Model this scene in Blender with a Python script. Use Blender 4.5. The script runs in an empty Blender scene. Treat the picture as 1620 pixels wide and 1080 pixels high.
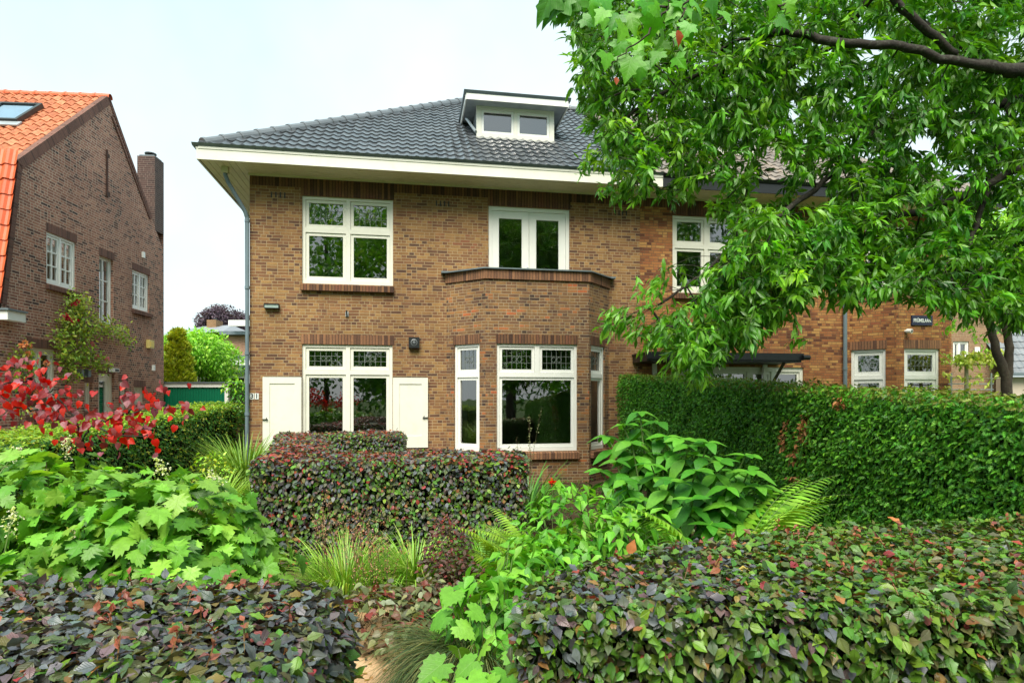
import bpy, bmesh, math, random
import numpy as np
from mathutils import Vector, Matrix

S = bpy.context.scene
COL = S.collection
R = math.radians
rng = np.random.default_rng(7)
random.seed(7)

# ---------------------------------------------------------------- camera, world, sun, exposure
FPX, U0, V0, H = 970.0, 810.0, 629.0, 1.75
cam = bpy.data.cameras.new("camera")
cam.sensor_width = 36.0
cam.lens = FPX / 1620.0 * 36.0
cam.shift_y = (V0 - 540.0) / 1620.0
cam.clip_start = 0.05
cam.clip_end = 2000.0
cam_o = bpy.data.objects.new("camera", cam)
COL.objects.link(cam_o)
cam_o.location = (0, 0, H)
cam_o.rotation_euler = (R(90), 0, 0)
S.camera = cam_o

S.view_settings.view_transform = 'Standard'
S.view_settings.look = 'None'
S.view_settings.gamma = 1.0
S.view_settings.exposure = 1.2
S.cycles.use_denoising = True
S.cycles.max_bounces = 8
S.cycles.diffuse_bounces = 4
S.cycles.glossy_bounces = 3
S.cycles.transmission_bounces = 3
S.cycles.transparent_max_bounces = 8

SUN_EL, SUN_AZ = 54.0, 186.0     # azimuth clockwise from +Y


class NT:
    """tiny node-tree writer"""
    def __init__(self, tree):
        self.t = tree
        self.t.nodes.clear()

    def n(self, kind, ins=None, **props):
        nd = self.t.nodes.new(kind)
        for k, v in props.items():
            setattr(nd, k, v)
        if ins:
            for k, v in ins.items():
                sock = nd.inputs[k]
                if hasattr(v, 'is_output') or isinstance(v, bpy.types.NodeSocket):
                    self.t.links.new(v, sock)
                else:
                    sock.default_value = v
        return nd

    def m(self, op, a, b=0.0, c=0.0, clamp=False):
        nd = self.n('ShaderNodeMath', {0: a, 1: b, 2: c}, operation=op)
        nd.use_clamp = clamp
        return nd.outputs[0]

    def mix(self, f, a, b, mode='MIX'):
        nd = self.t.nodes.new('ShaderNodeMix')
        nd.data_type = 'RGBA'
        nd.blend_type = mode
        for i, v in ((0, f), (6, a), (7, b)):
            if isinstance(v, bpy.types.NodeSocket):
                self.t.links.new(v, nd.inputs[i])
            else:
                nd.inputs[i].default_value = v
        return nd.outputs[2]

    def ramp(self, f, stops, interp='LINEAR'):
        nd = self.t.nodes.new('ShaderNodeValToRGB')
        self.t.links.new(f, nd.inputs[0])
        cr = nd.color_ramp
        cr.interpolation = interp
        while len(cr.elements) < len(stops):
            cr.elements.new(0.5)
        for e, (p, c) in zip(cr.elements, stops):
            e.position = p
            e.color = (c[0], c[1], c[2], 1)
        return nd.outputs[0]

    def noise(self, vec, scale, detail=3.0, rough=0.55):
        ins = {'Scale': scale, 'Detail': detail, 'Roughness': rough}
        if vec is not None:
            ins['Vector'] = vec
        return self.n('ShaderNodeTexNoise', ins).outputs[0]

    def link(self, a, b):
        self.t.links.new(a, b)


W = bpy.data.worlds.new("World")
S.world = W
W.use_nodes = True
wt = NT(W.node_tree)
sky = wt.n('ShaderNodeTexSky', sky_type='NISHITA', sun_disc=False, sun_elevation=R(SUN_EL),
           sun_rotation=R(SUN_AZ), dust_density=2.0, air_density=1.0, ozone_density=1.0)
tc = wt.n('ShaderNodeTexCoord')
cl = wt.noise(tc.outputs['Generated'], 1.6, 5.0, 0.55)
gz = wt.n('ShaderNodeSeparateXYZ', {0: tc.outputs['Generated']}).outputs[2]
cl = wt.m('ADD', cl, wt.m('MULTIPLY', wt.m('SUBTRACT', 0.34, gz), 0.55))
cl = wt.ramp(cl, [(0.34, (0, 0, 0)), (0.66, (1, 1, 1))])
cloud = wt.mix(cl, (3.6, 5.0, 5.3, 1), (5.0, 5.5, 5.5, 1))
skc = wt.mix(0.86, sky.outputs[0], cloud)
bg = wt.n('ShaderNodeBackground', {'Color': skc, 'Strength': 0.10})
wo = wt.n('ShaderNodeOutputWorld')
wt.link(bg.outputs[0], wo.inputs[0])

sun = bpy.data.lights.new("sun", 'SUN')
sun.energy = 3.0
sun.angle = R(40)
sun.color = (1.0, 0.93, 0.80)
sun_o = bpy.data.objects.new("sun", sun)
COL.objects.link(sun_o)
_d = Vector((math.sin(R(SUN_AZ)) * math.cos(R(SUN_EL)), math.cos(R(SUN_AZ)) * math.cos(R(SUN_EL)), math.sin(R(SUN_EL))))
sun_o.rotation_euler = _d.to_track_quat('Z', 'Y').to_euler()


# ---------------------------------------------------------------- object helpers
def lin(c):
    return tuple(((x / 255.0) / 12.92 if x / 255.0 <= 0.04045 else ((x / 255.0 + 0.055) / 1.055) ** 2.4) for x in c)


def tag(o, label=None, cat=None, group=None, kind=None):
    if label: o['label'] = label
    if cat: o['category'] = cat
    if group: o['group'] = group
    if kind: o['kind'] = kind
    return o


def empty(name, loc=(0, 0, 0), rz=0.0):
    o = bpy.data.objects.new(name, None)
    o.empty_display_size = 0.2
    COL.objects.link(o)
    o.location = loc
    o.rotation_euler = (0, 0, rz)
    return o


def link_mesh(name, me, m, parent=None):
    o = bpy.data.objects.new(name, me)
    if m is not None:
        for x in (m if isinstance(m, (list, tuple)) else [m]):
            me.materials.append(x)
    COL.objects.link(o)
    if parent is not None:
        o.parent = parent
    return o


def copy_tree(o, parent=None):
    c = o.copy()
    COL.objects.link(c)
    c.parent = parent
    for ch in [x for x in bpy.data.objects if x.parent == o]:
        copy_tree(ch, c)
    return c


class MB:
    """collects faces with metre UVs, builds ONE mesh object"""
    def __init__(self, M=None):
        self.v, self.f, self.uv, self.mi = [], [], [], []
        self.M = M or Matrix.Identity(4)
        self.mat = 0

    def face(self, pts, uv=None):
        pts = [Vector(p) for p in pts]
        if uv is None:
            n = Vector((0, 0, 0))
            for i in range(len(pts)):
                a, b = pts[i], pts[(i + 1) % len(pts)]
                n += a.cross(b)
            ax = max(range(3), key=lambda i: abs(n[i]))
            if ax == 0: uv = [(p.y, p.z) for p in pts]
            elif ax == 1: uv = [(p.x, p.z) for p in pts]
            else: uv = [(p.x, p.y) for p in pts]
        i0 = len(self.v)
        self.v += [self.M @ p for p in pts]
        self.f.append(tuple(range(i0, i0 + len(pts))))
        self.uv.append(uv)
        self.mi.append(self.mat)
        return self

    def box(self, x0, x1, y0, y1, z0, z1):
        if x1 < x0: x0, x1 = x1, x0
        if y1 < y0: y0, y1 = y1, y0
        if z1 < z0: z0, z1 = z1, z0
        a, b, c, d = (x0, y0, z0), (x1, y0, z0), (x1, y1, z0), (x0, y1, z0)
        e, f, g, h = (x0, y0, z1), (x1, y0, z1), (x1, y1, z1), (x0, y1, z1)
        for q in ((d, c, b, a), (e, f, g, h), (a, b, f, e), (b, c, g, f), (c, d, h, g), (d, a, e, h)):
            self.face(q)
        return self

    def prism(self, poly, z0, z1):
        """poly: ccw list of (x,y)"""
        self.face([(x, y, z1) for x, y in poly])
        self.face([(x, y, z0) for x, y in reversed(poly)])
        for i in range(len(poly)):
            p, q = poly[i], poly[(i + 1) % len(poly)]
            L = math.hypot(q[0] - p[0], q[1] - p[1])
            self.face([(p[0], p[1], z0), (q[0], q[1], z0), (q[0], q[1], z1), (p[0], p[1], z1)], [(0, z0), (L, z0), (L, z1), (0, z1)])
        return self

    def extr(self, prof, x0, x1):
        """prof: list of (y,z) closed ccw seen from +x; extruded along x"""
        n = len(prof)
        for i in range(n):
            (y0, z0), (y1, z1) = prof[i], prof[(i + 1) % n]
            self.face([(x0, y0, z0), (x1, y0, z0), (x1, y1, z1), (x0, y1, z1)])
        self.face([(x1, y, z) for y, z in prof])
        self.face([(x0, y, z) for y, z in reversed(prof)])
        return self

    def tube(self, pts, r, n=10, caps=True):
        pts = [Vector(p) for p in pts]
        rs = r if isinstance(r, (list, tuple)) else [r] * len(pts)
        rings = []
        up = Vector((0, 0, 1))
        for i, p in enumerate(pts):
            d = (pts[min(i + 1, len(pts) - 1)] - pts[max(i - 1, 0)]).normalized()
            u = d.cross(up)
            if u.length < 1e-3: u = d.cross(Vector((1, 0, 0)))
            u.normalize()
            w = d.cross(u).normalized()
            rings.append([p + (u * math.cos(2 * math.pi * k / n) + w * math.sin(2 * math.pi * k / n)) * rs[i] for k in range(n)])
        for i in range(len(rings) - 1):
            for k in range(n):
                self.face([rings[i][k], rings[i][(k + 1) % n], rings[i + 1][(k + 1) % n], rings[i + 1][k]])
        if caps:
            self.face(rings[0]); self.face(list(reversed(rings[-1])))
        return self

    def wall(self, s0, s1, z0, z1, holes, depth=0.12, y=0.0, outer=False, back=False):
        """sheet at y facing -y with rectangular holes (x0,x1,z0,z1) and reveals going to +y"""
        xs = sorted({s0, s1, *[h[0] for h in holes], *[h[1] for h in holes]})
        zs = sorted({z0, z1, *[h[2] for h in holes], *[h[3] for h in holes]})
        xs = [x for x in xs if s0 - 1e-6 <= x <= s1 + 1e-6]
        zs = [z for z in zs if z0 - 1e-6 <= z <= z1 + 1e-6]
        for i in range(len(xs) - 1):
            for j in range(len(zs) - 1):
                cx, cz = (xs[i] + xs[i + 1]) / 2, (zs[j] + zs[j + 1]) / 2
                if any(h[0] < cx < h[1] and h[2] < cz < h[3] for h in holes):
                    continue
                q = [(xs[i], y, zs[j]), (xs[i + 1], y, zs[j]), (xs[i + 1], y, zs[j + 1]), (xs[i], y, zs[j + 1])]
                self.face(q)
                if back:
                    self.face([(a, y + depth, c) for a, _, c in reversed(q)])
        for (a, b, c, d) in holes:
            self.face([(a, y, c), (a, y, d), (a, y + depth, d), (a, y + depth, c)])
            self.face([(b, y, d), (b, y, c), (b, y + depth, c), (b, y + depth, d)])
            self.face([(a, y, c), (a, y + depth, c), (b, y + depth, c), (b, y, c)])
            self.face([(a, y + depth, d), (a, y, d), (b, y, d), (b, y + depth, d)])
        if outer:
            a, b, c, d = s0, s1, z0, z1
            self.face([(a, y, d), (a, y, c), (a, y + depth, c), (a, y + depth, d)])
            self.face([(b, y, c), (b, y, d), (b, y + depth, d), (b, y + depth, c)])
            self.face([(a, y + depth, c), (a, y, c), (b, y, c), (b, y + depth, c)])
            self.face([(a, y, d), (a, y + depth, d), (b, y + depth, d), (b, y, d)])
        return self

    def mesh(self, name):
        me = bpy.data.meshes.new(name)
        me.from_pydata([tuple(v) for v in self.v], [], self.f)
        uvl = me.uv_layers.new(name="UVMap")
        flat = [c for f in self.uv for p in f for c in p]
        uvl.data.foreach_set('uv', flat)
        if any(self.mi):
            me.polygons.foreach_set('material_index', self.mi)
        me.update()
        return me

    def build(self, name, m, parent=None, bevel=0.0, smooth=False, weld=False):
        me = self.mesh(name)
        if weld:
            bm = bmesh.new(); bm.from_mesh(me)
            bmesh.ops.remove_doubles(bm, verts=bm.verts, dist=1e-5)
            bm.to_mesh(me); bm.free()
        if smooth:
            me.polygons.foreach_set('use_smooth', [True] * len(me.polygons))
        o = link_mesh(name, me, m, parent)
        if bevel:
            md = o.modifiers.new('bevel', 'BEVEL'); md.width = bevel; md.segments = 2; md.limit_method = 'ANGLE'
        return o


# ---------------------------------------------------------------- frames
class Frame:
    def __init__(self, deg, org):
        t = R(deg)
        self.deg = deg
        self.a = np.array([math.cos(t), math.sin(t)])
        self.b = np.array([-math.sin(t), math.cos(t)])
        self.o = np.array(org, float)

    def w(self, s, t, z=0.0):
        p = self.o + self.a * s + self.b * t
        return (p[0], p[1], z)

    def loc(self, X, Y):
        d = np.array([X, Y]) - self.o
        return float(d @ self.a), float(d @ self.b)

    def on_t(self, u, v, t):      # point of the plane t = const seen at pixel u,v -> (s, z)
        d = np.array([(u - U0) / FPX, 1.0])
        k = (self.o @ self.b + t) / (d @ self.b)
        p = d * k
        return float((p - self.o) @ self.a), H - (v - V0) / FPX * p[1]

    def on_s(self, u, v, s=0.0):  # plane s = const -> (t, z)
        d = np.array([(u - U0) / FPX, 1.0])
        k = (self.o @ self.a + s) / (d @ self.a)
        p = d * k
        return float((p - self.o) @ self.b), H - (v - V0) / FPX * p[1]


def G(u, Y, v=None, z=0.0):
    """world point at depth Y for a column of the photograph"""
    return ((u - U0) / FPX * Y, Y, (H - (v - V0) / FPX * Y) if v is not None else z)


# ---------------------------------------------------------------- materials
def new_mat(name):
    m = bpy.data.materials.new(name)
    m.use_nodes = True
    t = NT(m.node_tree)
    out = t.n('ShaderNodeOutputMaterial')
    return m, t, out


def m_plain(name, col, rough=0.5, var=0.12, scale=3.0, dirt=None, metal=0.0, bump=0.0, spec=0.5, bscale=60.0):
    m, t, out = new_mat(name)
    co = t.n('ShaderNodeTexCoord').outputs['Object']
    n = t.noise(co, scale, 5.0, 0.6)
    c = lin(col)
    lo = tuple(max(0, x * (1 - var * 1.6)) for x in c)
    hi = tuple(min(1, x * (1 + var)) for x in c)
    base = t.ramp(n, [(0.3, lo), (0.7, hi)])
    if dirt:
        n2 = t.noise(co, scale * 2.7, 6.0, 0.7)
        f = t.m('MULTIPLY', t.m('GREATER_THAN', n2, 0.60), 0.45)
        f = t.ramp(n2, [(0.52, (0, 0, 0)), (0.72, (dirt[3],) * 3)])
        base = t.mix(f, base, (*lin(dirt[:3]), 1))
    p = t.n('ShaderNodeBsdfPrincipled', {'Base Color': base, 'Roughness': rough, 'Metallic': metal, 'Specular IOR Level': spec})
    if bump:
        b = t.n('ShaderNodeBump', {'Strength': bump, 'Distance': 0.01, 'Height': t.noise(co, bscale, 4.0)})
        t.link(b.outputs[0], p.inputs['Normal'])
    t.link(p.outputs[0], out.inputs[0])
    return m


def m_brick(name, pal, mortar, L=0.212, h=0.0611, joint=0.0105, bond='wild', stain=0.35, mortar2=None, tintmap=None):
    """bricks computed one by one from the metre UVs: every brick has its own colour"""
    m, t, out = new_mat(name)
    uv = t.n('ShaderNodeUVMap').outputs[0]
    co = t.n('ShaderNodeTexCoord').outputs['Object']
    wob = t.n('ShaderNodeTexNoise', {'Vector': uv, 'Scale': 9.0, 'Detail': 2.0}).outputs['Color']
    off = t.n('ShaderNodeVectorMath', {0: wob, 1: (0.5, 0.5, 0.5)}, operation='SUBTRACT').outputs[0]
    off = t.n('ShaderNodeVectorMath', {0: off, 3: 0.012}, operation='SCALE').outputs[0]
    uvw = t.n('ShaderNodeVectorMath', {0: uv, 1: off}, operation='ADD').outputs[0]
    sp = t.n('ShaderNodeSeparateXYZ', {0: uvw})
    x, y = sp.outputs[0], sp.outputs[1]
    vr = t.m('DIVIDE', y, h)
    row = t.m('FLOOR', vr)
    fy = t.m('SUBTRACT', vr, row)
    if bond == 'wild':
        rn = t.n('ShaderNodeTexWhiteNoise', {'W': row}, noise_dimensions='1D').outputs[0]
        sh = t.m('ADD', t.m('MULTIPLY', t.m('MODULO', row, 2.0), 0.5), t.m('MULTIPLY', t.m('ROUND', t.m('MULTIPLY', rn, 3.0)), 0.25))
        xr = t.m('ADD', t.m('DIVIDE', x, L), sh)
    else:
        xr = t.m('DIVIDE', x, L)
    colm = t.m('FLOOR', xr)
    fx = t.m('SUBTRACT', xr, colm)
    idv = t.n('ShaderNodeCombineXYZ', {0: colm, 1: row})
    wn = t.n('ShaderNodeTexWhiteNoise', {'Vector': idv.outputs[0]}, noise_dimensions='2D')
    r1 = wn.outputs[0]
    if bond == 'wild':      # some stretchers are two headers
        split = t.m('LESS_THAN', r1, 0.42)
        half = t.m('FLOOR', t.m('MULTIPLY', fx, 2.0))
        fx2 = t.m('SUBTRACT', t.m('MULTIPLY', fx, 2.0), half)
        dxs = t.m('MULTIPLY', t.m('MINIMUM', fx2, t.m('SUBTRACT', 1.0, fx2)), L * 0.5)
        dxl = t.m('MULTIPLY', t.m('MINIMUM', fx, t.m('SUBTRACT', 1.0, fx)), L)
        dx = t.m('ADD', t.m('MULTIPLY', dxs, split), t.m('MULTIPLY', dxl, t.m('SUBTRACT', 1.0, split)))
        idv2 = t.n('ShaderNodeCombineXYZ', {0: t.m('ADD', colm, t.m('MULTIPLY', t.m('MULTIPLY', half, split), 0.37)), 1: row, 2: 3.1})
        r2 = t.n('ShaderNodeTexWhiteNoise', {'Vector': idv2.outputs[0]}, noise_dimensions='3D').outputs[0]
    else:
        dx = t.m('MULTIPLY', t.m('MINIMUM', fx, t.m('SUBTRACT', 1.0, fx)), L)
        r2 = t.n('ShaderNodeTexWhiteNoise', {'Vector': idv.outputs[0]}, noise_dimensions='3D').outputs[0]
    dy = t.m('MULTIPLY', t.m('MINIMUM', fy, t.m('SUBTRACT', 1.0, fy)), h)
    d = t.m('MINIMUM', dx, dy)
    brick = t.m('DIVIDE', t.m('SUBTRACT', d, joint * 0.35), joint * 0.3, clamp=True)
    # clusters: fired batches drift the palette slowly
    drift = t.noise(uv, 0.8, 3.0, 0.6)
    rr = t.m('ADD', t.m('MULTIPLY', r2, 0.78), t.m('MULTIPLY', t.m('SUBTRACT', drift, 0.38), 0.8), clamp=True)
    n = len(pal)
    stops = [((i + 0.5) / n, lin(c)) for i, c in enumerate(pal)]
    bc = t.ramp(rr, stops)
    grain = t.noise(co, 55.0, 4.0, 0.7)
    bc = t.mix(0.75, bc, t.ramp(grain, [(0.25, (0.55,) * 3), (0.75, (1.35,) * 3)]), 'MULTIPLY')
    mc = t.mix(t.noise(uv, 1.1, 3.0), (*lin(mortar), 1), (*lin(mortar2 or mortar), 1))
    c = t.mix(brick, mc, bc)
    big = t.noise(co, 0.55, 5.0, 0.62)
    c = t.mix(stain, c, t.ramp(big, [(0.34, (0.42, 0.40, 0.40)), (0.62, (1.12, 1.12, 1.1))]), 'MULTIPLY')
    stv = t.n('ShaderNodeVectorMath', {0: co, 1: (2.6, 2.6, 0.22)}, operation='MULTIPLY').outputs[0]
    streak = t.noise(stv, 1.0, 5.0, 0.65)
    c = t.mix(stain * 0.8, c, t.ramp(streak, [(0.36, (0.55, 0.53, 0.5)), (0.56, (1.06, 1.06, 1.06))]), 'MULTIPLY')
    bmp = t.m('ADD', t.m('MULTIPLY', brick, 1.0), t.m('MULTIPLY', grain, 0.5))
    bn = t.n('ShaderNodeBump', {'Strength': 0.55, 'Distance': 0.006, 'Height': bmp})
    p = t.n('ShaderNodeBsdfPrincipled', {'Base Color': c, 'Roughness': 0.86, 'Specular IOR Level': 0.3, 'Normal': bn.outputs[0]})
    t.link(p.outputs[0], out.inputs[0])
    return m


def m_tile(name, pal, rough=0.4, tw=0.2, g=0.33, dirt=0.3, spec=0.5):
    m, t, out = new_mat(name)
    uv = t.n('ShaderNodeUVMap').outputs[0]
    co = t.n('ShaderNodeTexCoord').outputs['Object']
    r = t.n('ShaderNodeTexWhiteNoise', {'Vector': uv}, noise_dimensions='2D').outputs[0]
    c = t.ramp(r, [((i + 0.5) / len(pal), lin(q)) for i, q in enumerate(pal)])
    n = t.noise(co, 14.0, 5.0, 0.7)
    c = t.mix(dirt, c, t.ramp(n, [(0.35, (0.45, 0.45, 0.42)), (0.65, (1.2, 1.2, 1.2))]), 'MULTIPLY')
    rg = t.m('MULTIPLY_ADD', n, 0.3, rough - 0.15)
    bn = t.n('ShaderNodeBump', {'Strength': 0.2, 'Distance': 0.004, 'Height': t.noise(co, 60.0, 3.0)})
    p = t.n('ShaderNodeBsdfPrincipled', {'Base Color': c, 'Roughness': rg, 'Specular IOR Level': spec, 'Normal': bn.outputs[0]})
    t.link(p.outputs[0], out.inputs[0])
    return m


def m_leaf(name, rough=0.42, trans=0.3, vein=0.35, nvein=7.0, spec=0.5, tcol=(1.25, 1.15, 0.35), sheen=0.0):
    """leaf: own colour from the 'tint' attribute, veins from the leaf's own UVs, light shines through"""
    m, t, out = new_mat(name)
    tint = t.n('ShaderNodeAttribute', attribute_name='tint').outputs['Color']
    sp = t.n('ShaderNodeSeparateXYZ', {0: t.n('ShaderNodeUVMap').outputs[0]})
    x, y = sp.outputs[0], t.m('ABSOLUTE', sp.outputs[1])
    side = t.m('FRACT', t.m('MULTIPLY', t.m('SUBTRACT', x, t.m('MULTIPLY', y, 0.9)), nvein))
    side = t.m('SUBTRACT', 1.0, t.m('MULTIPLY', t.m('ABSOLUTE', t.m('SUBTRACT', side, 0.5)), 7.0), clamp=True)
    mid = t.m('SUBTRACT', 1.0, t.m('MULTIPLY', y, 38.0), clamp=True)
    v = t.m('MAXIMUM', t.m('MULTIPLY', side, 0.55), mid)
    co = t.n('ShaderNodeTexCoord').outputs['Object']
    n = t.noise(co, 38.0, 3.0, 0.6)
    c = t.mix(1.0, tint, t.ramp(n, [(0.3, (0.86,) * 3), (0.7, (1.12,) * 3)]), 'MULTIPLY')
    c = t.mix(t.m('MULTIPLY', v, vein), c, t.mix(0.5, t.mix(1.0, c, (1.9, 1.9, 1.5, 1), 'MULTIPLY'), (0.16, 0.22, 0.06, 1)))
    bn = t.n('ShaderNodeBump', {'Strength': min(0.7, vein * 1.2), 'Distance': 0.006, 'Height': t.m('SUBTRACT', 1.0, v)})
    p = t.n('ShaderNodeBsdfPrincipled', {'Base Color': c, 'Roughness': rough, 'Specular IOR Level': spec, 'Normal': bn.outputs[0]})
    tr = t.n('ShaderNodeBsdfTranslucent', {'Color': t.mix(1.0, c, (*tcol, 1), 'MULTIPLY')})
    mx = t.n('ShaderNodeMixShader', {0: trans, 1: p.outputs[0], 2: tr.outputs[0]})
    t.link(mx.outputs[0], out.inputs[0])
    return m


def m_glass(name, tintc=(0.75, 0.82, 0.78)):
    m, t, out = new_mat(name)
    co = t.n('ShaderNodeTexCoord').outputs['Object']
    bn = t.n('ShaderNodeBump', {'Strength': 0.05, 'Distance': 0.02, 'Height': t.noise(co, 1.7, 2.0)})
    gl = t.n('ShaderNodeBsdfGlossy', {'Color': (1, 1, 1, 1), 'Roughness': 0.012, 'Normal': bn.outputs[0]})
    tr = t.n('ShaderNodeBsdfTransparent', {'Color': (*tintc, 1)})
    fr = t.n('ShaderNodeFresnel', {'IOR': 1.6})
    f = t.m('MULTIPLY_ADD', fr.outputs[0], 1.8, 0.10, clamp=True)
    mx = t.n('ShaderNodeMixShader', {0: f, 1: tr.outputs[0], 2: gl.outputs[0]})
    t.link(mx.outputs[0], out.inputs[0])
    return m


def m_ground(name, cols, scale=4.0, bump=0.6, rough=0.95):
    m, t, out = new_mat(name)
    co = t.n('ShaderNodeTexCoord').outputs['Object']
    n1 = t.noise(co, scale, 8.0, 0.65)
    n2 = t.noise(co, scale * 14, 4.0, 0.7)
    c = t.ramp(n1, [(0.25 + 0.5 * i / max(1, len(cols) - 1), lin(q)) for i, q in enumerate(cols)])
    c = t.mix(0.6, c, t.ramp(n2, [(0.3, (0.6,) * 3), (0.7, (1.3,) * 3)]), 'MULTIPLY')
    h = t.m('ADD', n1, t.m('MULTIPLY', n2, 0.4))
    bn = t.n('ShaderNodeBump', {'Strength': bump, 'Distance': 0.03, 'Height': h})
    p = t.n('ShaderNodeBsdfPrincipled', {'Base Color': c, 'Roughness': rough, 'Normal': bn.outputs[0], 'Specular IOR Level': 0.2})
    t.link(p.outputs[0], out.inputs[0])
    return m


M = {}
M['brick_main'] = m_brick('brick_main', [(88, 64, 52), (112, 78, 58), (128, 90, 62), (138, 102, 66), (142, 106, 68), (160, 124, 78), (134, 86, 62)], (186, 166, 130), mortar2=(132, 108, 80), joint=0.0105)
M['brick_main_bay'] = m_brick('brick_main_bay', [(70, 54, 48), (100, 74, 60), (122, 88, 64), (142, 108, 70), (110, 80, 62), (150, 112, 70), (178, 100, 62)], (186, 168, 136), mortar2=(120, 100, 78), joint=0.0105)
M['brick_next'] = m_brick('brick_next', [(100, 60, 44), (136, 84, 54), (166, 114, 66), (150, 92, 58), (184, 140, 82), (140, 82, 56)], (122, 98, 70), mortar2=(96, 76, 58))
M['brick_left'] = m_brick('brick_left', [(74, 56, 54), (120, 82, 70), (154, 106, 88), (168, 118, 98), (144, 98, 82), (178, 130, 106)], (220, 198, 178), mortar2=(170, 144, 126), stain=0.25, joint=0.0125)
M['brick_dark'] = m_brick('brick_dark', [(72, 60, 58), (92, 74, 70), (84, 66, 62)], (128, 116, 108), stain=0.4)
M['brick_pink'] = m_brick('brick_pink', [(176, 128, 104), (190, 146, 120), (164, 116, 96)], (180, 160, 140), stain=0.15)
M['soldier'] = m_brick('soldier_brick', [(92, 66, 54), (130, 92, 68), (152, 110, 80), (116, 84, 64), (140, 100, 74)], (70, 54, 46), bond='stack', h=0.0611, L=0.5)
M['soldier_dark'] = m_brick('soldier_brick_dark', [(70, 50, 42), (110, 76, 58), (134, 96, 66), (92, 66, 52), (122, 80, 60)], (48, 38, 32), bond='stack', h=0.0611, L=0.5)
M['soldier_left'] = m_brick('soldier_brick_left', [(98, 70, 62), (126, 88, 76), (114, 80, 70)], (120, 100, 90), bond='stack', h=0.0611, L=0.5)
M['cream'] = m_plain('cream_paint', (222, 221, 208), 0.4, 0.03, 2.0, dirt=(176, 174, 146, 0.18))
M['soffit'] = m_plain('soffit_paint', (216, 210, 176), 0.5, 0.06, 1.5, dirt=(150, 140, 96, 0.35))
M['white'] = m_plain('white_paint', (230, 231, 226), 0.35, 0.02, 3.0, dirt=(200, 200, 190, 0.1))
M['zinc'] = m_plain('zinc', (112, 124, 130), 0.45, 0.12, 4.0, metal=0.35, dirt=(70, 78, 78, 0.4))
M['zinc_light'] = m_plain('zinc_light', (160, 168, 172), 0.45, 0.12, 4.0, metal=0.3)
M['pipe_grey'] = m_plain('pipe_grey', (104, 120, 128), 0.4, 0.08, 4.0)
M['lead'] = m_plain('lead_came', (112, 120, 114), 0.6, 0.1, 8.0)
M['black'] = m_plain('black_paint', (22, 25, 28), 0.45, 0.2, 4.0)
M['dark_metal'] = m_plain('dark_metal', (44, 50, 50), 0.45, 0.15, 5.0)
M['room'] = m_plain('room_plaster', (150, 144, 128), 0.9, 0.1, 1.0)
M['room_floor'] = m_plain('room_floor', (88, 62, 42), 0.5, 0.2, 2.0)
M['curtain'] = m_plain('curtain', (196, 190, 158), 0.9, 0.06, 6.0)
M['blind'] = m_plain('blind', (176, 190, 184), 0.8, 0.05, 6.0)
M['tile_black'] = m_tile('tile_black', [(72, 76, 82), (84, 88, 94), (94, 98, 103), (78, 82, 88), (66, 69, 74)], 0.30, spec=0.9, dirt=0.45)
M['tile_old'] = m_tile('tile_old', [(118, 110, 104), (132, 122, 114), (106, 100, 98), (144, 130, 118)], 0.6)
M['tile_orange'] = m_tile('tile_orange', [(182, 108, 72), (196, 122, 84), (170, 96, 64), (204, 136, 98)], 0.75, dirt=0.7)
M['tile_red'] = m_tile('tile_red', [(206, 92, 48), (198, 84, 42), (214, 104, 58)], 0.45, dirt=0.15)
M['slate'] = m_tile('slate', [(110, 116, 122), (126, 132, 138), (98, 104, 110)], 0.6)
M['ridge_black'] = m_plain('ridge_black', (98, 103, 108), 0.35, 0.12, 3.0, spec=0.7)
M['green_door'] = m_plain('green_door', (0, 104, 72), 0.4, 0.06, 2.0)
M['bark'] = m_plain('bark', (62, 52, 42), 0.9, 0.35, 9.0, dirt=(96, 104, 80, 0.5), bump=0.8, bscale=40)
M['bark_dark'] = m_plain('bark_dark', (40, 34, 27), 0.9, 0.3, 9.0, dirt=(92, 98, 84, 0.6), bump=0.8, bscale=40)
M['twig'] = m_plain('twig', (74, 58, 40), 0.85, 0.25, 9.0)
M['green_stem'] = m_plain('green_stem', (96, 120, 60), 0.6, 0.2, 9.0)
M['glass'] = m_glass('glass')
M['soil'] = m_ground('soil', [(52, 40, 30), (74, 58, 42), (96, 78, 58)], 3.0)
M['sand'] = m_ground('sand_path', [(150, 116, 84), (186, 152, 116), (206, 176, 140)], 2.2, 0.4)
M['beech'] = m_leaf('beech_leaf', 0.42, 0.18, 0.5, 8.0, spec=0.7, tcol=(1.5, 0.9, 0.5))
M['leaf'] = m_leaf('garden_leaf', 0.45, 0.34, 0.16, 5.0)
M['leaf_big'] = m_leaf('big_leaf', 0.5, 0.28, 0.2, 5.0)
M['leaf_tree'] = m_leaf('tree_leaf', 0.36, 0.38, 0.25, 9.0, spec=0.6)
M['leaf_small'] = m_leaf('small_leaf', 0.5, 0.3, 0.0, 3.0)
M['leaf_red'] = m_leaf('red_leaf', 0.4, 0.42, 0.2, 5.0, tcol=(1.9, 0.5, 0.35))
M['grass'] = m_leaf('grass_blade', 0.45, 0.3, 0.0, 3.0)
M['petal'] = m_leaf('petal', 0.6, 0.35, 0.0, 3.0, tcol=(1.1, 1.05, 0.9))
# ---------------------------------------------------------------- architecture helpers
def TM(org, deg=0.0):
    return Matrix.Translation(Vector(org)) @ Matrix.Rotation(R(deg), 4, 'Z')


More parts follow.
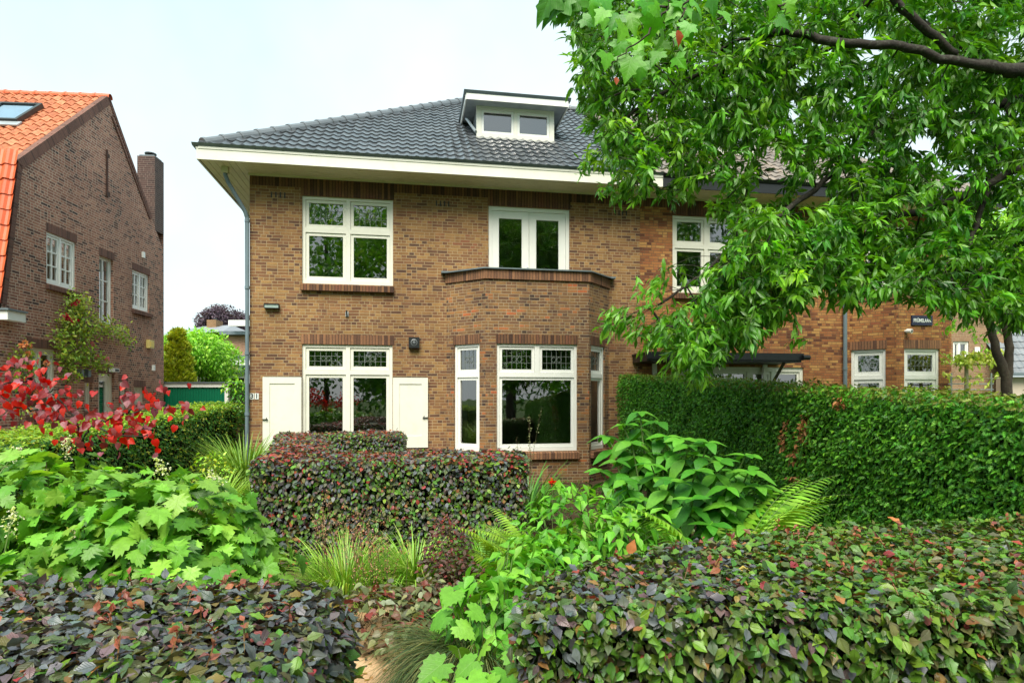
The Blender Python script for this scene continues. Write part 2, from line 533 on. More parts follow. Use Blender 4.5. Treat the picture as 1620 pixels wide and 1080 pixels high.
def window(parent, T, w, h, cells, fw=0.06, mat='cream', sw=0.055, glass='glass', fd=0.09, name='window', sash_in=0.022, bar=0.026):
    """cells: (x0,x1,z0,z1,style); origin bottom left of the frame front, +y goes into the house"""
    fr = MB(T).wall(0, w, 0, h, [c[:4] for c in cells], depth=fd, outer=True, back=True)
    wo = fr.build(name, M[mat], parent, bevel=0.004)
    for (x0, x1, z0, z1, st) in cells:
        g = 0.004
        a, b, c, d = x0 + g, x1 - g, z0 + g, z1 - g
        inner = (a + sw, b - sw, c + sw * 1.15, d - sw)
        sm = MB(T).wall(a, b, c, d, [inner], depth=0.05, y=sash_in, outer=True, back=True)
        if isinstance(st, tuple):
            nx, nz = st
            for i in range(1, nx):
                x = inner[0] + (inner[1] - inner[0]) * i / nx
                sm.box(x - bar / 2, x + bar / 2, sash_in + 0.006, sash_in + 0.04, inner[2] - 0.003, inner[3] + 0.003)
            for i in range(1, nz):
                z = inner[2] + (inner[3] - inner[2]) * i / nz
                sm.box(inner[0] - 0.003, inner[1] + 0.003, sash_in + 0.008, sash_in + 0.038, z - bar / 2, z + bar / 2)
        sm.build('sash', M[mat], wo, bevel=0.003)
        yp = sash_in + 0.03
        MB(T).face([(inner[0], yp, inner[2]), (inner[1], yp, inner[2]), (inner[1], yp, inner[3]), (inner[0], yp, inner[3])]).build('pane', M[glass], wo)
        if st == 'lead':
            l = MB(T)
            nx = max(3, int(round((inner[1] - inner[0]) / 0.105)))
            t_ = 0.0035
            W_, H_ = inner[1] - inner[0], inner[3] - inner[2]
            cx, cz = (inner[0] + inner[1]) / 2, (inner[2] + inner[3]) / 2
            for i in range(nx + 1):
                x = inner[0] + W_ * i / nx
                l.box(x - t_, x + t_, yp - 0.007, yp + 0.005, inner[2], inner[3])
            for i in range(4):
                z = inner[2] + H_ * i / 3
                l.box(inner[0], inner[1], yp - 0.006, yp + 0.004, z - t_, z + t_)
            for dx in (-0.055, 0.055):
                for sg in (-1, 1):
                    l.tube([(cx + dx - 0.055, yp - 0.009, cz), (cx + dx, yp - 0.009, cz + sg * H_ / 6)], 0.004, 4)
                    l.tube([(cx + dx + 0.055, yp - 0.009, cz), (cx + dx, yp - 0.009, cz + sg * H_ / 6)], 0.004, 4)
            l.build('leadlight', M['lead'], wo)
    return wo


def brick_strip(parent, T, x0, x1, z0, z1, m, proud=0.004, name='lintel', vert=True):
    b = MB(T)
    y0, y1 = -proud, 0.05
    uv = [(z0 - z0 + 0.02, x0), (0.02, x1), (z1 - z0 + 0.02, x1), (z1 - z0 + 0.02, x0)] if vert else None
    b.face([(x0, y0, z0), (x1, y0, z0), (x1, y0, z1), (x0, y0, z1)], uv)
    b.face([(x0, y0, z0), (x0, y1, z0), (x1, y1, z0), (x1, y0, z0)], [(0.02, x0), (0.1, x0), (0.1, x1), (0.02, x1)])
    b.face([(x0, y0, z1), (x1, y0, z1), (x1, y1, z1), (x0, y1, z1)], [(0.02, x0), (0.02, x1), (0.1, x1), (0.1, x0)])
    b.face([(x0, y0, z0), (x0, y0, z1), (x0, y1, z1), (x0, y1, z0)])
    b.face([(x1, y0, z1), (x1, y0, z0), (x1, y1, z0), (x1, y1, z1)])
    return b.build(name, m, parent)


def brick_sill(parent, T, x0, x1, z, m, out=0.07, hgt=0.11, name='window_sill'):
    b = MB(T)
    y1 = 0.06
    p = [(x0, -out, z - hgt), (x1, -out, z - hgt), (x1, -out, z - 0.035), (x0, -out, z - 0.035)]
    b.face(p, [(0.02, x0), (0.02, x1), (0.12, x1), (0.12, x0)])
    b.face([p[3], p[2], (x1, y1, z), (x0, y1, z)], [(0.02, x0), (0.02, x1), (0.2, x1), (0.2, x0)])
    b.face([(x0, y1, z - hgt), (x1, y1, z - hgt), p[1], p[0]])
    b.face([(x0, y1, z - hgt), p[0], p[3], (x0, y1, z)])
    b.face([p[1], (x1, y1, z - hgt), (x1, y1, z), p[2]])
    return b.build(name, m, parent)


def tile_field(width, length, tw=0.2, g=0.33, amp=0.022, nx=7, lip=0.026, seed=1, kind='roll'):
    """pantiles on the plane z=0, x along the eave, y up the slope -> bmesh-free arrays"""
    ncol, nrow = int(math.ceil(width / tw)), int(math.ceil(length / g))
    fx = np.linspace(0, 1, nx)
    if kind == 'roll':
        prof = amp * (np.cos((fx - 0.18) * 2 * np.pi) * 0.5 + 0.5) ** 1.6 * 1.6
    else:
        prof = amp * np.sin(fx * 2 * np.pi + 0.6)
    r = np.random.default_rng(seed)
    verts, faces, uvs = [], [], []
    k = 0
    for j in range(nrow):
        for i in range(ncol):
            dz = r.normal(0, 0.0018); dy = r.normal(0, 0.003); uvp = (i * 0.731 + 0.1 + r.random(), j * 0.413 + 0.2)
            rows = ((j * g + dy, -0.012), (j * g + dy, lip), ((j + 1) * g + 0.015, 0.0))
            for (yy, zz) in rows:
                for x, pz in zip(fx, prof):
                    verts.append(((i + x) * tw, yy, zz + (pz if zz > -0.01 else pz - 0.002) + dz))
            for a in range(2):
                for b in range(nx - 1):
                    q = k + a * nx + b
                    faces.append((q, q + 1, q + 1 + nx, q + nx))
                    uvs += [uvp] * 4
            k += 3 * nx
    return verts, faces, uvs


def tiles(name, m, parent, T, width, length, cuts=(), **kw):
    v, f, uv = tile_field(width, length, **kw)
    me = bpy.data.meshes.new(name)
    me.from_pydata(v, [], f)
    l = me.uv_layers.new(name='UVMap')
    l.data.foreach_set('uv', [c for p in uv for c in p])
    me.transform(T)
    if cuts:
        bm = bmesh.new(); bm.from_mesh(me)
        for co, no in cuts:       # removes what lies on the +no side
            bmesh.ops.bisect_plane(bm, geom=bm.verts[:] + bm.edges[:] + bm.faces[:], dist=1e-5, plane_co=co, plane_no=no, clear_outer=True)
        bm.to_mesh(me); bm.free()
    me.update()
    return link_mesh(name, me, m, parent)


def ridge_caps(name, m, parent, A, B, r=0.12, seg=0.38, up=(0, 0, 1)):
    A, B = Vector(A), Vector(B)
    L = (B - A).length
    d = (B - A).normalized()
    side = d.cross(Vector(up)).normalized()
    w = side.cross(d).normalized()
    b = MB()
    n = max(1, int(round(L / seg)))
    for i in range(n):
        p0 = A + d * (L * i / n)
        p1 = A + d * (L * (i + 1) / n + 0.03)
        prof = []
        stn = [(p0, r * 1.06), (p0 + d * 0.05, r * 1.1), (p0 + d * 0.055, r), (p1, r * 0.93)]
        rings = []
        for (c, rr) in stn:
            rings.append([c + side * math.cos(a) * rr + w * (math.sin(a) * rr - r * 0.35) for a in [R(-15 + 210 * k / 8) for k in range(9)]])
        for q in range(3):
            for k in range(8):
                b.face([rings[q][k], rings[q][k + 1], rings[q + 1][k + 1], rings[q + 1][k]])
        b.face(rings[0][::-1])
    return b.build(name, m, parent)


def slope_T(org, pitch):
    """matrix: x along s, y up the slope, z its normal"""
    c, s = math.cos(R(pitch)), math.sin(R(pitch))
    m = Matrix(((1, 0, 0, org[0]), (0, c, -s, org[1]), (0, s, c, org[2]), (0, 0, 0, 1)))
    return m


def along(P, Q, u, F):
    """distance from P towards Q (house plan points) seen at column u"""
    a, b = np.array(F.w(*P)[:2]), np.array(F.w(*Q)[:2])
    d = b - a
    k = (u - U0) / FPX
    x = (k * a[1] - a[0]) / (d[0] - k * d[1])
    return float(x * np.linalg.norm(d)), float((a + d * x)[1])


# ================================================================ ground
def sheet(name, poly, z, m, label, cat=None):
    b = MB(); b.face([(x, y, z) for x, y in poly])
    o = b.build(name, m)
    o['kind'] = 'structure'
    return o


M['lawn'] = m_ground('verge_grass', [(44, 62, 26), (62, 84, 34), (80, 98, 46)], 1.2)
M['paving'] = m_ground('paving', [(120, 112, 104), (140, 132, 122)], 5.0, 0.2)
g = MB()
g.face([(-400, -400, 0), (400, -400, 0), (400, 400, 0), (-400, 400, 0)])
tag(g.build('ground', M['lawn']), kind='structure')
sheet('garden_soil', [(-6, 1.0), (6, 1.0), (4.2, 15.5), (-6.4, 13.5)], 0.004, M['soil'], '')
sheet('garden_path', [(-1.35, 0.5), (-0.15, 0.5), (-0.35, 3.6), (-0.75, 4.7), (-1.3, 5.4), (-1.8, 5.2), (-1.25, 4.3), (-1.0, 3.4)], 0.008, M['sand'], '')
sheet('driveway', [(-10.1, 6), (-6.6, 6), (-7.3, 30), (-12, 30)], 0.006, M['paving'], '')
sheet('road', [(-60, -9), (60, -9), (60, -3), (-60, -3)], 0.006, m_ground('asphalt', [(62, 62, 64), (76, 76, 78)], 3.0, 0.2), '')

# ================================================================ the brick house (left half of the pair)
HF = Frame(9.54, (-5.220, 12.201))
house = empty('brick_house', (HF.o[0], HF.o[1], 0), R(9.54))
tag(house, 'brown brick house with black tiled hip roof, dormer and open cream shutters', 'house')
I4 = Matrix.Identity(4)
PS = 8.155                  # party line
ZT = 6.19
BP = 0.66                   # bay projection
# bay plan
sA = HF.on_t(706.5, 600, 0)[0]; sB = HF.on_t(768, 600, -BP)[0]; sC = HF.on_t(932, 600, -BP)[0]; sD = HF.on_t(963, 600, 0)[0]
bayP = [(sA, 0.0), (sB, -BP), (sC, -BP), (sD, 0.0)]

W1 = (1.0, 2.80, 4.06, 5.83)
WG = (1.0, 2.79, 0.72, 2.834)
DR = (4.79, 6.558, 4.12, 5.823)
holes = [W1, WG, DR, (sA + 0.15, sD - 0.15, 0.12, 3.0)]
wm = MB().wall(0, PS, 0, ZT, holes, depth=0.13)
# side and back walls
wm.face([(0, 0, 0), (0, 0, ZT), (0, 9.5, ZT), (0, 9.5, 0)])
wm.face([(0, 9.5, 0), (0, 9.5, ZT), (PS, 9.5, ZT), (PS, 9.5, 0)])
wm.build('wall', M['brick_main'], house)
# rooms
rb = MB()
for (z0, z1) in ((0.13, 3.1), (3.35, 6.15)):
    a, b, c, d = 0.16, PS - 0.02, 0.14, 5.0
    rb.face([(a, d, z0), (b, d, z0), (b, d, z1), (a, d, z1)])
    rb.face([(a, c, z0), (a, d, z0), (a, d, z1), (a, c, z1)])
    rb.face([(b, d, z0), (b, c, z0), (b, c, z1), (b, d, z1)])
    rb.face([(a, c, z1), (a, d, z1), (b, d, z1), (b, c, z1)])
    rb.face([(3.35, c, z0), (3.35, d, z0), (3.35, d, z1), (3.35, c, z1)])
    rb.mat = 1
    rb.face([(a, c, z0), (b, c, z0), (b, d, z0), (a, d, z0)])
    rb.mat = 0
rb.build('room', [M['room'], M['room_floor']], house)

# windows of the front
def std_cells(w, h, tz, fw=0.062, mw=0.085, lead=True, tb=0.095):
    cx = w / 2
    L = 'lead' if lead else 'plain'
    return [(fw, cx - mw / 2, fw + 0.02, tz - tb / 2, 'plain'), (cx + mw / 2, w - fw, fw + 0.02, tz - tb / 2, 'plain'),
            (fw, cx - mw / 2, tz + tb / 2, h - fw, L), (cx + mw / 2, w - fw, tz + tb / 2, h - fw, L)]


FY = 0.035   # frames sit a little back from the brick face
def hole_T(hh, x=0.0): return TM((hh[0], FY, hh[2]))
w, h = W1[1] - W1[0], W1[3] - W1[2]
window(house, hole_T(W1), w, h, std_cells(w, h, 5.15 - W1[2]), sw=0.06)
w, h = WG[1] - WG[0], WG[3] - WG[2]
window(house, hole_T(WG), w, h, std_cells(w, h, 2.27 - WG[2]), sw=0.06)
w, h = DR[1] - DR[0], DR[3] - DR[2]
bd = window(house, hole_T(DR), w, h, [(0.075, w / 2 - 0.003, 0.05, h - 0.085, 'plain'), (w / 2 + 0.003, w - 0.075, 0.05, h - 0.085, 'plain')], sw=0.15, name='balcony_door', mat='white')
MB(hole_T(DR)).box(w / 2 - 0.055, w / 2 - 0.02, -0.02, 0.02, 0.28, 0.42).tube([(w / 2 - 0.04, -0.02, 0.36), (w / 2 - 0.04, -0.06, 0.36), (w / 2 - 0.13, -0.06, 0.36)], 0.01, 8).build('door_handle', M['zinc_light'], bd)

brick_sill(house, I4, W1[0] - 0.02, W1[1] + 0.02, W1[2] + 0.0, M['soldier_dark'], out=0.09, hgt=0.15)
brick_sill(house, I4, WG[0] - 0.02, sA - 0.02, WG[2] + 0.0, M['soldier'], out=0.05, hgt=0.16)
# soldier courses
brick_strip(house, I4, 0.002, W1[0] - 0.02, 5.985, ZT - 0.003, M['soldier_dark'], 0.003, 'soldier_course')
brick_strip(house, I4, W1[0] - 0.02, W1[1] + 0.02, 5.832, ZT - 0.003, M['soldier_dark'], 0.006, 'lintel')
brick_strip(house, I4, W1[1] + 0.02, DR[0] - 0.02, 5.985, ZT - 0.003, M['soldier_dark'], 0.003, 'soldier_course')
brick_strip(house, I4, DR[0] - 0.02, DR[1] + 0.02, 5.825, ZT - 0.003, M['soldier_dark'], 0.006, 'lintel')
brick_strip(house, I4, DR[1] + 0.02, PS - 0.002, 5.985, ZT - 0.003, M['soldier_dark'], 0.003, 'soldier_course')
brick_strip(house, I4, WG[0] - 0.02, WG[1] + 0.04, WG[3] + 0.003, WG[3] + 0.20, M['soldier'], 0.004, 'lintel')

# air slots: three dark upright slits in each group
def slots(parent, s, z, n=3, F=I4):
    for i in range(n):
        MB(F).box(s - 0.12 + i * 0.085, s - 0.095 + i * 0.085, -0.004, 0.01, z - 0.055, z + 0.055).build('air_slot', M['black'], parent)
for (s, z, n) in ((0.52, 5.81, 4), (3.80, 5.81, 4), (7.70, 5.81, 4)):
    slots(house, s, z, n)

# bay
LT = []
for k in range(3):
    P, Q = bayP[k], bayP[k + 1]
    L = math.hypot(Q[0] - P[0], Q[1] - P[1])
    ang = math.degrees(math.atan2(Q[1] - P[1], Q[0] - P[0]))
    LT.append((TM((P[0], P[1], 0), ang), L, ang))
bz0, bz1 = 0.665, 2.845
wins = []
x0, _ = along(bayP[0], bayP[1], 718.5, HF); x1, _ = along(bayP[0], bayP[1], 758.5, HF); wins.append((x0, x1))
wins.append((HF.on_t(786, 600, -BP)[0] - sB, HF.on_t(913, 600, -BP)[0] - sB))
Lr = LT[2][1]
wins.append((Lr - x1, Lr - x0))
bw = MB()
for k in range(3):
    T, L, ang = LT[k]
    bw.M = T
    a, b = wins[k]
    bw.wall(0, L, 0.62, 4.14, [(a, b, bz0, bz1)], depth=0.12)
    bw.M = T @ Matrix.Translation((0, -0.0, 0))
    bw.face([(0, 0.0, 0), (L, 0.0, 0), (L, 0.0, 0.62), (0, 0.0, 0.62)])
bw.M = I4
bw.face([(sA, 0, 4.14), (sB, -BP, 4.14), (sC, -BP, 4.14), (sD, 0, 4.14)])
bw.build('bay_wall', M['brick_main_bay'], house)
rm = MB()
rm.face([(sA + 0.1, 0, 3.05), (sB + 0.05, -BP + 0.1, 3.05), (sC - 0.05, -BP + 0.1, 3.05), (sD - 0.1, 0, 3.05)])
rm.build('bay_ceiling', M['room'], house)
rm = MB()
rm.face([(sA + 0.1, 0, 0.64), (sB + 0.05, -BP + 0.1, 0.64), (sC - 0.05, -BP + 0.1, 0.64), (sD - 0.1, 0, 0.64)])
rm.build('bay_floor', M['room'], house)
for k in range(3):
    T, L, ang = LT[k]
    a, b = wins[k]
    w, h = b - a, bz1 - bz0
    tz = 2.215 - bz0
    Tw = T @ TM((a, FY, bz0))
    fw = 0.055
    if k == 1:
        cells = [(fw, w - fw, fw + 0.02, tz - 0.045, 'plain'), (fw, w / 2 - 0.05, tz + 0.045, h - fw, 'lead'), (w / 2 + 0.05, w - fw, tz + 0.045, h - fw, 'lead')]
    else:
        cells = [(fw, w - fw, fw + 0.02, tz - 0.045, 'plain'), (fw, w - fw, tz + 0.045, h - fw, 'lead')]
    window(house, Tw, w, h, cells, sw=0.055, mat='white')
    brick_strip(house, T, max(0.02, a - 0.02), min(L - 0.02, b + 0.02), bz1 + 0.003, bz1 + 0.19, M['soldier_dark' if k else 'soldier'], 0.005)
    brick_sill(house, T, a - 0.03, b + 0.03, bz0 - 0.0, M['soldier'], out=0.08, hgt=0.16)
# parapet of soldier bricks with a zinc cap
def offset_poly(P, o):
    c = 0.4142 * o
    return [(P[0][0] - o * 1.0, 0.0), (P[1][0] - c, P[1][1] - o), (P[2][0] + c, P[2][1] - o), (P[3][0] + o * 1.0, 0.0)]
def ring_wall(b, P, z0, z1, vert=True):
    for i in range(3):
        p, q = P[i], P[i + 1]
        L = math.hypot(q[0] - p[0], q[1] - p[1])
        uv = [(0.02, 0), (0.02, L), (z1 - z0 + 0.02, L), (z1 - z0 + 0.02, 0)] if vert else None
        b.face([(p[0], p[1], z0), (q[0], q[1], z0), (q[0], q[1], z1), (p[0], p[1], z1)], uv)
pb = MB()
P1 = offset_poly(bayP, 0.035)
P2 = offset_poly(bayP, -0.18)
ring_wall(pb, P1, 4.142, 4.335)
ring_wall(pb, P2[::-1], 4.142, 4.335)
for i in range(3):
    pb.face([(*P2[i], 4.142), (*P2[i + 1], 4.142), (*P1[i + 1], 4.142), (*P1[i], 4.142)])
pb.build('parapet', M['soldier'], house)
cp = MB()
P3, P4 = offset_poly(bayP, 0.075), offset_poly(bayP, -0.2)
P3[0] = (P3[0][0] - 0.04, -0.05); P3[3] = (P3[3][0] + 0.04, -0.05)
ring_wall(cp, P3, 4.337, 4.362, False)
for i in range(3):
    cp.face([(*P3[i], 4.362), (*P3[i + 1], 4.362), (*P4[i + 1], 4.368), (*P4[i], 4.368)])
    cp.face([(*P4[i], 4.337), (*P4[i + 1], 4.337), (*P3[i + 1], 4.337), (*P3[i], 4.337)])
cp.box(P3[0][0], sA + 0.05, -0.14, -0.002, 4.337, 4.375).box(sD - 0.05, P3[3][0], -0.14, -0.002, 4.337, 4.375)
cp.build('parapet_cap', M['zinc'], house)

# eaves: soffit boards, fascia, zinc gutter edge
E0 = -0.745
sf = MB()
n = 6
for i in range(n):
    y0 = -0.64 + i * (0.64 / n)
    sf.box(0.0, 13.4, y0 + 0.004, y0 + 0.64 / n - 0.004, 6.2, 6.22)
for i in range(6):
    x0 = E0 + 0.02 + i * (0.725 / 6)
    sf.box(x0 + 0.004, x0 + 0.725 / 6 - 0.004, -0.635, 10.2, 6.2, 6.22)
sf.box(E0 + 0.02, 13.4, -0.63, 10.2, 6.224, 6.24)
sf.box(-0.03, 13.4, -0.03, 0.0, 6.17, 6.2)
sf.build('soffit', M['soffit'], house)
fa = MB()
fa.box(E0, PS + 0.25, -0.68, -0.65, 6.19, 6.415)
fa.box(E0 - 0.0, PS + 0.25, -0.692, -0.68, 6.385, 6.43)
fa.box(E0 - 0.03, E0, -0.68, 10.2, 6.19, 6.415)
fa.box(E0 - 0.042, E0 - 0.03, -0.68, 10.2, 6.385, 6.43)
fa.build('fascia', M['cream'], house, bevel=0.003)
gu = MB()
gu.extr([(-0.70, 6.433), (-0.60, 6.433), (-0.60, 6.475), (-0.745, 6.475)], E0 - 0.10, PS + 0.25)
gu.box(E0 - 0.10, E0 + 0.03, -0.60, 10.2, 6.433, 6.47)
gu.build('gutter', M['zinc'], house, bevel=0.003)

# roof
PITCH = 35.0
RZ0 = 6.47
ROOF_END = 16.1 + 0.75
D = 5.45
hipn_l = (Vector((E0, -0.66, 0)), Vector((-1, 1, 0)))          # remove what is left of the hip
hipn_r = (Vector((ROOF_END, -0.66, 0)), Vector((1, 1, 0)))
ST = slope_T((E0, -0.66, RZ0), PITCH)
LS = D / math.cos(R(PITCH))
PSP = (Vector((PS, 0, 0)), Vector((1, 0, 0)))
roof = tiles('roof', M['tile_black'], house, ST, PS - E0 + 0.3, LS, cuts=[hipn_l, PSP], seed=3, g=0.33, tw=0.19, amp=0.018)
rz1 = RZ0 + D * math.tan(R(PITCH))
ridge_caps('ridge_tiles', M['ridge_black'], house, (E0 + 0.05, -0.61, RZ0 + 0.06), (E0 + D, -0.66 + D, rz1 + 0.05), 0.12, 0.40)
ridge_caps('ridge_tiles', M['ridge_black'], house, (E0 + D, -0.66 + D, rz1 + 0.05), (PS, -0.66 + D, rz1 + 0.05), 0.11, 0.36)
rs = MB()
rs.face([(E0, -0.66, RZ0 - 0.03), (E0 + D, -0.66 + D, rz1 - 0.03), (E0, -0.66 + 2 * D, RZ0 - 0.03)])
rs.face([(PS, -0.66 + D, rz1 - 0.02), (E0 + D, -0.66 + D, rz1 - 0.02), (E0, -0.66 + 2 * D, RZ0), (PS, -0.66 + 2 * D, RZ0)])
rs.face([(E0, -0.66, RZ0 - 0.03), (PS, -0.66, RZ0 - 0.03), (PS, -0.66 + D, rz1 - 0.03), (E0 + D, -0.66 + D, rz1 - 0.03)])
rs.build('roof_back', M['slate'], house)

# dormer
def roof_t(u, v):
    best = min((abs(HF.on_t(u, v, t)[1] - (RZ0 + (t + 0.66) * math.tan(R(PITCH)))), t) for t in np.arange(0, 4.5, 0.01))
    return best[1]
dt = roof_t(754.5, 216.5) - 0.02
dx0 = HF.on_t(754.5, 200, dt)[0]; dx1 = HF.on_t(876, 200, dt)[0]
dz0 = RZ0 + (dt + 0.66) * math.tan(R(PITCH)) + 0.03
dz1 = HF.on_t(754.5, 167, dt)[1]
def make_dormer(parent, x0, x1, t0, z0, z1, flip=False):
    b = MB()
    b.box(x0, x1, t0 + 0.10, t0 + 0.14, z0 - 0.05, z1)
    back = t0 + (z1 - z0) / math.tan(R(PITCH)) + 0.3
    for x in (x0, x1):
        b.face([(x, t0 + 0.1, z0 - 0.12), (x, back, z1), (x, t0 + 0.1, z1)])
    do = b.build('dormer', M['zinc_light'], parent)
    w, h = x1 - x0, z1 - z0
    fb = MB(TM((x0 - 0.01, t0, z0 - 0.06)))
    cells = [(0.115, w / 2 - 0.035, 0.13, h - 0.02), (w / 2 + 0.05, w - 0.095, 0.13, h - 0.02)]
    fb.wall(0, w + 0.02, 0, h + 0.06, cells, depth=0.1, outer=True, back=True)
    fb.build('dormer_front', M['cream'], do, bevel=0.004)
    for (a, b_, c, d) in cells:
        T = TM((x0 - 0.01, t0 + 0.012, z0 - 0.06))
        sm = MB(T).wall(a + .003, b_ - .003, c + .003, d - .003, [(a + 0.055, b_ - 0.055, c + 0.055, d - 0.055)], depth=0.05, outer=True, back=True)
        sm.build('sash', M['white'], do, bevel=0.003)
        MB(T).face([(a + 0.05, 0.03, c + 0.05), (b_ - 0.05, 0.03, c + 0.05), (b_ - 0.05, 0.03, d - 0.05), (a + 0.05, 0.03, d - 0.05)]).build('pane', M['glass'], do)
    MB().box(x0 + 0.03, x1 - 0.03, t0 + 0.095, t0 + 0.098, z0, z1).build('dark_backing', M['black'], do)  # black sheet behind the panes, painted in for the unlit room
    # projecting flat roof
    o, f = 0.27, 0.30
    zt = z1 + 0.0
    MB().box(x0 - o + 0.02, x1 + o - 0.02, t0 - f + 0.02, back + 0.5, zt, zt + 0.03).build('dormer_soffit', M['zinc_light'], do)
    q = MB()
    q.box(x0 - o, x1 + o, t0 - f - 0.02, t0 - f + 0.01, zt - 0.02, zt + 0.115)
    q.box(x0 - o - 0.02, x0 - o + 0.01, t0 - f + 0.01, back + 0.4, zt - 0.02, zt + 0.115)
    q.box(x1 + o - 0.01, x1 + o + 0.02, t0 - f + 0.01, back + 0.4, zt - 0.02, zt + 0.115)
    q.build('dormer_fascia', M['white'], do, bevel=0.004)
    q = MB()
    q.extr([(t0 - f - 0.03, zt + 0.118), (t0 - f + 0.04, zt + 0.118), (t0 - f + 0.04, zt + 0.17), (t0 - f - 0.07, zt + 0.17)], x0 - o - 0.06, x1 + o + 0.06)
    q.box(x0 - o - 0.06, x0 - o + 0.03, t0 - f + 0.04, back + 0.4, zt + 0.118, zt + 0.168)
    q.box(x1 + o - 0.03, x1 + o + 0.06, t0 - f + 0.04, back + 0.4, zt + 0.118, zt + 0.168)
    q.box(x0 - o + 0.03, x1 + o - 0.03, t0 - f + 0.04, back + 0.4, zt + 0.10, zt + 0.15)
    q.build('dormer_roof', M['zinc'], do)
    if not flip:
        MB().tube([(x0 - 0.20, t0 + 0.42, zt - 0.14), (x0 - 0.17, t0 + 0.3, zt - 0.24), (x0 - 0.03, t0 - 0.02, z0 + 0.08)], 0.035, 10).build('drain_pipe', M['zinc_light'], do)
    return do
make_dormer(house, dx0, dx1, dt, dz0, dz1)

# shutters
def shutter(x0, x1, z0, z1, hook):
    b = MB(TM((x0, -0.055, z0)))
    w, h = x1 - x0, z1 - z0
    ins = (0.13, w - 0.13, 0.24, h - 0.13)
    b.wall(0, w, 0, h, [ins], depth=0.014, outer=True)
    b.box(ins[0] - 0.002, ins[1] + 0.002, 0.0145, 0.04, ins[2] - 0.002, ins[3] + 0.002)
    for q in ((0.0, ins[0]), (ins[1], w)):
        b.box(q[0], q[1], 0.0142, 0.04, 0, h)
    o = b.build('shutter', M['cream'], house, bevel=0.003)
    x = x0 + 0.05 if hook < 0 else x1 - 0.05
    MB().box(x - 0.06, x + 0.05, -0.085, -0.062, z0 + 0.615, z0 + 0.63).tube([(x - hook * 0.03, -0.08, z0 + 0.6), (x - hook * 0.03, -0.1, z0 + 0.66)], 0.008, 6).build('shutter_hook', M['dark_metal'], o)
    return o
SL, SR = HF.on_t(415.5, 600, -0.05)[0], HF.on_t(677, 600, -0.05)[0]
shutter(SL, 1.0 - 0.005, 0.70, 2.165, -1)
shutter(2.80, SR, 0.72, 2.165, 1)
for a, b in ((SL + 0.02, 1.0), (2.80, SR - 0.02)): MB().box(a, b, -0.05, -0.003, 2.168, 2.18).build('shutter_ledge', M['dark_metal'], house)

# downpipe on the left corner
dp = MB()
px = HF.on_t(391, 500, -0.06)[0]
dp.tube([(px - 0.34, -0.30, 6.2), (px - 0.34, -0.30, 6.05), (px - 0.30, -0.27, 5.93), (px - 0.03, -0.09, 5.42), (px, -0.06, 5.30), (px, -0.06, 0.0)], 0.04, 12)
for z in (5.22, 3.9, 2.6, 1.4):
    dp.tube([(px, -0.06, z), (px, -0.06, z + 0.06)], 0.047, 12)
dp.build('downpipe', M['pipe_grey'], house, smooth=True)
MB().box(px - 0.40, px - 0.28, -0.36, -0.24, 6.08, 6.2).build('downpipe_outlet', M['soffit'], house)

# small things on the front
def on_house(name, label, cat, mb_list, F=HF, deg=9.54):
    e = empty(name, F.w(0, 0, 0), R(deg))
    tag(e, label, cat)
    for (n_, b, m_) in mb_list:
        b.build(n_, m_, e, bevel=0.003)
    return e
s, z = HF.on_t(430, 484, -0.05)
on_house('wall_lamp', 'slim oblong outdoor lamp high on the brick at the left corner of the house', 'lamp',
         [('housing', MB().box(s - 0.14, s + 0.14, -0.10, -0.002, z + 0.025, z + 0.045).box(s - 0.145, s - 0.135, -0.1, -0.002, z - 0.045, z + 0.025).box(s + 0.135, s + 0.145, -0.1, -0.002, z - 0.045, z + 0.025).box(s - 0.135, s + 0.135, -0.1, -0.002, z - 0.05, z - 0.04), M['black']),
          ('diffuser', MB().box(s - 0.13, s + 0.13, -0.09, -0.01, z - 0.038, z + 0.023), m_plain('lamp_glass', (148, 166, 160), 0.3))])
s, z = HF.on_t(655, 542, -0.05)
ring = MB()
for i in range(16):
    a0, a1 = 2 * math.pi * i / 16, 2 * math.pi * (i + 1) / 16
    for r0, r1 in ((0.052, 0.07), (0.0, 0.03)):
        ring.face([(s + math.cos(a0) * r0, -0.128, z + math.sin(a0) * r0), (s + math.cos(a0) * r1, -0.122, z + math.sin(a0) * r1), (s + math.cos(a1) * r1, -0.122, z + math.sin(a1) * r1), (s + math.cos(a1) * r0, -0.128, z + math.sin(a1) * r0)])
on_house('wall_spotlight', 'square black spotlight box with round lens, right of the shuttered window', 'lamp',
         [('housing', MB().box(s - 0.11, s + 0.11, -0.12, -0.002, z - 0.11, z + 0.11), M['black']), ('lens_ring', ring, m_plain('lens_ring', (96, 100, 104), 0.3))])
s, z = HF.on_t(549, 497, 0)
on_house('wall_hook', 'small grey metal flag holder on the brick between the two left windows', 'bracket',
         [('plate', MB().box(s - 0.03, s + 0.03, -0.02, -0.002, z - 0.05, z + 0.05), M['zinc_light']), ('hook', MB().tube([(s, -0.02, z - 0.03), (s, -0.08, z - 0.0), (s, -0.09, z + 0.07)], 0.015, 8), M['dark_metal'])])


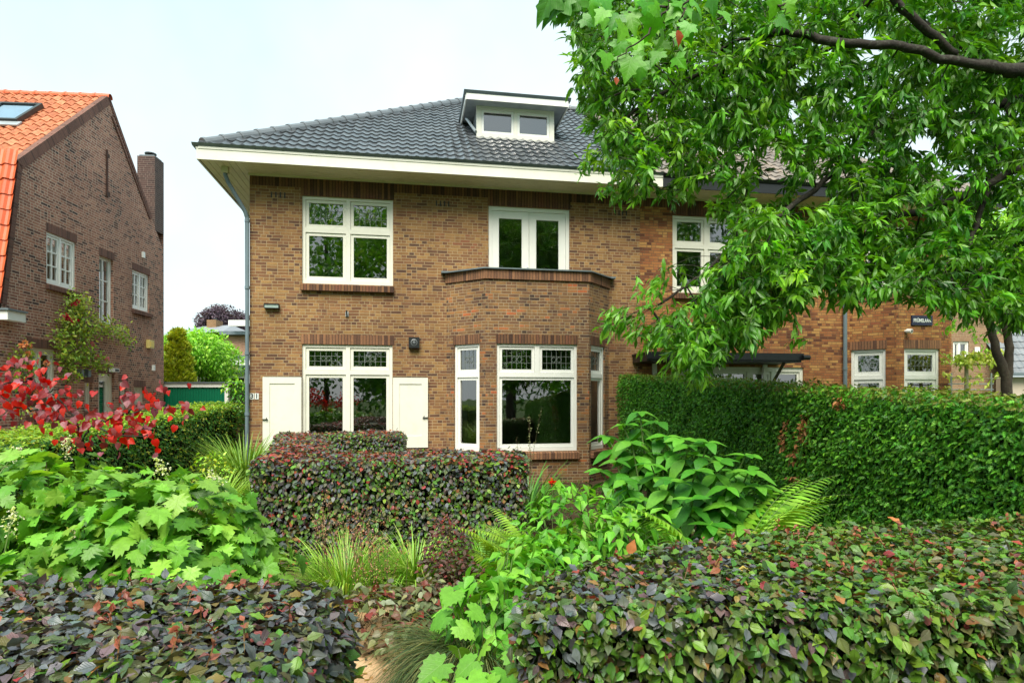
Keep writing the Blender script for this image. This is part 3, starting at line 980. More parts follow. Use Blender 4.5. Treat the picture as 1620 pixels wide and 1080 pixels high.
def text_mesh(name, body, size, T, m, parent, ext=0.002, align='CENTER', sx=1.0, bold=0.0):
    cu = bpy.data.curves.new(name, 'FONT')
    cu.body = body; cu.size = size; cu.align_x = align; cu.align_y = 'CENTER'; cu.extrude = ext; cu.offset = bold
    tmp = bpy.data.objects.new('tmp', cu)
    COL.objects.link(tmp)
    dg = bpy.context.evaluated_depsgraph_get()
    me = bpy.data.meshes.new_from_object(tmp.evaluated_get(dg))
    bpy.data.objects.remove(tmp)
    # text lies in x,y -> stand it up to x,z
    me.transform(Matrix.Diagonal((sx, 1, 1, 1)))
    me.transform(Matrix.Rotation(R(90), 4, 'X'))
    me.transform(T)
    me.name = name
    me.materials.clear()
    return link_mesh(name, me, m, parent)


M['enamel_white'] = m_plain('enamel_white', (214, 220, 218), 0.25, 0.03)
M['enamel_blue'] = m_plain('enamel_blue', (20, 30, 58), 0.22, 0.1)
s, z = HF.on_t(402.5, 626.5, 0)
e = empty('house_number', HF.w(0, 0, 0), R(9.54)); tag(e, 'white house number plates reading 31 on the brick beside the left shutter', 'number plate')
for i, ch in enumerate('31'):
    xx = s - 0.045 + i * 0.09
    pl = MB().box(xx - 0.038, xx + 0.038, -0.012, -0.002, z - 0.06, z + 0.06).build('number_plate', M['enamel_white'], e, bevel=0.003)
    text_mesh('numeral', ch, 0.13, TM((xx, -0.0145, z)), M['black'], pl, bold=0.002)

# things inside the ground floor room
M['screen'] = m_plain('screen', (14, 15, 18), 0.2, 0.1)
dk = empty('desk', HF.w(1.8, 0.62, 0.13), R(9.54)); tag(dk, 'dark desk behind the shuttered ground floor window', 'desk')
MB().box(-0.75, 0.85, -0.3, 0.4, 0.60, 0.64).build('desk_top', M['room_floor'], dk)
for x in (-0.7, 0.78):
    for y in (-0.26, 0.34):
        MB().box(x, x + 0.05, y, y + 0.05, 0, 0.6).build('leg', M['dark_metal'], dk)
mo = empty('monitor', HF.w(1.62, 0.62, 0.77), R(9.54)); tag(mo, 'black computer monitor seen through the left pane of the shuttered window', 'monitor')
MB().box(-0.28, 0.28, -0.02, 0.02, 0.12, 0.46).build('screen', M['screen'], mo, bevel=0.005)
MB().box(-0.03, 0.03, 0.02, 0.05, 0.01, 0.3).box(-0.12, 0.12, -0.06, 0.1, 0.002, 0.012).build('stand', M['dark_metal'], mo)
dl = empty('desk_lamp', HF.w(2.62, 0.5, 0.77), R(9.54)); tag(dl, 'white arched desk lamp seen low in the right pane of the shuttered window', 'lamp')
MB().tube([(0, 0, 0.0), (0, 0, 0.25), (-0.06, 0, 0.38), (-0.18, 0, 0.44)], 0.012, 8).build('arm', M['white'], dl)
MB().tube([(-0.16, 0, 0.44), (-0.32, 0, 0.43)], [0.022, 0.028], 8).build('lamp_head', M['white'], dl)
MB().tube([(0, 0, 0.0), (0, 0, 0.02)], 0.08, 16).build('base', M['white'], dl)


def curtain(name, label, s0, s1, t, z0, z1, m, T=None):
    b = MB()
    n = 24
    xs = [s0 + (s1 - s0) * i / n for i in range(n + 1)]
    for i in range(n):
        ya, yb = t + 0.025 * math.sin(i * 1.7), t + 0.025 * math.sin((i + 1) * 1.7)
        b.face([(xs[i], ya, z0), (xs[i + 1], yb, z0), (xs[i + 1], yb, z1), (xs[i], ya, z1)])
    e = b.build(name, m)
    e.matrix_world = Matrix.Translation(Vector(HF.w(0, 0, 0))) @ Matrix.Rotation(R(9.54), 4, 'Z')
    return tag(e, label, 'curtain')
curtain('curtain', 'pale curtain gathered at the left edge of the upper left window', 1.12, 1.26, 0.25, 4.0, 5.9, M['curtain'])
curtain('curtain', 'cream curtain hanging at the left of the narrow left bay window', sA + 0.30, sA + 0.44, -0.02, 0.7, 2.95, M['curtain'])
curtain('curtain', 'grey curtain hanging in the narrow right bay window', sD - 0.48, sD - 0.3, -0.02, 0.7, 2.95, M['blind'])

# ================================================================ the attached house to the right
nxt = empty('attached_house', (HF.o[0], HF.o[1], 0), R(9.54))
tag(nxt, 'orange brown brick half of the pair with older brown roof tiles, behind the tree', 'house')
SE = 16.1
NP = 0.72
nA = 13.34; nB = HF.on_t(1418, 600, -NP)[0]; nC = HF.on_t(1502, 600, -NP)[0]; nD = min(SE, nC + (nB - nA))
NW = (8.926, 10.56, 4.10, 5.826)
NU = (13.75, 15.2, 4.25, 5.83)
ND = (9.1, 12.15, 0.13, 2.45)
wm = MB().wall(PS, SE, 0, ZT, [NW, NU, ND, (nA + 0.2, nD - 0.2, 0.12, 3.0)], depth=0.13)
wm.face([(SE, 0, ZT), (SE, 0, 0), (SE, 9.5, 0), (SE, 9.5, ZT)])
wm.face([(PS, 9.5, 0), (PS, 9.5, ZT), (SE, 9.5, ZT), (SE, 9.5, 0)])
wm.build('wall', M['brick_next'], nxt)
rb = MB()
for (z0, z1) in ((0.13, 3.1), (3.35, 6.15)):
    a, b, c, d = PS + 0.02, SE - 0.15, 0.14, 5.0
    rb.face([(a, d, z0), (b, d, z0), (b, d, z1), (a, d, z1)])
    rb.face([(a, c, z0), (a, d, z0), (a, d, z1), (a, c, z1)])
    rb.face([(b, d, z0), (b, c, z0), (b, c, z1), (b, d, z1)])
    rb.face([(a, c, z1), (a, d, z1), (b, d, z1), (b, c, z1)])
    rb.face([(a, c, z0), (b, c, z0), (b, d, z0), (a, d, z0)])
rb.build('room', M['room'], nxt)
w, h = NW[1] - NW[0], NW[3] - NW[2]
window(nxt, hole_T(NW), w, h, std_cells(w, h, 5.15 - NW[2], lead=False), sw=0.06)
brick_sill(nxt, I4, NW[0] - 0.02, NW[1] + 0.02, NW[2], M['soldier_dark'], out=0.09, hgt=0.14)
w, h = NU[1] - NU[0], NU[3] - NU[2]
window(nxt, hole_T(NU), w, h, std_cells(w, h, 5.15 - NU[2], lead=False), sw=0.06)
for a, b in ((PS + 0.002, NW[0] - 0.02), (NW[1] + 0.02, 13.3)):
    brick_strip(nxt, I4, a, b, 5.985, ZT - 0.003, M['soldier_dark'], 0.003, 'soldier_course')
brick_strip(nxt, I4, NW[0] - 0.02, NW[1] + 0.02, NW[3] + 0.003, ZT - 0.003, M['soldier_dark'], 0.006)
# porch: door flanked by lights under a black canopy
w, h = ND[1] - ND[0], ND[3] - ND[2]
window(nxt, hole_T(ND), w, h, [(0.08, 0.62, 0.3, h - 0.10, (1, 3)), (1.75, 2.25, 0.3, h - 0.10, (1, 3)), (0.72, 1.65, 2.0, h - 0.1, 'plain'), (2.35, w - 0.08, 0.3, h - 0.1, (1, 3))], name='porch_front')
MB(hole_T(ND)).box(0.74, 1.63, 0.02, 0.06, 0.02, 1.96).build('door', m_plain('door_green', (38, 54, 44), 0.35), nxt, bevel=0.004)
c0, zc = HF.on_t(1024, 560, -0.85); c1, _ = HF.on_t(1268, 572, -0.85)
zc1 = HF.on_t(1100, 557, -0.85)[1]
MB().box(c0, c1, -0.85, -0.004, zc1 - 0.19, zc1 - 0.03).box(c0 - 0.03, c1 + 0.03, -0.9, -0.86, zc1 - 0.15, zc1).box(c0 - 0.02, c1 + 0.02, -0.86, -0.004, zc1 - 0.028, zc1 - 0.004).build('canopy', M['black'], nxt, bevel=0.006)
MB().tube([(c1 - 0.03, -0.93, zc1 - 0.09), (c1 + 0.13, -0.93, zc1 - 0.09)], 0.055, 10).build('canopy_gutter', M['black'], nxt)
for x in (c0 + 0.5, c1 - 0.35):
    MB().tube([(x, -0.02, zc1 - 0.95), (x, -0.75, zc1 - 0.2)], 0.045, 4).build('canopy_brace', m_plain('brace_wood', (88, 84, 60), 0.7), nxt)
    MB().box(x - 0.05, x + 0.05, -0.05, -0.004, 1.3, zc1 - 0.2).build('canopy_post', M['cream'], nxt)
slots(nxt, 15.9, 5.8)
# pipe
p2 = HF.on_t(1337, 500, -0.07)[0]
dp = MB().tube([(p2, -0.07, 0), (p2, -0.07, 6.2)], 0.045, 12)
for z in (2.4, 4.1, 5.6): dp.tube([(p2, -0.07, z), (p2, -0.07, z + 0.06)], 0.053, 12)
dp.build('downpipe', M['pipe_grey'], nxt, smooth=True)
# bay
nP = [(nA, 0.0), (nB, -NP), (nC, -NP), (nD, 0.0)]
bw = MB(); NT_ = []
nz0, nz1 = 0.665, 2.86
nwins = []
x0, _ = along(nP[0], nP[1], 1344.5, HF); x1, _ = along(nP[0], nP[1], 1401, HF)
nwins.append((max(0.03, x0), x1))
nwins.append((HF.on_t(1430.5, 600, -NP)[0] - nB, HF.on_t(1486.5, 600, -NP)[0] - nB))
nwins.append(None)
NZT = 3.98
for k in range(3):
    P, Q = nP[k], nP[k + 1]
    L = math.hypot(Q[0] - P[0], Q[1] - P[1])
    ang = math.degrees(math.atan2(Q[1] - P[1], Q[0] - P[0]))
    T = TM((P[0], P[1], 0), ang)
    NT_.append((T, L))
    bw.M = T
    hs = [(nwins[k][0], nwins[k][1], nz0, nz1)] if nwins[k] else []
    bw.wall(0, L, 0, NZT, hs, depth=0.12)
bw.M = I4
bw.face([(*p, NZT) for p in nP])
bw.build('bay_wall', M['brick_next'], nxt)
for k in range(2):
    T, L = NT_[k]
    a, b = nwins[k]
    w, h = b - a, nz1 - nz0
    tz = 2.215 - nz0
    window(nxt, T @ TM((a, FY, nz0)), w, h, [(0.055, w - 0.055, 0.07, tz - 0.045, 'plain'), (0.055, w - 0.055, tz + 0.045, h - 0.055, 'lead')], sw=0.075, mat='white')
    brick_strip(nxt, T, max(0.01, a - 0.02), b + 0.03, nz1 + 0.003, nz1 + 0.2, M['soldier'], 0.005)
pb = MB()
P1, P2 = offset_poly(nP, 0.03), offset_poly(nP, -0.18)
P1[3] = (SE, 0); P2[3] = (SE - 0.2, 0)
ring_wall(pb, P1, NZT + 0.002, NZT + 0.16)
for i in range(3):
    pb.face([(*P2[i], NZT + 0.002), (*P2[i + 1], NZT + 0.002), (*P1[i + 1], NZT + 0.002), (*P1[i], NZT + 0.002)])
    pb.face([(*P1[i], NZT + 0.16), (*P1[i + 1], NZT + 0.16), (*P2[i + 1], NZT + 0.16), (*P2[i], NZT + 0.16)])
pb.build('parapet', M['soldier'], nxt)
rl = MB()
for i in range(3):
    p, q = offset_poly(nP, -0.04)[i], offset_poly(nP, -0.04)[i + 1]
    for zz in (NZT + 0.62, NZT + 0.36):
        rl.tube([(*p, zz), (*q, zz)], 0.02, 6)
    n_ = 7
    for j in range(n_ + 1):
        x = [p[c] + (q[c] - p[c]) * j / n_ for c in (0, 1)]
        rl.tube([(*x, NZT + 0.16), (*x, NZT + 0.62)], 0.012, 5)
rl.build('railing', M['white'], nxt)
# eaves
fa = MB().box(PS + 0.252, ROOF_END, -0.68, -0.65, 6.19, 6.40).box(ROOF_END, ROOF_END + 0.03, -0.68, 10.2, 6.19, 6.40)
fa.build('fascia', M['black'], nxt)
MB().extr([(-0.70, 6.402), (-0.60, 6.402), (-0.60, 6.46), (-0.745, 6.46)], PS + 0.252, ROOF_END + 0.05).build('gutter', M['black'], nxt)
MB().box(13.4, ROOF_END, -0.64, 0.0, 6.2, 6.22).box(SE, ROOF_END, 0.0, 10.2, 6.2, 6.22).build('soffit', M['soffit'], nxt)
tiles('roof', M['tile_old'], nxt, slope_T((PS, -0.66, RZ0), PITCH), ROOF_END - PS, LS, cuts=[hipn_r], seed=5, g=0.335, tw=0.205)
ridge_caps('ridge_tiles', M['tile_old'], nxt, (PS + 0.01, -0.66 + D, rz1 + 0.05), (ROOF_END - D, -0.66 + D, rz1 + 0.05), 0.11, 0.36)
ridge_caps('ridge_tiles', M['tile_old'], nxt, (ROOF_END - 0.05, -0.61, RZ0 + 0.06), (ROOF_END - D, -0.66 + D, rz1 + 0.05), 0.12, 0.4)
rs = MB()
rs.face([(ROOF_END, -0.66, RZ0 - 0.03), (ROOF_END, -0.66 + 2 * D, RZ0 - 0.03), (ROOF_END - D, -0.66 + D, rz1 - 0.03)])
rs.face([(PS, -0.66 + D, rz1 - 0.02), (PS, -0.66 + 2 * D, RZ0), (ROOF_END, -0.66 + 2 * D, RZ0), (ROOF_END - D, -0.66 + D, rz1 - 0.02)])
rs.face([(PS, -0.66, RZ0 - 0.03), (ROOF_END, -0.66, RZ0 - 0.03), (ROOF_END - D, -0.66 + D, rz1 - 0.03), (PS, -0.66 + D, rz1 - 0.03)])
rs.build('roof_back', M['tile_old'], nxt)
make_dormer(nxt, 2 * PS - dx1, 2 * PS - dx0, dt, dz0, dz1, flip=True)

# street sign, security lamp
s0, z0 = HF.on_t(1442, 514, -NP - 0.02); s1, z1 = HF.on_t(1475, 499.5, -NP - 0.02)
e = empty('street_sign', HF.w(0, 0, 0), R(9.54)); tag(e, 'dark blue enamel street name sign reading PRÜMELAAN on the orange brick bay', 'sign')
yy = -NP
pl = MB().box(s0, s1, yy - 0.03, yy - 0.002, z0, z1).build('sign_plate', M['enamel_blue'], e, bevel=0.006)
text_mesh('sign_text', 'PRÜMELAAN', 0.115, TM(((s0 + s1) / 2, yy - 0.032, (z0 + z1) / 2 - 0.008)), M['enamel_white'], pl, sx=(s1 - s0) * 0.9 / 0.70, bold=0.0025)
s, z = HF.on_t(1433.5, 524, -NP)
on_house('security_camera', 'small round white security camera on the brick below the street sign', 'camera',
         [('bracket', MB().tube([(s - 0.02, yy - 0.003, z), (s - 0.02, yy - 0.06, z)], 0.03, 12), M['white']),
          ('camera_body', MB().tube([(s - 0.02, yy - 0.05, z), (s + 0.01, yy - 0.15, z - 0.01)], 0.05, 14), M['white']),
          ('lens', MB().tube([(s + 0.01, yy - 0.152, z - 0.01), (s + 0.012, yy - 0.158, z - 0.01)], 0.026, 12), M['black'])])
s, z = HF.on_t(964, 522, -0.2)
on_house('wall_bracket', 'short black pipe sticking out of the brick at the right edge of the bay', 'bracket',
         [('pipe', MB().tube([(s - 0.06, -0.25, z + 0.06), (s + 0.12, -0.2, z - 0.02)], 0.018, 8), M['dark_metal']), ('fixing', MB().tube([(s + 0.0, -0.003, z + 0.03), (s + 0.0, -0.23, z + 0.03)], 0.014, 8), M['dark_metal'])])

# ================================================================ the red roofed house on the left
LF = Frame(4.42, (-10.08, 12.07))
lh = empty('gabled_house', (LF.o[0], LF.o[1], 0), R(4.42))
tag(lh, 'red brown brick gabled house with orange pantile roof and tall chimney, left edge', 'house')
LM = Matrix(((0, -1, 0, 0), (1, 0, 0, 0), (0, 0, 1, 0), (0, 0, 0, 1)))     # wall x -> t, wall y -> -s
def ls(u, v, s=0.0): return LF.on_s(u, v, s)
EV = ls(2, 480); KK = ls(28, 257); PK = ls(172, 154); RB = ls(240, 345); TE = ls(259, 300)[0]
KC = ls(246, 350)[0]
T0 = -0.55
def lrect(u0, u1, vt, vb, s=0.0):
    t0, zt = ls(u0, vt, s); t1, _ = ls(u1, vt, s)
    return (t0, t1, ls(u0, vb, s)[1], zt)
LW = [lrect(73.5, 120, 365.5, 447.5), lrect(157, 179.5, 403, 510), lrect(209.5, 236, 425.5, 487.5),
      lrect(43, 90, 548, 655), lrect(134, 146, 605, 650), lrect(156, 181, 590, 690), lrect(188, 201, 603, 650), lrect(212, 229, 612, 650)]
b = MB(LM).wall(T0, TE, 3.3, 9.7, LW[:3], depth=0.14)
me = b.mesh('gable_wall')
low = MB(LM).wall(T0, TE, 0, 3.3, LW[3:], depth=0.14).mesh('gable_low')
bm = bmesh.new(); bm.from_mesh(me)
def cut(p, q):    # remove above the line p->q (t,z), p left
    d = Vector((0, q[0] - p[0], q[1] - p[1]))
    bmesh.ops.bisect_plane(bm, geom=bm.verts[:] + bm.edges[:] + bm.faces[:], dist=1e-5, plane_co=Vector((0, p[0], p[1])), plane_no=Vector((0, -d.z, d.y)), clear_outer=True)
cut(KK, PK); cut(PK, RB)
# lower mansard: remove what lies in front of the steep line, above the eaves only
cut(EV, KK)
bm.from_mesh(low)
bm.to_mesh(me); bm.free()
link_mesh('gable_wall', me, M['brick_left'], lh)
DL = -9.0
fw_ = MB()
fw_.face([(DL, T0, 0), (0, T0, 0), (0, T0, EV[1]), (DL, T0, EV[1])])
fw_.face([(DL, TE, 0), (DL, TE, RB[1]), (0, TE, RB[1]), (0, TE, 0)])
fw_.build('wall', M['brick_left'], lh)
lr = MB()      # dim rooms behind the openings
lr.face([(-3.0, -0.2, 0.05), (-3.0, TE - 0.2, 0.05), (-3.0, TE - 0.2, 6.2), (-3.0, -0.2, 6.2)])
lr.face([(-3.0, -0.2, 3.0), (-0.15, -0.2, 3.0), (-0.15, TE - 0.2, 3.0), (-3.0, TE - 0.2, 3.0)])
lr.face([(-3.0, -0.2, 0.05), (-0.15, -0.2, 0.05), (-0.15, TE - 0.2, 0.05), (-3.0, TE - 0.2, 0.05)])
lr.build('room', M['room'], lh)
# roofs
pit = math.degrees(math.atan2(PK[1] - KK[1], PK[0] - KK[0]))
Lup = math.hypot(PK[0] - KK[0], PK[1] - KK[1])
tiles('roof', M['tile_orange'], lh, slope_T((DL, KK[0] - 0.02, KK[1] + 0.0), pit), -DL - 0.1, Lup, seed=11, tw=0.23, g=0.30, amp=0.03, kind='wave')
lo = math.degrees(math.atan2(KK[1] - EV[1], KK[0] - EV[0]))
Llo = math.hypot(KK[0] - EV[0], KK[1] - EV[1])
tiles('lower_roof', M['tile_red'], lh, slope_T((DL, EV[0] - 0.16, EV[1]), lo), -DL - 0.1, Llo + 0.12, seed=12, tw=0.24, g=0.32, amp=0.035, kind='wave')
ridge_caps('ridge_tiles', M['tile_red'], lh, (DL, PK[0], PK[1] + 0.02), (0.02, PK[0], PK[1] + 0.02), 0.10, 0.36)
bk = MB()
bk.face([(-0.13, PK[0], PK[1] - 0.02), (DL, PK[0], PK[1] - 0.02), (DL, RB[0], RB[1]), (-0.13, RB[0], RB[1])])
bk.build('roof_back', M['tile_orange'], lh)
# brick verge following the roofline
def verge(p, q, wd=0.20, s0=-0.12, s1=0.018, m='soldier_left', up=0.02, nm='verge'):
    d = Vector((0, q[0] - p[0], q[1] - p[1])); L = d.length; d.normalize()
    nrm = Vector((0, -d.z, d.y))
    b = MB()
    A = Vector((0, p[0], p[1])) + nrm * up; B_ = Vector((0, q[0], q[1])) + nrm * up
    lo_ = -nrm * wd
    X0, X1 = Vector((s0, 0, 0)), Vector((s1, 0, 0))
    b.face([A + lo_ + X1, B_ + lo_ + X1, B_ + X1, A + X1], [(0.02, 0), (0.02, L), (wd, L), (wd, 0)])
    b.face([A + X1, B_ + X1, B_ + X0, A + X0], [(0.02, 0), (0.02, L), (0.15, L), (0.15, 0)])
    b.face([A + lo_ + X0, B_ + lo_ + X0, B_ + lo_ + X1, A + lo_ + X1])
    b.face([A + lo_ + X0, A + lo_ + X1, A + X1, A + X0]); b.face([B_ + lo_ + X1, B_ + lo_ + X0, B_ + X0, B_ + X1])
    b.build(nm, M[m], lh)
verge(KK, PK, up=0.05)
verge(EV, KK, up=0.0, wd=0.12)
verge(PK, RB, wd=0.10, up=0.03)
verge((PK[0] + 0.2, PK[1] - 0.35), (RB[0] - 0.02, RB[1] + 0.02), wd=0.05, s1=0.03, up=-0.10, nm='verge_trim')
# eaves box
t_a, z_a = LF.on_s(12, 490, 0.22); t_b, _ = LF.on_s(40, 490, 0.22)
zeb = LF.on_s(40, 510, 0.22)[1]; zet = LF.on_s(40, 496, 0.22)[1]
MB().box(DL, 0.22, t_a, t_a + 0.5, zeb, zet).box(-0.003, 0.22, t_a + 0.5, t_b, zeb, zet).build('eaves_box', M['white'], lh, bevel=0.01)
MB().box(DL, 0.26, t_a - 0.04, t_a + 0.5, zet + 0.003, zet + 0.04).box(-0.003, 0.26, t_a + 0.5, t_b + 0.03, zet + 0.003, zet + 0.04).build('gutter', M['zinc'], lh)
# windows
def lwin(r, cells_f, mat='white', sw=0.05, sill=True, name='window', y=0.07, lint=True):
    w, h = r[1] - r[0], r[3] - r[2]
    T = LM @ TM((r[0], y, r[2]))
    o = window(lh, T, w, h, cells_f(w, h), sw=sw, mat=mat, name=name, fd=0.06, bar=0.03)
    if sill: brick_sill(lh, LM, r[0] - 0.03, r[1] + 0.1, r[2], M['soldier_left'], out=0.07, hgt=0.13)
    if lint: brick_strip(lh, LM, r[0] - 0.02, r[1] + 0.04, r[3] + 0.004, r[3] + 0.19, M['soldier_left'], 0.006)
    return o
two = lambda st: (lambda w, h: [(0.05, w / 2 - 0.02, 0.06, h - 0.05, st), (w / 2 + 0.02, w - 0.05, 0.06, h - 0.05, st)])
one = lambda st, f=0.05: (lambda w, h: [(f, w - f, f, h - f, st)])
lwin(LW[0], two((2, 3)), y=0.03)
lwin(LW[1], one((2, 3), 0.03), sw=0.035, sill=False)
lwin(LW[2], two((2, 3)), y=0.04)
lwin(LW[3], lambda w, h: [(0.07, w / 2 - 0.03, h * 0.46, h - 0.08, 'plain'), (w / 2 + 0.03, w - 0.07, h * 0.46, h - 0.08, 'plain'), (0.07, w - 0.07, 0.08, h * 0.42, 'plain')], mat='cream')
lwin(LW[4], one('plain'), mat='cream')
dd = lwin(LW[5], lambda w, h: [(0.07, w - 0.13, 0.05, h - 0.08, (1, 1))], mat='cream', sill=False, name='door', sw=0.11)
lwin(LW[6], one('plain'), mat='cream')
lwin(LW[7], lambda w, h: [(0.05, w * 0.55, 0.05, h - 0.06, 'plain'), (w * 0.62, w - 0.1, 0.05, h - 0.06, 'plain')], mat='cream')
blb = MB(LM)
blb.box(LW[1][0] + 0.06, LW[1][1] - 0.03, 0.2, 0.21, LW[1][2], LW[1][3])
blb.box(LW[2][0] + 0.06, LW[2][1] - 0.03, 0.3, 0.31, LW[2][2], LW[2][3])
blb.build('blind', M['blind'], lh)
# chimney
c0 = ls(245, 245)[0]
pf = LF.w(0, c0)
cs = -0.50
bch = MB().box(cs, 0.002, c0, TE, RB[1] - 0.3, 8.88)
ch = bch.build('chimney', M['brick_dark'], lh)
MB().box(cs + 0.04, -0.04, c0 + 0.04, TE - 0.04, 8.88, 8.93).build('chimney_cap', M['zinc'], ch)
MB().tube([(cs / 2, (c0 + TE) / 2, 8.93), (cs / 2, (c0 + TE) / 2, 9.02)], 0.07, 10).tube([(cs / 2, (c0 + TE) / 2, 9.02), (cs / 2, (c0 + TE) / 2, 9.05)], 0.16, 12).build('chimney_cowl', M['dark_metal'], ch)
# skylight lying in the slope
def slope_px(u, v):
    n = Vector((0, -(PK[1] - KK[1]), (PK[0] - KK[0]))).normalized()
    d = np.array([(u - U0) / FPX, 1.0]); o = -LF.o
    ds, dt_, dz = float(d @ LF.a), float(d @ LF.b), -(v - V0) / FPX
    os_, ot = float(o @ LF.a), float(o @ LF.b)
    den = n.y * dt_ + n.z * dz
    k = (n.y * (KK[0] - ot) + n.z * (KK[1] - H)) / den
    s_, t_ = os_ + ds * k, ot + dt_ * k
    return s_ - DL, (t_ - KK[0]) / math.cos(R(pit))
xa, ya = slope_px(34, 198); xb, yb = slope_px(67, 172)
xr = (xa + xb) / 2
SKT = slope_T((DL, KK[0], KK[1]), pit)
SKT = SKT @ Matrix.Translation((xr - 0.95, ya, 0.03))
sk = MB(SKT).wall(0, 0.95, 0, 0.0001, []) if False else MB(SKT)
hh = yb - ya
sk.box(0, 0.95, 0, 0.07, 0, 0.10).box(0, 0.95, hh - 0.07, hh, 0, 0.10).box(0, 0.07, 0.07, hh - 0.07, 0, 0.10).box(0.88, 0.95, 0.07, hh - 0.07, 0, 0.10)
so = sk.build('skylight', M['dark_metal'], lh, bevel=0.006)
gp = m_glass('skylight_glass', (0.5, 0.6, 0.68))
MB(SKT).face([(0.07, 0.07, 0.07), (0.88, 0.07, 0.07), (0.88, hh - 0.07, 0.07), (0.07, hh - 0.07, 0.07)]).build('pane', gp, so)
MB(SKT).box(0.06, 0.89, 0.06, hh - 0.06, 0.035, 0.04).build('blind', m_plain('blue_blind', (170, 200, 220), 0.3), so)
MB(SKT).box(-0.1, 1.05, -0.22, -0.003, 0.015, 0.05).build('flashing', M['zinc_light'], so)
# wall anchor
ta, z1a = ls(168, 237); _, z0a = ls(168, 312)
an = empty('wall_anchor', LF.w(0, 0, 0), R(4.42)); tag(an, 'rusty iron wall anchor standing upright in the gable of the left house', 'wall anchor')
MB(LM).box(ta - 0.02, ta + 0.02, -0.04, -0.003, z0a, z1a).build('bar', m_plain('rust', (74, 52, 44), 0.9, 0.3, 20), an)
MB(LM).box(ta - 0.05, ta + 0.09, -0.05, -0.042, z0a + 0.02, z0a + 0.14).box(ta - 0.05, ta + 0.07, -0.05, -0.042, z1a - 0.2, z1a - 0.1).build('clamp', bpy.data.materials['rust'], an)
def on_left(name, label, cat, u0, u1, v0, v1, dep, m, inset=None, m2=None):
    t0, zt = ls(u0, v0); t1, _ = ls(u1, v0); zb = ls(u0, v1)[1]
    e = empty(name, LF.w(0, 0, 0), R(4.42)); tag(e, label, cat)
    MB(LM).box(t0, t1, -dep, -0.003, zb, zt).build('housing', m, e, bevel=0.008)
    if m2: MB(LM).box(t0 + (t1 - t0) * 0.15, t1 - (t1 - t0) * 0.15, -dep - 0.01, -dep - 0.001, zb + (zt - zb) * 0.15, zb + (zt - zb) * 0.8).build('cover', m2, e)
    return e
on_left('alarm_box', 'yellow alarm box on the brick gable near the back corner of the left house', 'alarm box', 231, 238.5, 537, 550, 0.10, m_plain('yellow', (214, 196, 120), 0.5), m2=m_plain('yellow2', (232, 206, 96), 0.5))
on_left('meter_box', 'small white box on the gable above the green garage door', 'box', 240, 243, 577, 586, 0.05, M['white'])
on_left('wall_lantern', 'grey wall lantern left of the side door, the left one of two', 'lamp', 122, 126, 584, 596, 0.1, M['zinc'])
on_left('wall_lantern', 'grey wall lantern nearest the side door of the left house', 'lamp', 133, 137.5, 584, 596, 0.1, M['zinc'])
on_left('door_lamp', 'white bulkhead lamp with dark lens above the side door of the left house', 'lamp', 172, 180, 582, 588, 0.14, M['white'], m2=M['black'])
on_left('insulator', 'small white insulator high on the gable of the left house', 'insulator', 224, 227, 398, 407, 0.05, M['white'])

# ================================================================ between and behind the houses
def gpt(u, Y, v): return G(u, Y, v)
GY = 18.75
x0, x1 = G(240, GY)[0], G(361, GY)[0]; zt = G(240, GY, 604)[2]
ga = empty('garage', (x0, GY, 0)); tag(ga, 'low garage with dark green double door in a white frame', 'garage')
w = x1 - x0
MB().box(0, w, 0.15, 5.5, 0, zt - 0.05).build('wall', M['brick_dark'], ga)
MB().box(0.0, 0.11, 0.0, 0.12, 0, zt - 0.1).box(w - 0.11, w, 0.0, 0.12, 0, zt - 0.1).box(0, w, 0.0, 0.12, zt - 0.16, zt - 0.04).build('frame', M['white'], ga, bevel=0.006)
dr_ = MB()
n = 26
for i in range(n):
    a = 0.115 + (w - 0.23) * i / n; b_ = 0.115 + (w - 0.23) * (i + 1) / n
    dr_.box(a + 0.004, b_ - 0.004, 0.045, 0.07, 0, zt - 0.165)
dr_.box(0.112, w - 0.112, 0.068, 0.10, 0, zt - 0.163)
dr_.build('door', M['green_door'], ga)
MB().box(-0.04, w + 0.04, -0.05, 5.6, zt - 0.035, zt).build('roof', M['zinc'], ga)

# low flat carport roofs behind
Y = 26.0
x0, x1 = G(309, Y)[0], G(392, Y)[0]; za, zb = G(0, Y, 590)[2], G(0, Y, 598)[2]
cpo = empty('carport', (x0, Y, 0)); tag(cpo, 'white fronted flat roof carport behind the green garage', 'carport')
MB().box(0, x1 - x0, 0, 5, zb, za).build('roof_edge', M['white'], cpo, bevel=0.01)
MB().box(-0.1, x1 - x0 + 0.1, -0.1, 5, za + 0.002, za + 0.1).build('roof', M['zinc'], cpo)
MB().box(0.0, 0.16, 0.02, 0.18, 0, zb).box(x1 - x0 - 0.16, x1 - x0, 0.02, 0.18, 0, zb).build('post', M['white'], cpo)
MB().box(0.2, x1 - x0 - 0.2, 0.3, 4.5, 0, zb - 0.05).build('wall', M['dark_metal'], cpo)
Y = 30.0
x0, x1 = G(361, Y)[0], G(400, Y)[0]
up_ = empty('flat_roof_extension', (x0, Y, 0)); tag(up_, 'white flat roofed extension seen just left of the downpipe', 'extension')
MB().box(0, x1 - x0, 0, 4, G(0, Y, 577)[2], G(0, Y, 565)[2]).build('roof_edge', M['white'], up_, bevel=0.01)
MB().box(-0.15, x1 - x0, -0.15, 4, G(0, Y, 565)[2] + 0.01, G(0, Y, 562)[2]).build('roof', M['zinc'], up_)
MB().box(0.4, x1 - x0, 0.2, 3.8, 0, G(0, Y, 577)[2] - 0.01).build('wall', M['zinc_light'], up_)
MB().box(0.6, x1 - x0 - 0.2, 0.18, 0.198, G(0, Y, 588)[2], G(0, Y, 580)[2]).build('window', M['black'], up_)

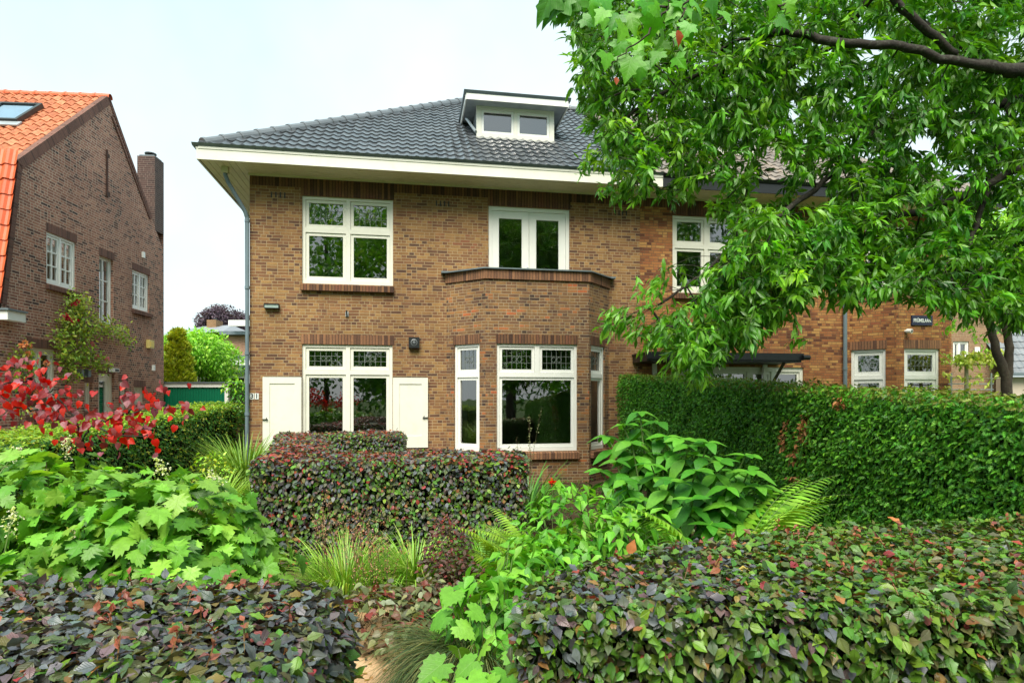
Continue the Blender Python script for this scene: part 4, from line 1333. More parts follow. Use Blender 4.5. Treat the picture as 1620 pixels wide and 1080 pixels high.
# far house with grey hip roof
Y = 46.0
bh = empty('far_house', G(310, Y)); tag(bh, 'distant house with grey hip roof, chimney and pinkish brick bay', 'house')
def bx_(u): return G(u, Y)[0] - G(310, Y)[0]
def bz_(v): return G(0, Y, v)[2]
r = MB()
p_rl, p_rr = (bx_(268), 5.0, bz_(504)), (bx_(319), 5.0, bz_(501.5))
p_el, p_er = (bx_(238), 0, bz_(532)), (bx_(353), 0, bz_(524))
p_bl, p_br = (bx_(238), 10, bz_(532)), (bx_(353), 10, bz_(524))
r.face([p_el, p_er, p_rr, p_rl]); r.face([p_er, p_br, p_rr]); r.face([p_bl, p_el, p_rl]); r.face([p_br, p_bl, p_rl, p_rr])
m, t, out = new_mat('grey_roof')
uvn = t.n('ShaderNodeTexCoord').outputs['Object']
sz = t.n('ShaderNodeSeparateXYZ', {0: uvn}).outputs[2]
ln = t.m('LESS_THAN', t.m('FRACT', t.m('MULTIPLY', sz, 4.5)), 0.22)
t.link(t.n('ShaderNodeBsdfPrincipled', {'Base Color': t.mix(ln, (*lin((136, 140, 146)), 1), (*lin((104, 110, 116)), 1)), 'Roughness': 0.6}).outputs[0], out.inputs[0])
r.build('roof', m, bh)
cx0, cx1 = bx_(285), bx_(301)
cc = MB().box(cx0, cx1, 4.0, 5.2, bz_(510), bz_(495)).build('chimney', m_brick('brick_chim', [(120, 92, 66), (146, 112, 78)], (150, 130, 100), stain=0.2), bh)
MB().box(cx1 - 0.35, cx1 - 0.15, 4.3, 4.5, bz_(495), bz_(491.5)).build('chimney_pot', M['dark_metal'], cc)
MB().box(bx_(345), bx_(400), 0.6, 8, 0, bz_(530)).build('wall', M['brick_pink'], bh)
MB().box(bx_(347), bx_(400), 0.0, 8, bz_(529), bz_(523.5)).build('gutter', M['zinc'], bh)
MB().box(bx_(368), bx_(400), -0.7, -0.4, bz_(517), bz_(508)).build('dormer_edge', M['white'], bh)
MB().box(bx_(242), bx_(345), 0.6, 9, 0, bz_(533)).build('side_wall', M['brick_dark'], bh)

# house at the far right, seen through the trees
Y = 21.5
rh = empty('corner_house', G(1505, Y), 0.0); tag(rh, 'brick house with grey slate roof behind the trees at the right edge', 'house')
ox = G(1505, Y)[0]
def rx(u): return G(u, Y)[0] - ox
def rz(v): return G(0, Y, v)[2]
whr = (rx(1508), rx(1533), rz(572), rz(540))
MB().wall(rx(1430), rx(1600), 0, rz(470), [whr], depth=0.15).build('wall', m_brick('brick_right', [(120, 96, 72), (150, 122, 92), (136, 104, 80)], (160, 142, 118), stain=0.2), rh)
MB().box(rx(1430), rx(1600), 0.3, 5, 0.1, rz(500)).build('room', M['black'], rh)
window(rh, TM((whr[0], 0.04, whr[2])), whr[1] - whr[0], whr[3] - whr[2], [(0.06, 0.2, 0.06, whr[3] - whr[2] - 0.06, 'plain'), (0.26, whr[1] - whr[0] - 0.06, 0.06, whr[3] - whr[2] - 0.06, 'plain')], mat='white', sw=0.03)
MB().box(rx(1541), rx(1548.5), -0.05, -0.003, rz(557), rz(549)).build('wall_plate', M['white'], rh)
tiles('roof', M['slate'], rh, slope_T((rx(1560), -0.9, rz(594)), 52), 4.0, 3.4, seed=21, tw=0.22, g=0.3, kind='wave', amp=0.015)
MB().box(rx(1556), rx(1760), -1.0, -0.88, rz(596), rz(591)).build('gutter', M['zinc'], rh)
MB().box(rx(1565), rx(1760), -0.7, -0.3, 0, rz(597)).build('porch_wall', m_plain('render', (196, 182, 164), 0.9, 0.06), rh)
MB().box(rx(1600), rx(1603), -0.8, -0.72, 0, rz(596)).build('downpipe', M['black'], rh)
# ================================================================ foliage engine (numpy)
class Tpl:
    def __init__(self, v, f):
        self.v = np.array(v, float)
        self.f = f
        self.loops = np.array([i for q in f for i in q], np.int32)
        self.tot = np.array([len(q) for q in f], np.int32)
        self.uv = self.v[self.loops][:, :2].copy()


def t_ovate(w=0.3, n=4, fold=0.25, curl=0.15, peak=0.45, base=0.0, wave=0.0, bend=0.0, twist=0.0, tip=0.85):
    """leaf of length 1 along x; w = half width"""
    xs = np.linspace(0, 1, n + 1)
    v, f = [], []
    def wid(x):
        a = (x / peak) if x < peak else (1 - x) / (1 - peak)
        a = max(a, 0)
        return w * (a ** 0.62 if x < peak else a ** tip) * (1 if x > 0.001 else base)
    mid = []
    for x in xs:
        mid.append(len(v)); v.append((x, 0, -curl * x * x))
    L, Rr = {}, {}
    for i, x in enumerate(xs[1:-1], 1):
        ww = wid(x); z = -curl * x * x + fold * ww + wave * (1 if i % 2 else -1) * ww
        L[i] = len(v); v.append((x - 0.02, ww, z)); Rr[i] = len(v); v.append((x - 0.02, -ww, z))
    f.append((mid[0], mid[1], L[1])); f.append((mid[0], Rr[1], mid[1]))
    for i in range(1, n - 1):
        f.append((mid[i], mid[i + 1], L[i + 1], L[i])); f.append((mid[i], Rr[i], Rr[i + 1], mid[i + 1]))
    f.append((mid[n - 1], mid[n], L[n - 1])); f.append((mid[n - 1], Rr[n - 1], mid[n]))
    v = [(x, y + bend * x * x, z + twist * y * x) for x, y, z in v]
    return Tpl(v, f)


def t_heart(curl=0.25, fold=0.3):
    pts = [(0.0, 0.0), (-0.10, 0.14), (-0.04, 0.34), (0.18, 0.46), (0.45, 0.44), (0.75, 0.22), (1.0, 0.0)]
    v = [(0.0, 0, 0), (0.4, 0, -curl * 0.16), (1.0, 0, -curl)]
    f = []
    for sg in (1, -1):
        ids = []
        for (x, y) in pts[1:-1]:
            ids.append(len(v)); v.append((x, sg * y, fold * abs(y) - curl * x * x))
        ch = [0] + ids + [2]
        for a, b in zip(ch[:-1], ch[1:]):
            if a == b: continue
            tri = (1, a, b) if sg > 0 else (1, b, a)
            f.append(tri[::-1])
    return Tpl(v, f)


def t_lobed(spec, curl=0.2, cx=0.3, fold=0.15):
    """spec: right side outline from the base to the tip [(x,y)...]; mirrored"""
    v = [(cx, 0, -curl * cx * cx)]
    out = [(x, y) for x, y in spec] + [(x, -y) for x, y in reversed(spec[1:-1])]
    for i, (x, y) in enumerate(out):
        v.append((x, y, -curl * (x * x + 0.6 * y * y) + fold * abs(y) * (1 if i % 2 else 0.6)))
    n = len(out)
    f = [(0, 1 + (i + 1) % n, 1 + i) for i in range(n)]
    return Tpl(v, f)


def t_blade(n=6, w=0.02, droop=0.6, lean=0.5):
    """grass blade rising along z, bending towards +x; length about 1"""
    v, f = [], []
    x = z = 0.0
    for i in range(n + 1):
        a = lean + (1.6 + droop) * (i / n) ** 1.5 * droop * 1.3
        ww = w * (1 - (i / n) ** 1.7) + 0.002
        v += [(x, -ww, z), (x, ww, z + 0.0)]
        x += math.sin(a) / n; z += math.cos(a) / n
    for i in range(n):
        f.append((2 * i, 2 * i + 1, 2 * i + 3, 2 * i + 2))
    return Tpl(v, f)


BEECH = [t_ovate(0.36, 6, 0.28, 0.12, 0.46, wave=0.10), t_ovate(0.34, 6, 0.08, 0.32, 0.48, wave=0.12), t_ovate(0.38, 6, 0.45, 0.02, 0.46, wave=0.08), t_ovate(0.35, 6, 0.15, 0.5, 0.48, wave=0.14)]
BEECH += [t_ovate(0.34, 6, 0.2, 0.3, 0.5, wave=0.14, bend=0.14, twist=0.5), t_ovate(0.37, 6, 0.3, -0.1, 0.45, wave=0.12, bend=-0.14, twist=-0.5), t_ovate(0.33, 6, 0.6, 0.25, 0.46, wave=0.1, bend=0.1)]
BEECH_S = [t_ovate(0.36, 3, 0.25, 0.15, 0.45), t_ovate(0.34, 3, 0.05, 0.25, 0.48)]
LANCE = [t_ovate(0.16, 5, 0.25, 0.4, 0.5, bend=0.12, twist=0.5), t_ovate(0.15, 5, 0.2, 0.2, 0.5, bend=-0.12, twist=-0.5), t_ovate(0.155, 4, 0.3, 0.35, 0.5), t_ovate(0.17, 4, 0.15, 0.6, 0.55), t_ovate(0.145, 4, 0.4, 0.12, 0.5)]
OVAL = [t_ovate(0.25, 5, 0.3, 0.3, 0.4), t_ovate(0.22, 5, 0.15, 0.5, 0.4), t_ovate(0.27, 5, 0.35, 0.15, 0.38)]
BIG = [t_ovate(0.28, 8, 0.12, 0.35, 0.46, wave=.03, tip=.62), t_ovate(0.30, 8, 0.06, 0.7, 0.46, wave=.05, tip=.62, bend=.08), t_ovate(0.26, 8, 0.2, 0.2, 0.48, tip=.62, twist=.3), t_ovate(0.29, 8, 0.1, 0.5, 0.44, tip=.6, twist=-.3, bend=-.08)]
SMALL = [t_ovate(0.26, 2, 0.3, 0.1, 0.5), t_ovate(0.3, 3, 0.1, 0.3, 0.45)]
HEART = [t_heart(0.25, 0.3), t_heart(0.5, 0.1), t_heart(0.1, 0.5)]
OAK_SPEC = [(0, 0), (-0.02, 0.10), (-0.10, 0.26), (0.06, 0.24), (0.08, 0.40), (0.20, 0.34), (0.30, 0.56), (0.36, 0.40), (0.50, 0.50), (0.48, 0.28), (0.62, 0.30), (0.68, 0.36), (0.72, 0.22), (0.86, 0.18), (0.86, 0.09), (1.0, 0)]
OAKL = [t_lobed(OAK_SPEC, 0.25, 0.32, 0.12), t_lobed(OAK_SPEC, 0.5, 0.32, 0.05), t_lobed(OAK_SPEC, 0.12, 0.32, 0.25)]
def vary(spec, n, cx, amt=0.14):
    out = []
    for k in range(n):
        r = np.random.default_rng(40 + k)
        sp = [spec[0]] + [(x + r.normal(0, .02), y * (1 + r.normal(0, amt))) for x, y in spec[1:-1]] + [spec[-1]]
        t = t_lobed(sp, r.uniform(.05, .6), cx, r.uniform(-.1, .35))
        t.v[:, 2] += t.v[:, 1] * r.normal(0, .18) + 0.10 * np.sin(t.v[:, 0] * 7 + r.random() * 6) * np.abs(t.v[:, 1])
        t.v[:, 1] += t.v[:, 0] ** 2 * r.normal(0, .10)
        out.append(t)
    return out
OAKL = vary(OAK_SPEC, 9, 0.32)
PLANE_SPEC = [(0, 0), (-0.12, 0.2), (-0.16, 0.42), (0.02, 0.40), (0.10, 0.58), (0.20, 0.66), (0.30, 0.50), (0.36, 0.36), (0.50, 0.30), (0.60, 0.36), (0.66, 0.22), (0.82, 0.12), (1.0, 0)]
PLANE = [t_lobed(PLANE_SPEC, 0.3, 0.2, 0.12), t_lobed(PLANE_SPEC, 0.6, 0.2, 0.05)]
ROG_SPEC = [(0, 0), (-0.25, 0.15), (-0.30, 0.34), (-0.12, 0.34), (-0.14, 0.52), (0.06, 0.48), (0.12, 0.62), (0.30, 0.50), (0.42, 0.56), (0.50, 0.40), (0.66, 0.40), (0.66, 0.26), (0.84, 0.22), (0.82, 0.12), (1.0, 0)]
ROG = [t_lobed(ROG_SPEC, 0.25, 0.12, 0.2), t_lobed(ROG_SPEC, 0.45, 0.12, 0.1)]
SPRAY_SPEC = [(0, 0), (0.1, 0.06), (0.22, 0.24), (0.26, 0.08), (0.40, 0.28), (0.44, 0.09), (0.58, 0.24), (0.62, 0.07), (0.78, 0.15), (0.80, 0.04), (1.0, 0)]
SPRAY = [t_lobed(SPRAY_SPEC, 0.2, 0.45, 0.2), t_lobed(SPRAY_SPEC, 0.45, 0.45, -0.1)]
BLADES = [t_blade(6, 0.011, d, l) for d, l in ((0.35, 0.15), (0.6, 0.25), (0.8, 0.35), (0.5, 0.1))]
FINE = [t_blade(6, 0.006, d, l) for d, l in ((0.6, 0.35), (0.8, 0.45), (0.95, 0.5))]
PETAL = [t_ovate(0.5, 2, 0.1, 0.1, 0.6, base=0.4), t_ovate(0.45, 2, 0.3, 0.0, 0.6, base=0.4)]


def unit(a):
    return a / np.maximum(np.linalg.norm(a, axis=-1, keepdims=True), 1e-9)


class Fol:
    def __init__(self):
        self.V, self.L, self.T, self.UV, self.C = [], [], [], [], []
        self.nv = 0

    def add(self, tpls, P, D, N, size, col, width=1.0):
        P, D, N = np.atleast_2d(P).astype(float), np.broadcast_to(D, (len(P), 3)), np.broadcast_to(N, (len(P), 3))
        size = np.broadcast_to(size, (len(P),)); col = np.broadcast_to(col, (len(P), 3)); width = np.broadcast_to(width, (len(P),))
        pick = rng.integers(0, len(tpls), len(P))
        X = unit(D)
        Z = unit(N - (N * X).sum(1, keepdims=True) * X + 1e-6)
        Y = np.cross(Z, X)
        for k, tp in enumerate(tpls):
            s = pick == k
            n = int(s.sum())
            if not n: continue
            tv = tp.v
            sz = size[s][:, None, None]
            v = P[s][:, None, :] + sz * (tv[None, :, 0:1] * X[s][:, None, :] + tv[None, :, 1:2] * width[s][:, None, None] * Y[s][:, None, :] + tv[None, :, 2:3] * Z[s][:, None, :])
            nv = len(tv)
            off = self.nv + np.arange(n) * nv
            self.V.append(v.reshape(-1, 3))
            self.L.append((tp.loops[None, :] + off[:, None]).ravel())
            self.T.append(np.tile(tp.tot, n))
            self.UV.append(np.tile(tp.uv, (n, 1)))
            self.C.append(np.repeat(col[s], nv, 0))
            self.nv += n * nv
        return self

    def build(self, name, m, parent=None, world=True):
        V = np.concatenate(self.V); L = np.concatenate(self.L); T = np.concatenate(self.T); UV = np.concatenate(self.UV); C = np.concatenate(self.C)
        if parent is not None:
            V = V - np.array(parent.location)
            a = -parent.rotation_euler.z
            if a:
                c, s = math.cos(a), math.sin(a)
                V = np.stack([V[:, 0] * c - V[:, 1] * s, V[:, 0] * s + V[:, 1] * c, V[:, 2]], 1)
        me = bpy.data.meshes.new(name)
        me.vertices.add(len(V)); me.vertices.foreach_set('co', V.astype(np.float32).ravel())
        me.loops.add(len(L)); me.loops.foreach_set('vertex_index', L.astype(np.int32))
        me.polygons.add(len(T))
        st = np.concatenate([[0], np.cumsum(T)[:-1]]).astype(np.int32)
        me.polygons.foreach_set('loop_start', st)
        me.update(calc_edges=True)
        uvl = me.uv_layers.new(name='UVMap'); uvl.data.foreach_set('uv', UV.astype(np.float32).ravel())
        at = me.attributes.new('tint', 'FLOAT_COLOR', 'POINT')
        C4 = np.concatenate([C, np.ones((len(C), 1))], 1).astype(np.float32)
        at.data.foreach_set('color', C4.ravel())
        return link_mesh(name, me, m, parent)


def palette(cols, n, jit=0.15, w=None):
    """albedo colours picked at random from a list of photo-like srgb triples"""
    c = np.array([lin(x) for x in cols])
    i = rng.choice(len(c), n, p=w)
    j = rng.choice(len(c), n, p=w)
    f = rng.random((n, 1)) * 0.4
    out = c[i] * (1 - f) + c[j] * f
    sat = out.mean(1, keepdims=True); out = sat + (out - sat) * 1.12
    gr = (out[:, 1:2] > out[:, 0:1] * 1.15) & (out[:, 1:2] > out[:, 2:3] * 1.3)
    out = np.where(gr, out * np.array([1.12, 1.04, 0.74]), out)
    return np.clip(out * (1 + rng.normal(0, jit, (n, 1))) * (1 + rng.normal(0, jit * 0.3, (n, 3))), 0.002, 1)


def rdir(n):
    return unit(rng.normal(size=(n, 3)))


def bumpy(P, sc=1.0, seed=0):
    a = P * sc
    return (np.sin(a[:, 0] * 3.1 + seed) * np.cos(a[:, 1] * 2.7 + 1.3 * seed) + np.sin(a[:, 2] * 4.3 + a[:, 0] * 1.9 + seed) + 0.7 * np.sin(a[:, 1] * 7.1 + a[:, 2] * 5.7 + 2 * seed) + 0.5 * np.sin(a[:, 0] * 9.7 - a[:, 2] * 8.3 + seed)) / 3.2


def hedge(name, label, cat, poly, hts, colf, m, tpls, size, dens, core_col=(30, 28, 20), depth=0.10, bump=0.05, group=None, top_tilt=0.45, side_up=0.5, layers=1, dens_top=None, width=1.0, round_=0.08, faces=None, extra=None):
    """clipped hedge: poly = footprint (ccw), hts = height at every corner"""
    n = len(poly)
    c = np.mean(np.array(poly), 0)
    root = empty(name, (c[0], c[1], 0)); tag(root, label, cat, group)
    P2, h = np.array(poly, float), np.array(hts, float)
    fo = Fol()
    def emit(P, Nrm, top):
        k = len(P)
        b = bumpy(P, 1.1, 1.0) * bump
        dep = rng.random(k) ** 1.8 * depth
        P = P + Nrm * (b - dep)[:, None] + rng.normal(0, 0.012, (k, 3))
        if top:
            Nl = unit(np.array([0, 0, 1.0]) + rng.normal(0, top_tilt, (k, 3)))
            D = unit(rng.normal(size=(k, 3)) * [1, 1, 0.25])
        else:
            Nl = unit(Nrm + np.array([0, 0, side_up]) + rng.normal(0, 0.42, (k, 3)))
            D = unit(Nrm * 0.5 + np.array([0, 0, -0.55]) + rng.normal(0, 0.55, (k, 3)))
        cols = colf(P, top)
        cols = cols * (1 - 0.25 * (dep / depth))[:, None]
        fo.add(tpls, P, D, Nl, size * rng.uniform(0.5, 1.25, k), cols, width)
    # sides
    for i in range(n):
        if faces is not None and i not in faces: continue
        a, b = P2[i], P2[(i + 1) % n]
        L = np.linalg.norm(b - a); ha, hb = h[i], h[(i + 1) % n]
        k = int(L * (ha + hb) / 2 * dens)
        u = rng.random(k); z = rng.random(k) ** 0.9
        hh = ha + (hb - ha) * u
        nr = np.array([b[1] - a[1], -(b[0] - a[0]), 0]) / L
        P = np.stack([a[0] + (b[0] - a[0]) * u, a[1] + (b[1] - a[1]) * u, z * hh], 1)
        RR = 0.11
        zz = np.clip((z * hh - hh + RR) / RR, 0, 1)
        inset = RR * (1 - np.sqrt(1 - zz ** 2 + 1e-6)) * 0.8
        edge = np.minimum(u, 1 - u) * L
        inset = inset + np.where(edge < 0.08, (0.08 - edge) * 0.6, 0)
        emit(P - nr * inset[:, None], np.broadcast_to(nr, (k, 3)), False)
    # top (fan of triangles)
    for i in range(1, n - 1):
        A, B, C_ = [np.array([P2[j][0], P2[j][1], h[j]]) for j in (0, i, i + 1)]
        area = np.linalg.norm(np.cross(B - A, C_ - A)) / 2
        k = int(area * (dens_top or dens))
        r1, r2 = rng.random(k), rng.random(k)
        s = np.sqrt(r1)
        P = A * (1 - s)[:, None] + B * (s * (1 - r2))[:, None] + C_ * (s * r2)[:, None]
        dd = np.full(k, 9.0)
        for j in range(n):
            if faces is not None and j not in faces: continue
            a, b = P2[j], P2[(j + 1) % n]; e = unit(b - a)
            dd = np.minimum(dd, (P[:, :2] - a) @ np.array([-e[1], e[0]]))
        zz = 1 - np.clip(dd / 0.11, 0, 1)
        P[:, 2] -= 0.11 * (1 - np.sqrt(1 - zz ** 2 + 1e-6)) * 0.8
        emit(P, np.broadcast_to(np.array([0, 0, 1.0]), (k, 3)), True)
    if extra: extra(fo)
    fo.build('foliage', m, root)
    # dark core box, its colour standing in for the shade inside the hedge
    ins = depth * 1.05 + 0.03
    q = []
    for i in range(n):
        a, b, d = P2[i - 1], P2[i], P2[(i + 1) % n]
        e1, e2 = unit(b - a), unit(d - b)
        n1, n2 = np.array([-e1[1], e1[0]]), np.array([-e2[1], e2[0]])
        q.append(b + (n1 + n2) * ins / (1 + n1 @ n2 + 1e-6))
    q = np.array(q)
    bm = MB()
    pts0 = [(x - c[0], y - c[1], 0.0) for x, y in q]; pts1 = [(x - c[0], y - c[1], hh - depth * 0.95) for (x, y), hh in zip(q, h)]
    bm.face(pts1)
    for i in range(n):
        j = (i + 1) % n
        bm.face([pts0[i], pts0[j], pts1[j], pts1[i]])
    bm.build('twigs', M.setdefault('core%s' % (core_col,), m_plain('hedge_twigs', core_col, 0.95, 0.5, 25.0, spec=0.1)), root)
    return root


# ================================================================ tube skeletons for stems and branches (numpy)
def tubes(name, paths, m, parent=None, nside=6):
    """paths: list of (points array (k,3), radii array (k,)) -> one mesh"""
    V, F = [], []
    off = 0
    uvs = []
    for pts, rad in paths:
        pts = np.asarray(pts, float); rad = np.asarray(rad, float)
        k = len(pts)
        if k < 2: continue
        d = np.gradient(pts, axis=0); d = unit(d)
        ref = np.where(np.abs(d[:, 2:3]) > 0.9, np.array([[1.0, 0, 0]]), np.array([[0, 0, 1.0]]))
        u = unit(np.cross(d, ref)); w = np.cross(d, u)
        ns = nside if rad.max() > 0.02 else (5 if rad.max() > 0.008 else 3)
        a = np.arange(ns) * 2 * np.pi / ns
        ring = pts[:, None, :] + rad[:, None, None] * (np.cos(a)[None, :, None] * u[:, None, :] + np.sin(a)[None, :, None] * w[:, None, :])
        V.append(ring.reshape(-1, 3))
        for i in range(k - 1):
            for j in range(ns):
                F.append((off + i * ns + j, off + i * ns + (j + 1) % ns, off + (i + 1) * ns + (j + 1) % ns, off + (i + 1) * ns + j))
        off += k * ns
    V = np.concatenate(V)
    if parent is not None: V = V - np.array(parent.location)
    me = bpy.data.meshes.new(name)
    me.from_pydata(V.tolist(), [], F)
    me.polygons.foreach_set('use_smooth', [True] * len(F))
    me.uv_layers.new(name='UVMap')
    me.update()
    return link_mesh(name, me, m, parent)


def smooth_path(pts, n=8, jit=0.0):
    pts = np.asarray(pts, float)
    k = len(pts)
    t = np.linspace(0, k - 1, (k - 1) * n + 1)
    out = []
    for x in t:
        i = min(int(x), k - 2); f = x - i
        p0, p1, p2, p3 = pts[max(i - 1, 0)], pts[i], pts[i + 1], pts[min(i + 2, k - 1)]
        out.append(0.5 * ((2 * p1) + (-p0 + p2) * f + (2 * p0 - 5 * p1 + 4 * p2 - p3) * f * f + (-p0 + 3 * p1 - 3 * p2 + p3) * f ** 3))
    out = np.array(out)
    if jit: out[1:-1] += rng.normal(0, jit, out[1:-1].shape)
    return out


def grow(skel, targets, step=0.25, droop=0.05, wig=0.03):
    """join every target to the nearest node of the skeleton; skel: list of nodes [(xyz)], parents; returns nodes, parents"""
    nodes = [np.array(p) for p, _ in skel]
    par = [q for _, q in skel]
    arr = np.array(nodes)
    dist = np.array([np.min(np.linalg.norm(arr - t, axis=1)) for t in targets])
    order = np.argsort(dist)
    buf = np.zeros((len(nodes) + len(targets) * 40, 3)); buf[:len(nodes)] = arr
    n = len(nodes)
    ends = {}
    for ti in order:
        t = targets[ti]
        dd = np.linalg.norm(buf[:n] - t, axis=1)
        i = int(np.argmin(dd)); L = dd[i]
        k = max(1, min(30, int(L / step)))
        prev = i
        s = buf[i].copy()
        for j in range(1, k + 1):
            f = j / k
            p = s + (t - s) * f + np.array([0, 0, 1]) * droop * L * math.sin(math.pi * f) + (rng.normal(0, wig, 3) if j < k else 0)
            buf[n] = p; par.append(prev); prev = n; n += 1
        ends[ti] = prev
    return buf[:n], par, ends


def skeleton_paths(nodes, par, r0=0.004, expo=2.2, rmax=None):
    n = len(nodes)
    ch = [[] for _ in range(n)]
    for i, p in enumerate(par):
        if p is not None and p >= 0: ch[p].append(i)
    rad = np.zeros(n)
    for i in range(n - 1, -1, -1):
        rad[i] = r0 if not ch[i] else (sum(rad[c] ** expo for c in ch[i]) + 1e-9) ** (1 / expo)
    if rmax is not None: rad = np.minimum(rad, rmax)
    paths = []
    for i in range(n):
        root_ = par[i] is None or par[i] < 0
        isstart = root_ or (len(ch[par[i]]) > 1 and ch[par[i]][int(np.argmax([rad[c] for c in ch[par[i]]]))] != i)
        if not isstart: continue
        pts, rr = ([] if root_ else [nodes[par[i]]]), ([] if root_ else [min(rad[i] * 1.1, rad[par[i]])])
        k = i
        while True:
            pts.append(nodes[k]); rr.append(rad[k])
            if not ch[k]: break
            k = ch[k][int(np.argmax([rad[c] for c in ch[k]]))]
        if len(pts) > 1: paths.append((np.array(pts), np.array(rr)))
    return paths, rad


def inpoly(x, y, poly):
    c = np.zeros(len(x), bool)
    j = len(poly) - 1
    for i in range(len(poly)):
        xi, yi = poly[i]; xj, yj = poly[j]
        c ^= ((yi > y) != (yj > y)) & (x < (xj - xi) * (y - yi) / (yj - yi + 1e-12) + xi)
        j = i
    return c
# ================================================================ hedges
def mixcol(P, A, B, f, n=None):
    return A * (1 - f)[:, None] + B * f[:, None]

PURP = [(88, 92, 100), (104, 110, 114), (72, 76, 86), (92, 106, 102), (108, 84, 88)]  # blue grey sky sheen is mixed into these leaf colours
PURPG = [(76, 104, 80), (88, 110, 68), (104, 100, 58), (84, 90, 76)]
REDD = [(150, 50, 60), (160, 66, 56), (130, 70, 70), (150, 96, 60)]
GRN = [(74, 124, 46), (94, 140, 52), (58, 106, 44), (108, 140, 56)]
DGRN = [(26, 58, 32), (34, 72, 36), (44, 80, 40)]
ORG = [(150, 106, 66), (140, 114, 60), (128, 84, 62), (118, 104, 54)]


def copper(pg_top, pg_side, pr, po):
    def f(P, top):
        n = len(P)
        A, B, C_, O_ = palette(PURP, n), palette(GRN, n), palette(REDD, n, 0.2), palette(ORG, n, 0.2)
        g = (pg_top(P) if top else pg_side(P)) + bumpy(P, 2.3, 4.0) * 0.25
        r = rng.random(n)
        pick = rng.random(n) < g
        out = np.where(pick[:, None], B, A)
        mid = palette(PURPG, n)
        out = np.where((rng.random(n) < 0.35)[:, None], mid, out)
        rr = pr * (1.0 if top else 0.15) * (1 + 1.2 * bumpy(P, 3.1, 7.0))
        out = np.where((r < rr)[:, None], C_, out)
        out = np.where((r > 1 - po * (1 if top else 0.5))[:, None], O_, out)
        return out
    return f


def shoots(n, xr, yr, z0, poly=None):
    def f(fo):
        for i in range(n):
            p = np.array([rng.uniform(*xr), rng.uniform(*yr), z0 + 0.01])
            if poly and not inpoly(p[:1], p[1:2], poly)[0]: continue
            ax = unit(np.array([rng.normal(0, .5), rng.normal(0, .5), 0.8]))
            k = 5
            P = p + ax * (np.arange(k) * 0.014)[:, None]
            fo.add(BEECH, P, unit(rng.normal(0, .8, (k, 3)) + [0, 0, .5]), unit(rng.normal(0, .5, (k, 3)) + [0, 0, 1]), rng.uniform(.018, .04, k), palette([(150, 84, 70), (168, 104, 78), (130, 70, 70)], k))
            fo.add([t_ovate(0.03, 2, 0, 0)], p[None] - ax * 0.05, ax, [0, -1.0, 0.1], 0.12, palette([(120, 84, 58)], 1))
    return f
# near left hedge
hedge('copper_beech_hedge', 'copper beech hedge with dark blue purple leaves at the lower left, left of the path', 'hedge',
      [(-3.4, 1.85), (-0.66, 1.78), (-0.66, 2.55), (-0.80, 2.72), (-3.4, 2.72)], [0.93, 0.93, 0.93, 0.95, 0.97],
      copper(lambda P: 0.15 + 0 * P[:, 0], lambda P: 0.45 + 0 * P[:, 0], 0.02, 0.05), M['beech'], BEECH, 0.055, 2900,
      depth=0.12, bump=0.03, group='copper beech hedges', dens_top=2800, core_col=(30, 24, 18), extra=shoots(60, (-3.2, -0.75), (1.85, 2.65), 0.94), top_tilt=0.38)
# near right hedge
hedge('copper_beech_hedge', 'long copper beech hedge turning from purple to green, filling the lower right', 'hedge',
      [(0.02, 2.35), (1.6, 2.30), (4.6, 2.75), (4.6, 4.45), (3.6, 4.12), (1.6, 3.78), (0.35, 3.12), (0.05, 2.85)], [0.93, 0.95, 0.98, 0.98, 0.98, 0.95, 0.93, 0.92],
      copper(lambda P: 0.22 + np.clip(P[:, 0] / 1.7, 0, 1) * 0.75, lambda P: 0.65 + np.clip(P[:, 0] / 2.0, 0, 1) * 0.42, 0.02, 0.05), M['beech'], BEECH, 0.054, 3000,
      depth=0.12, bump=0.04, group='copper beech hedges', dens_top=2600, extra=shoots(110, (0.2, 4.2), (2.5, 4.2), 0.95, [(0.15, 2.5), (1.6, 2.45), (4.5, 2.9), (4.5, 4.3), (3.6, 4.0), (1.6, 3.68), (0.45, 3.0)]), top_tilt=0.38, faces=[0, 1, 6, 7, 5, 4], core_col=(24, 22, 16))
# U-shaped hedge in the middle: near run, side run, back run as one outline
def u_hedge():
    near = [(-2.60, 6.15), (0.12, 6.35), (0.14, 7.2), (-2.3, 7.05)]
    root = None
    f = copper(lambda P: 0.08 + 0 * P[:, 0], lambda P: 0.60 + 0 * P[:, 0], 0.30, 0.07)
    return hedge('copper_beech_hedge', 'angled copper beech hedge with reddish top in front of the shuttered window', 'hedge',
          [(-2.62, 6.10), (0.14, 6.35), (0.16, 7.1), (-2.10, 6.95), (-3.30, 10.45), (-1.92, 10.70), (-1.98, 11.35), (-4.18, 10.95)],
          [1.13, 1.13, 1.15, 1.15, 1.11, 1.11, 1.12, 1.13], f, M['beech'], BEECH_S, 0.062, 1500, depth=0.12, bump=0.04,
          group='copper beech hedges', core_col=(20, 22, 16))
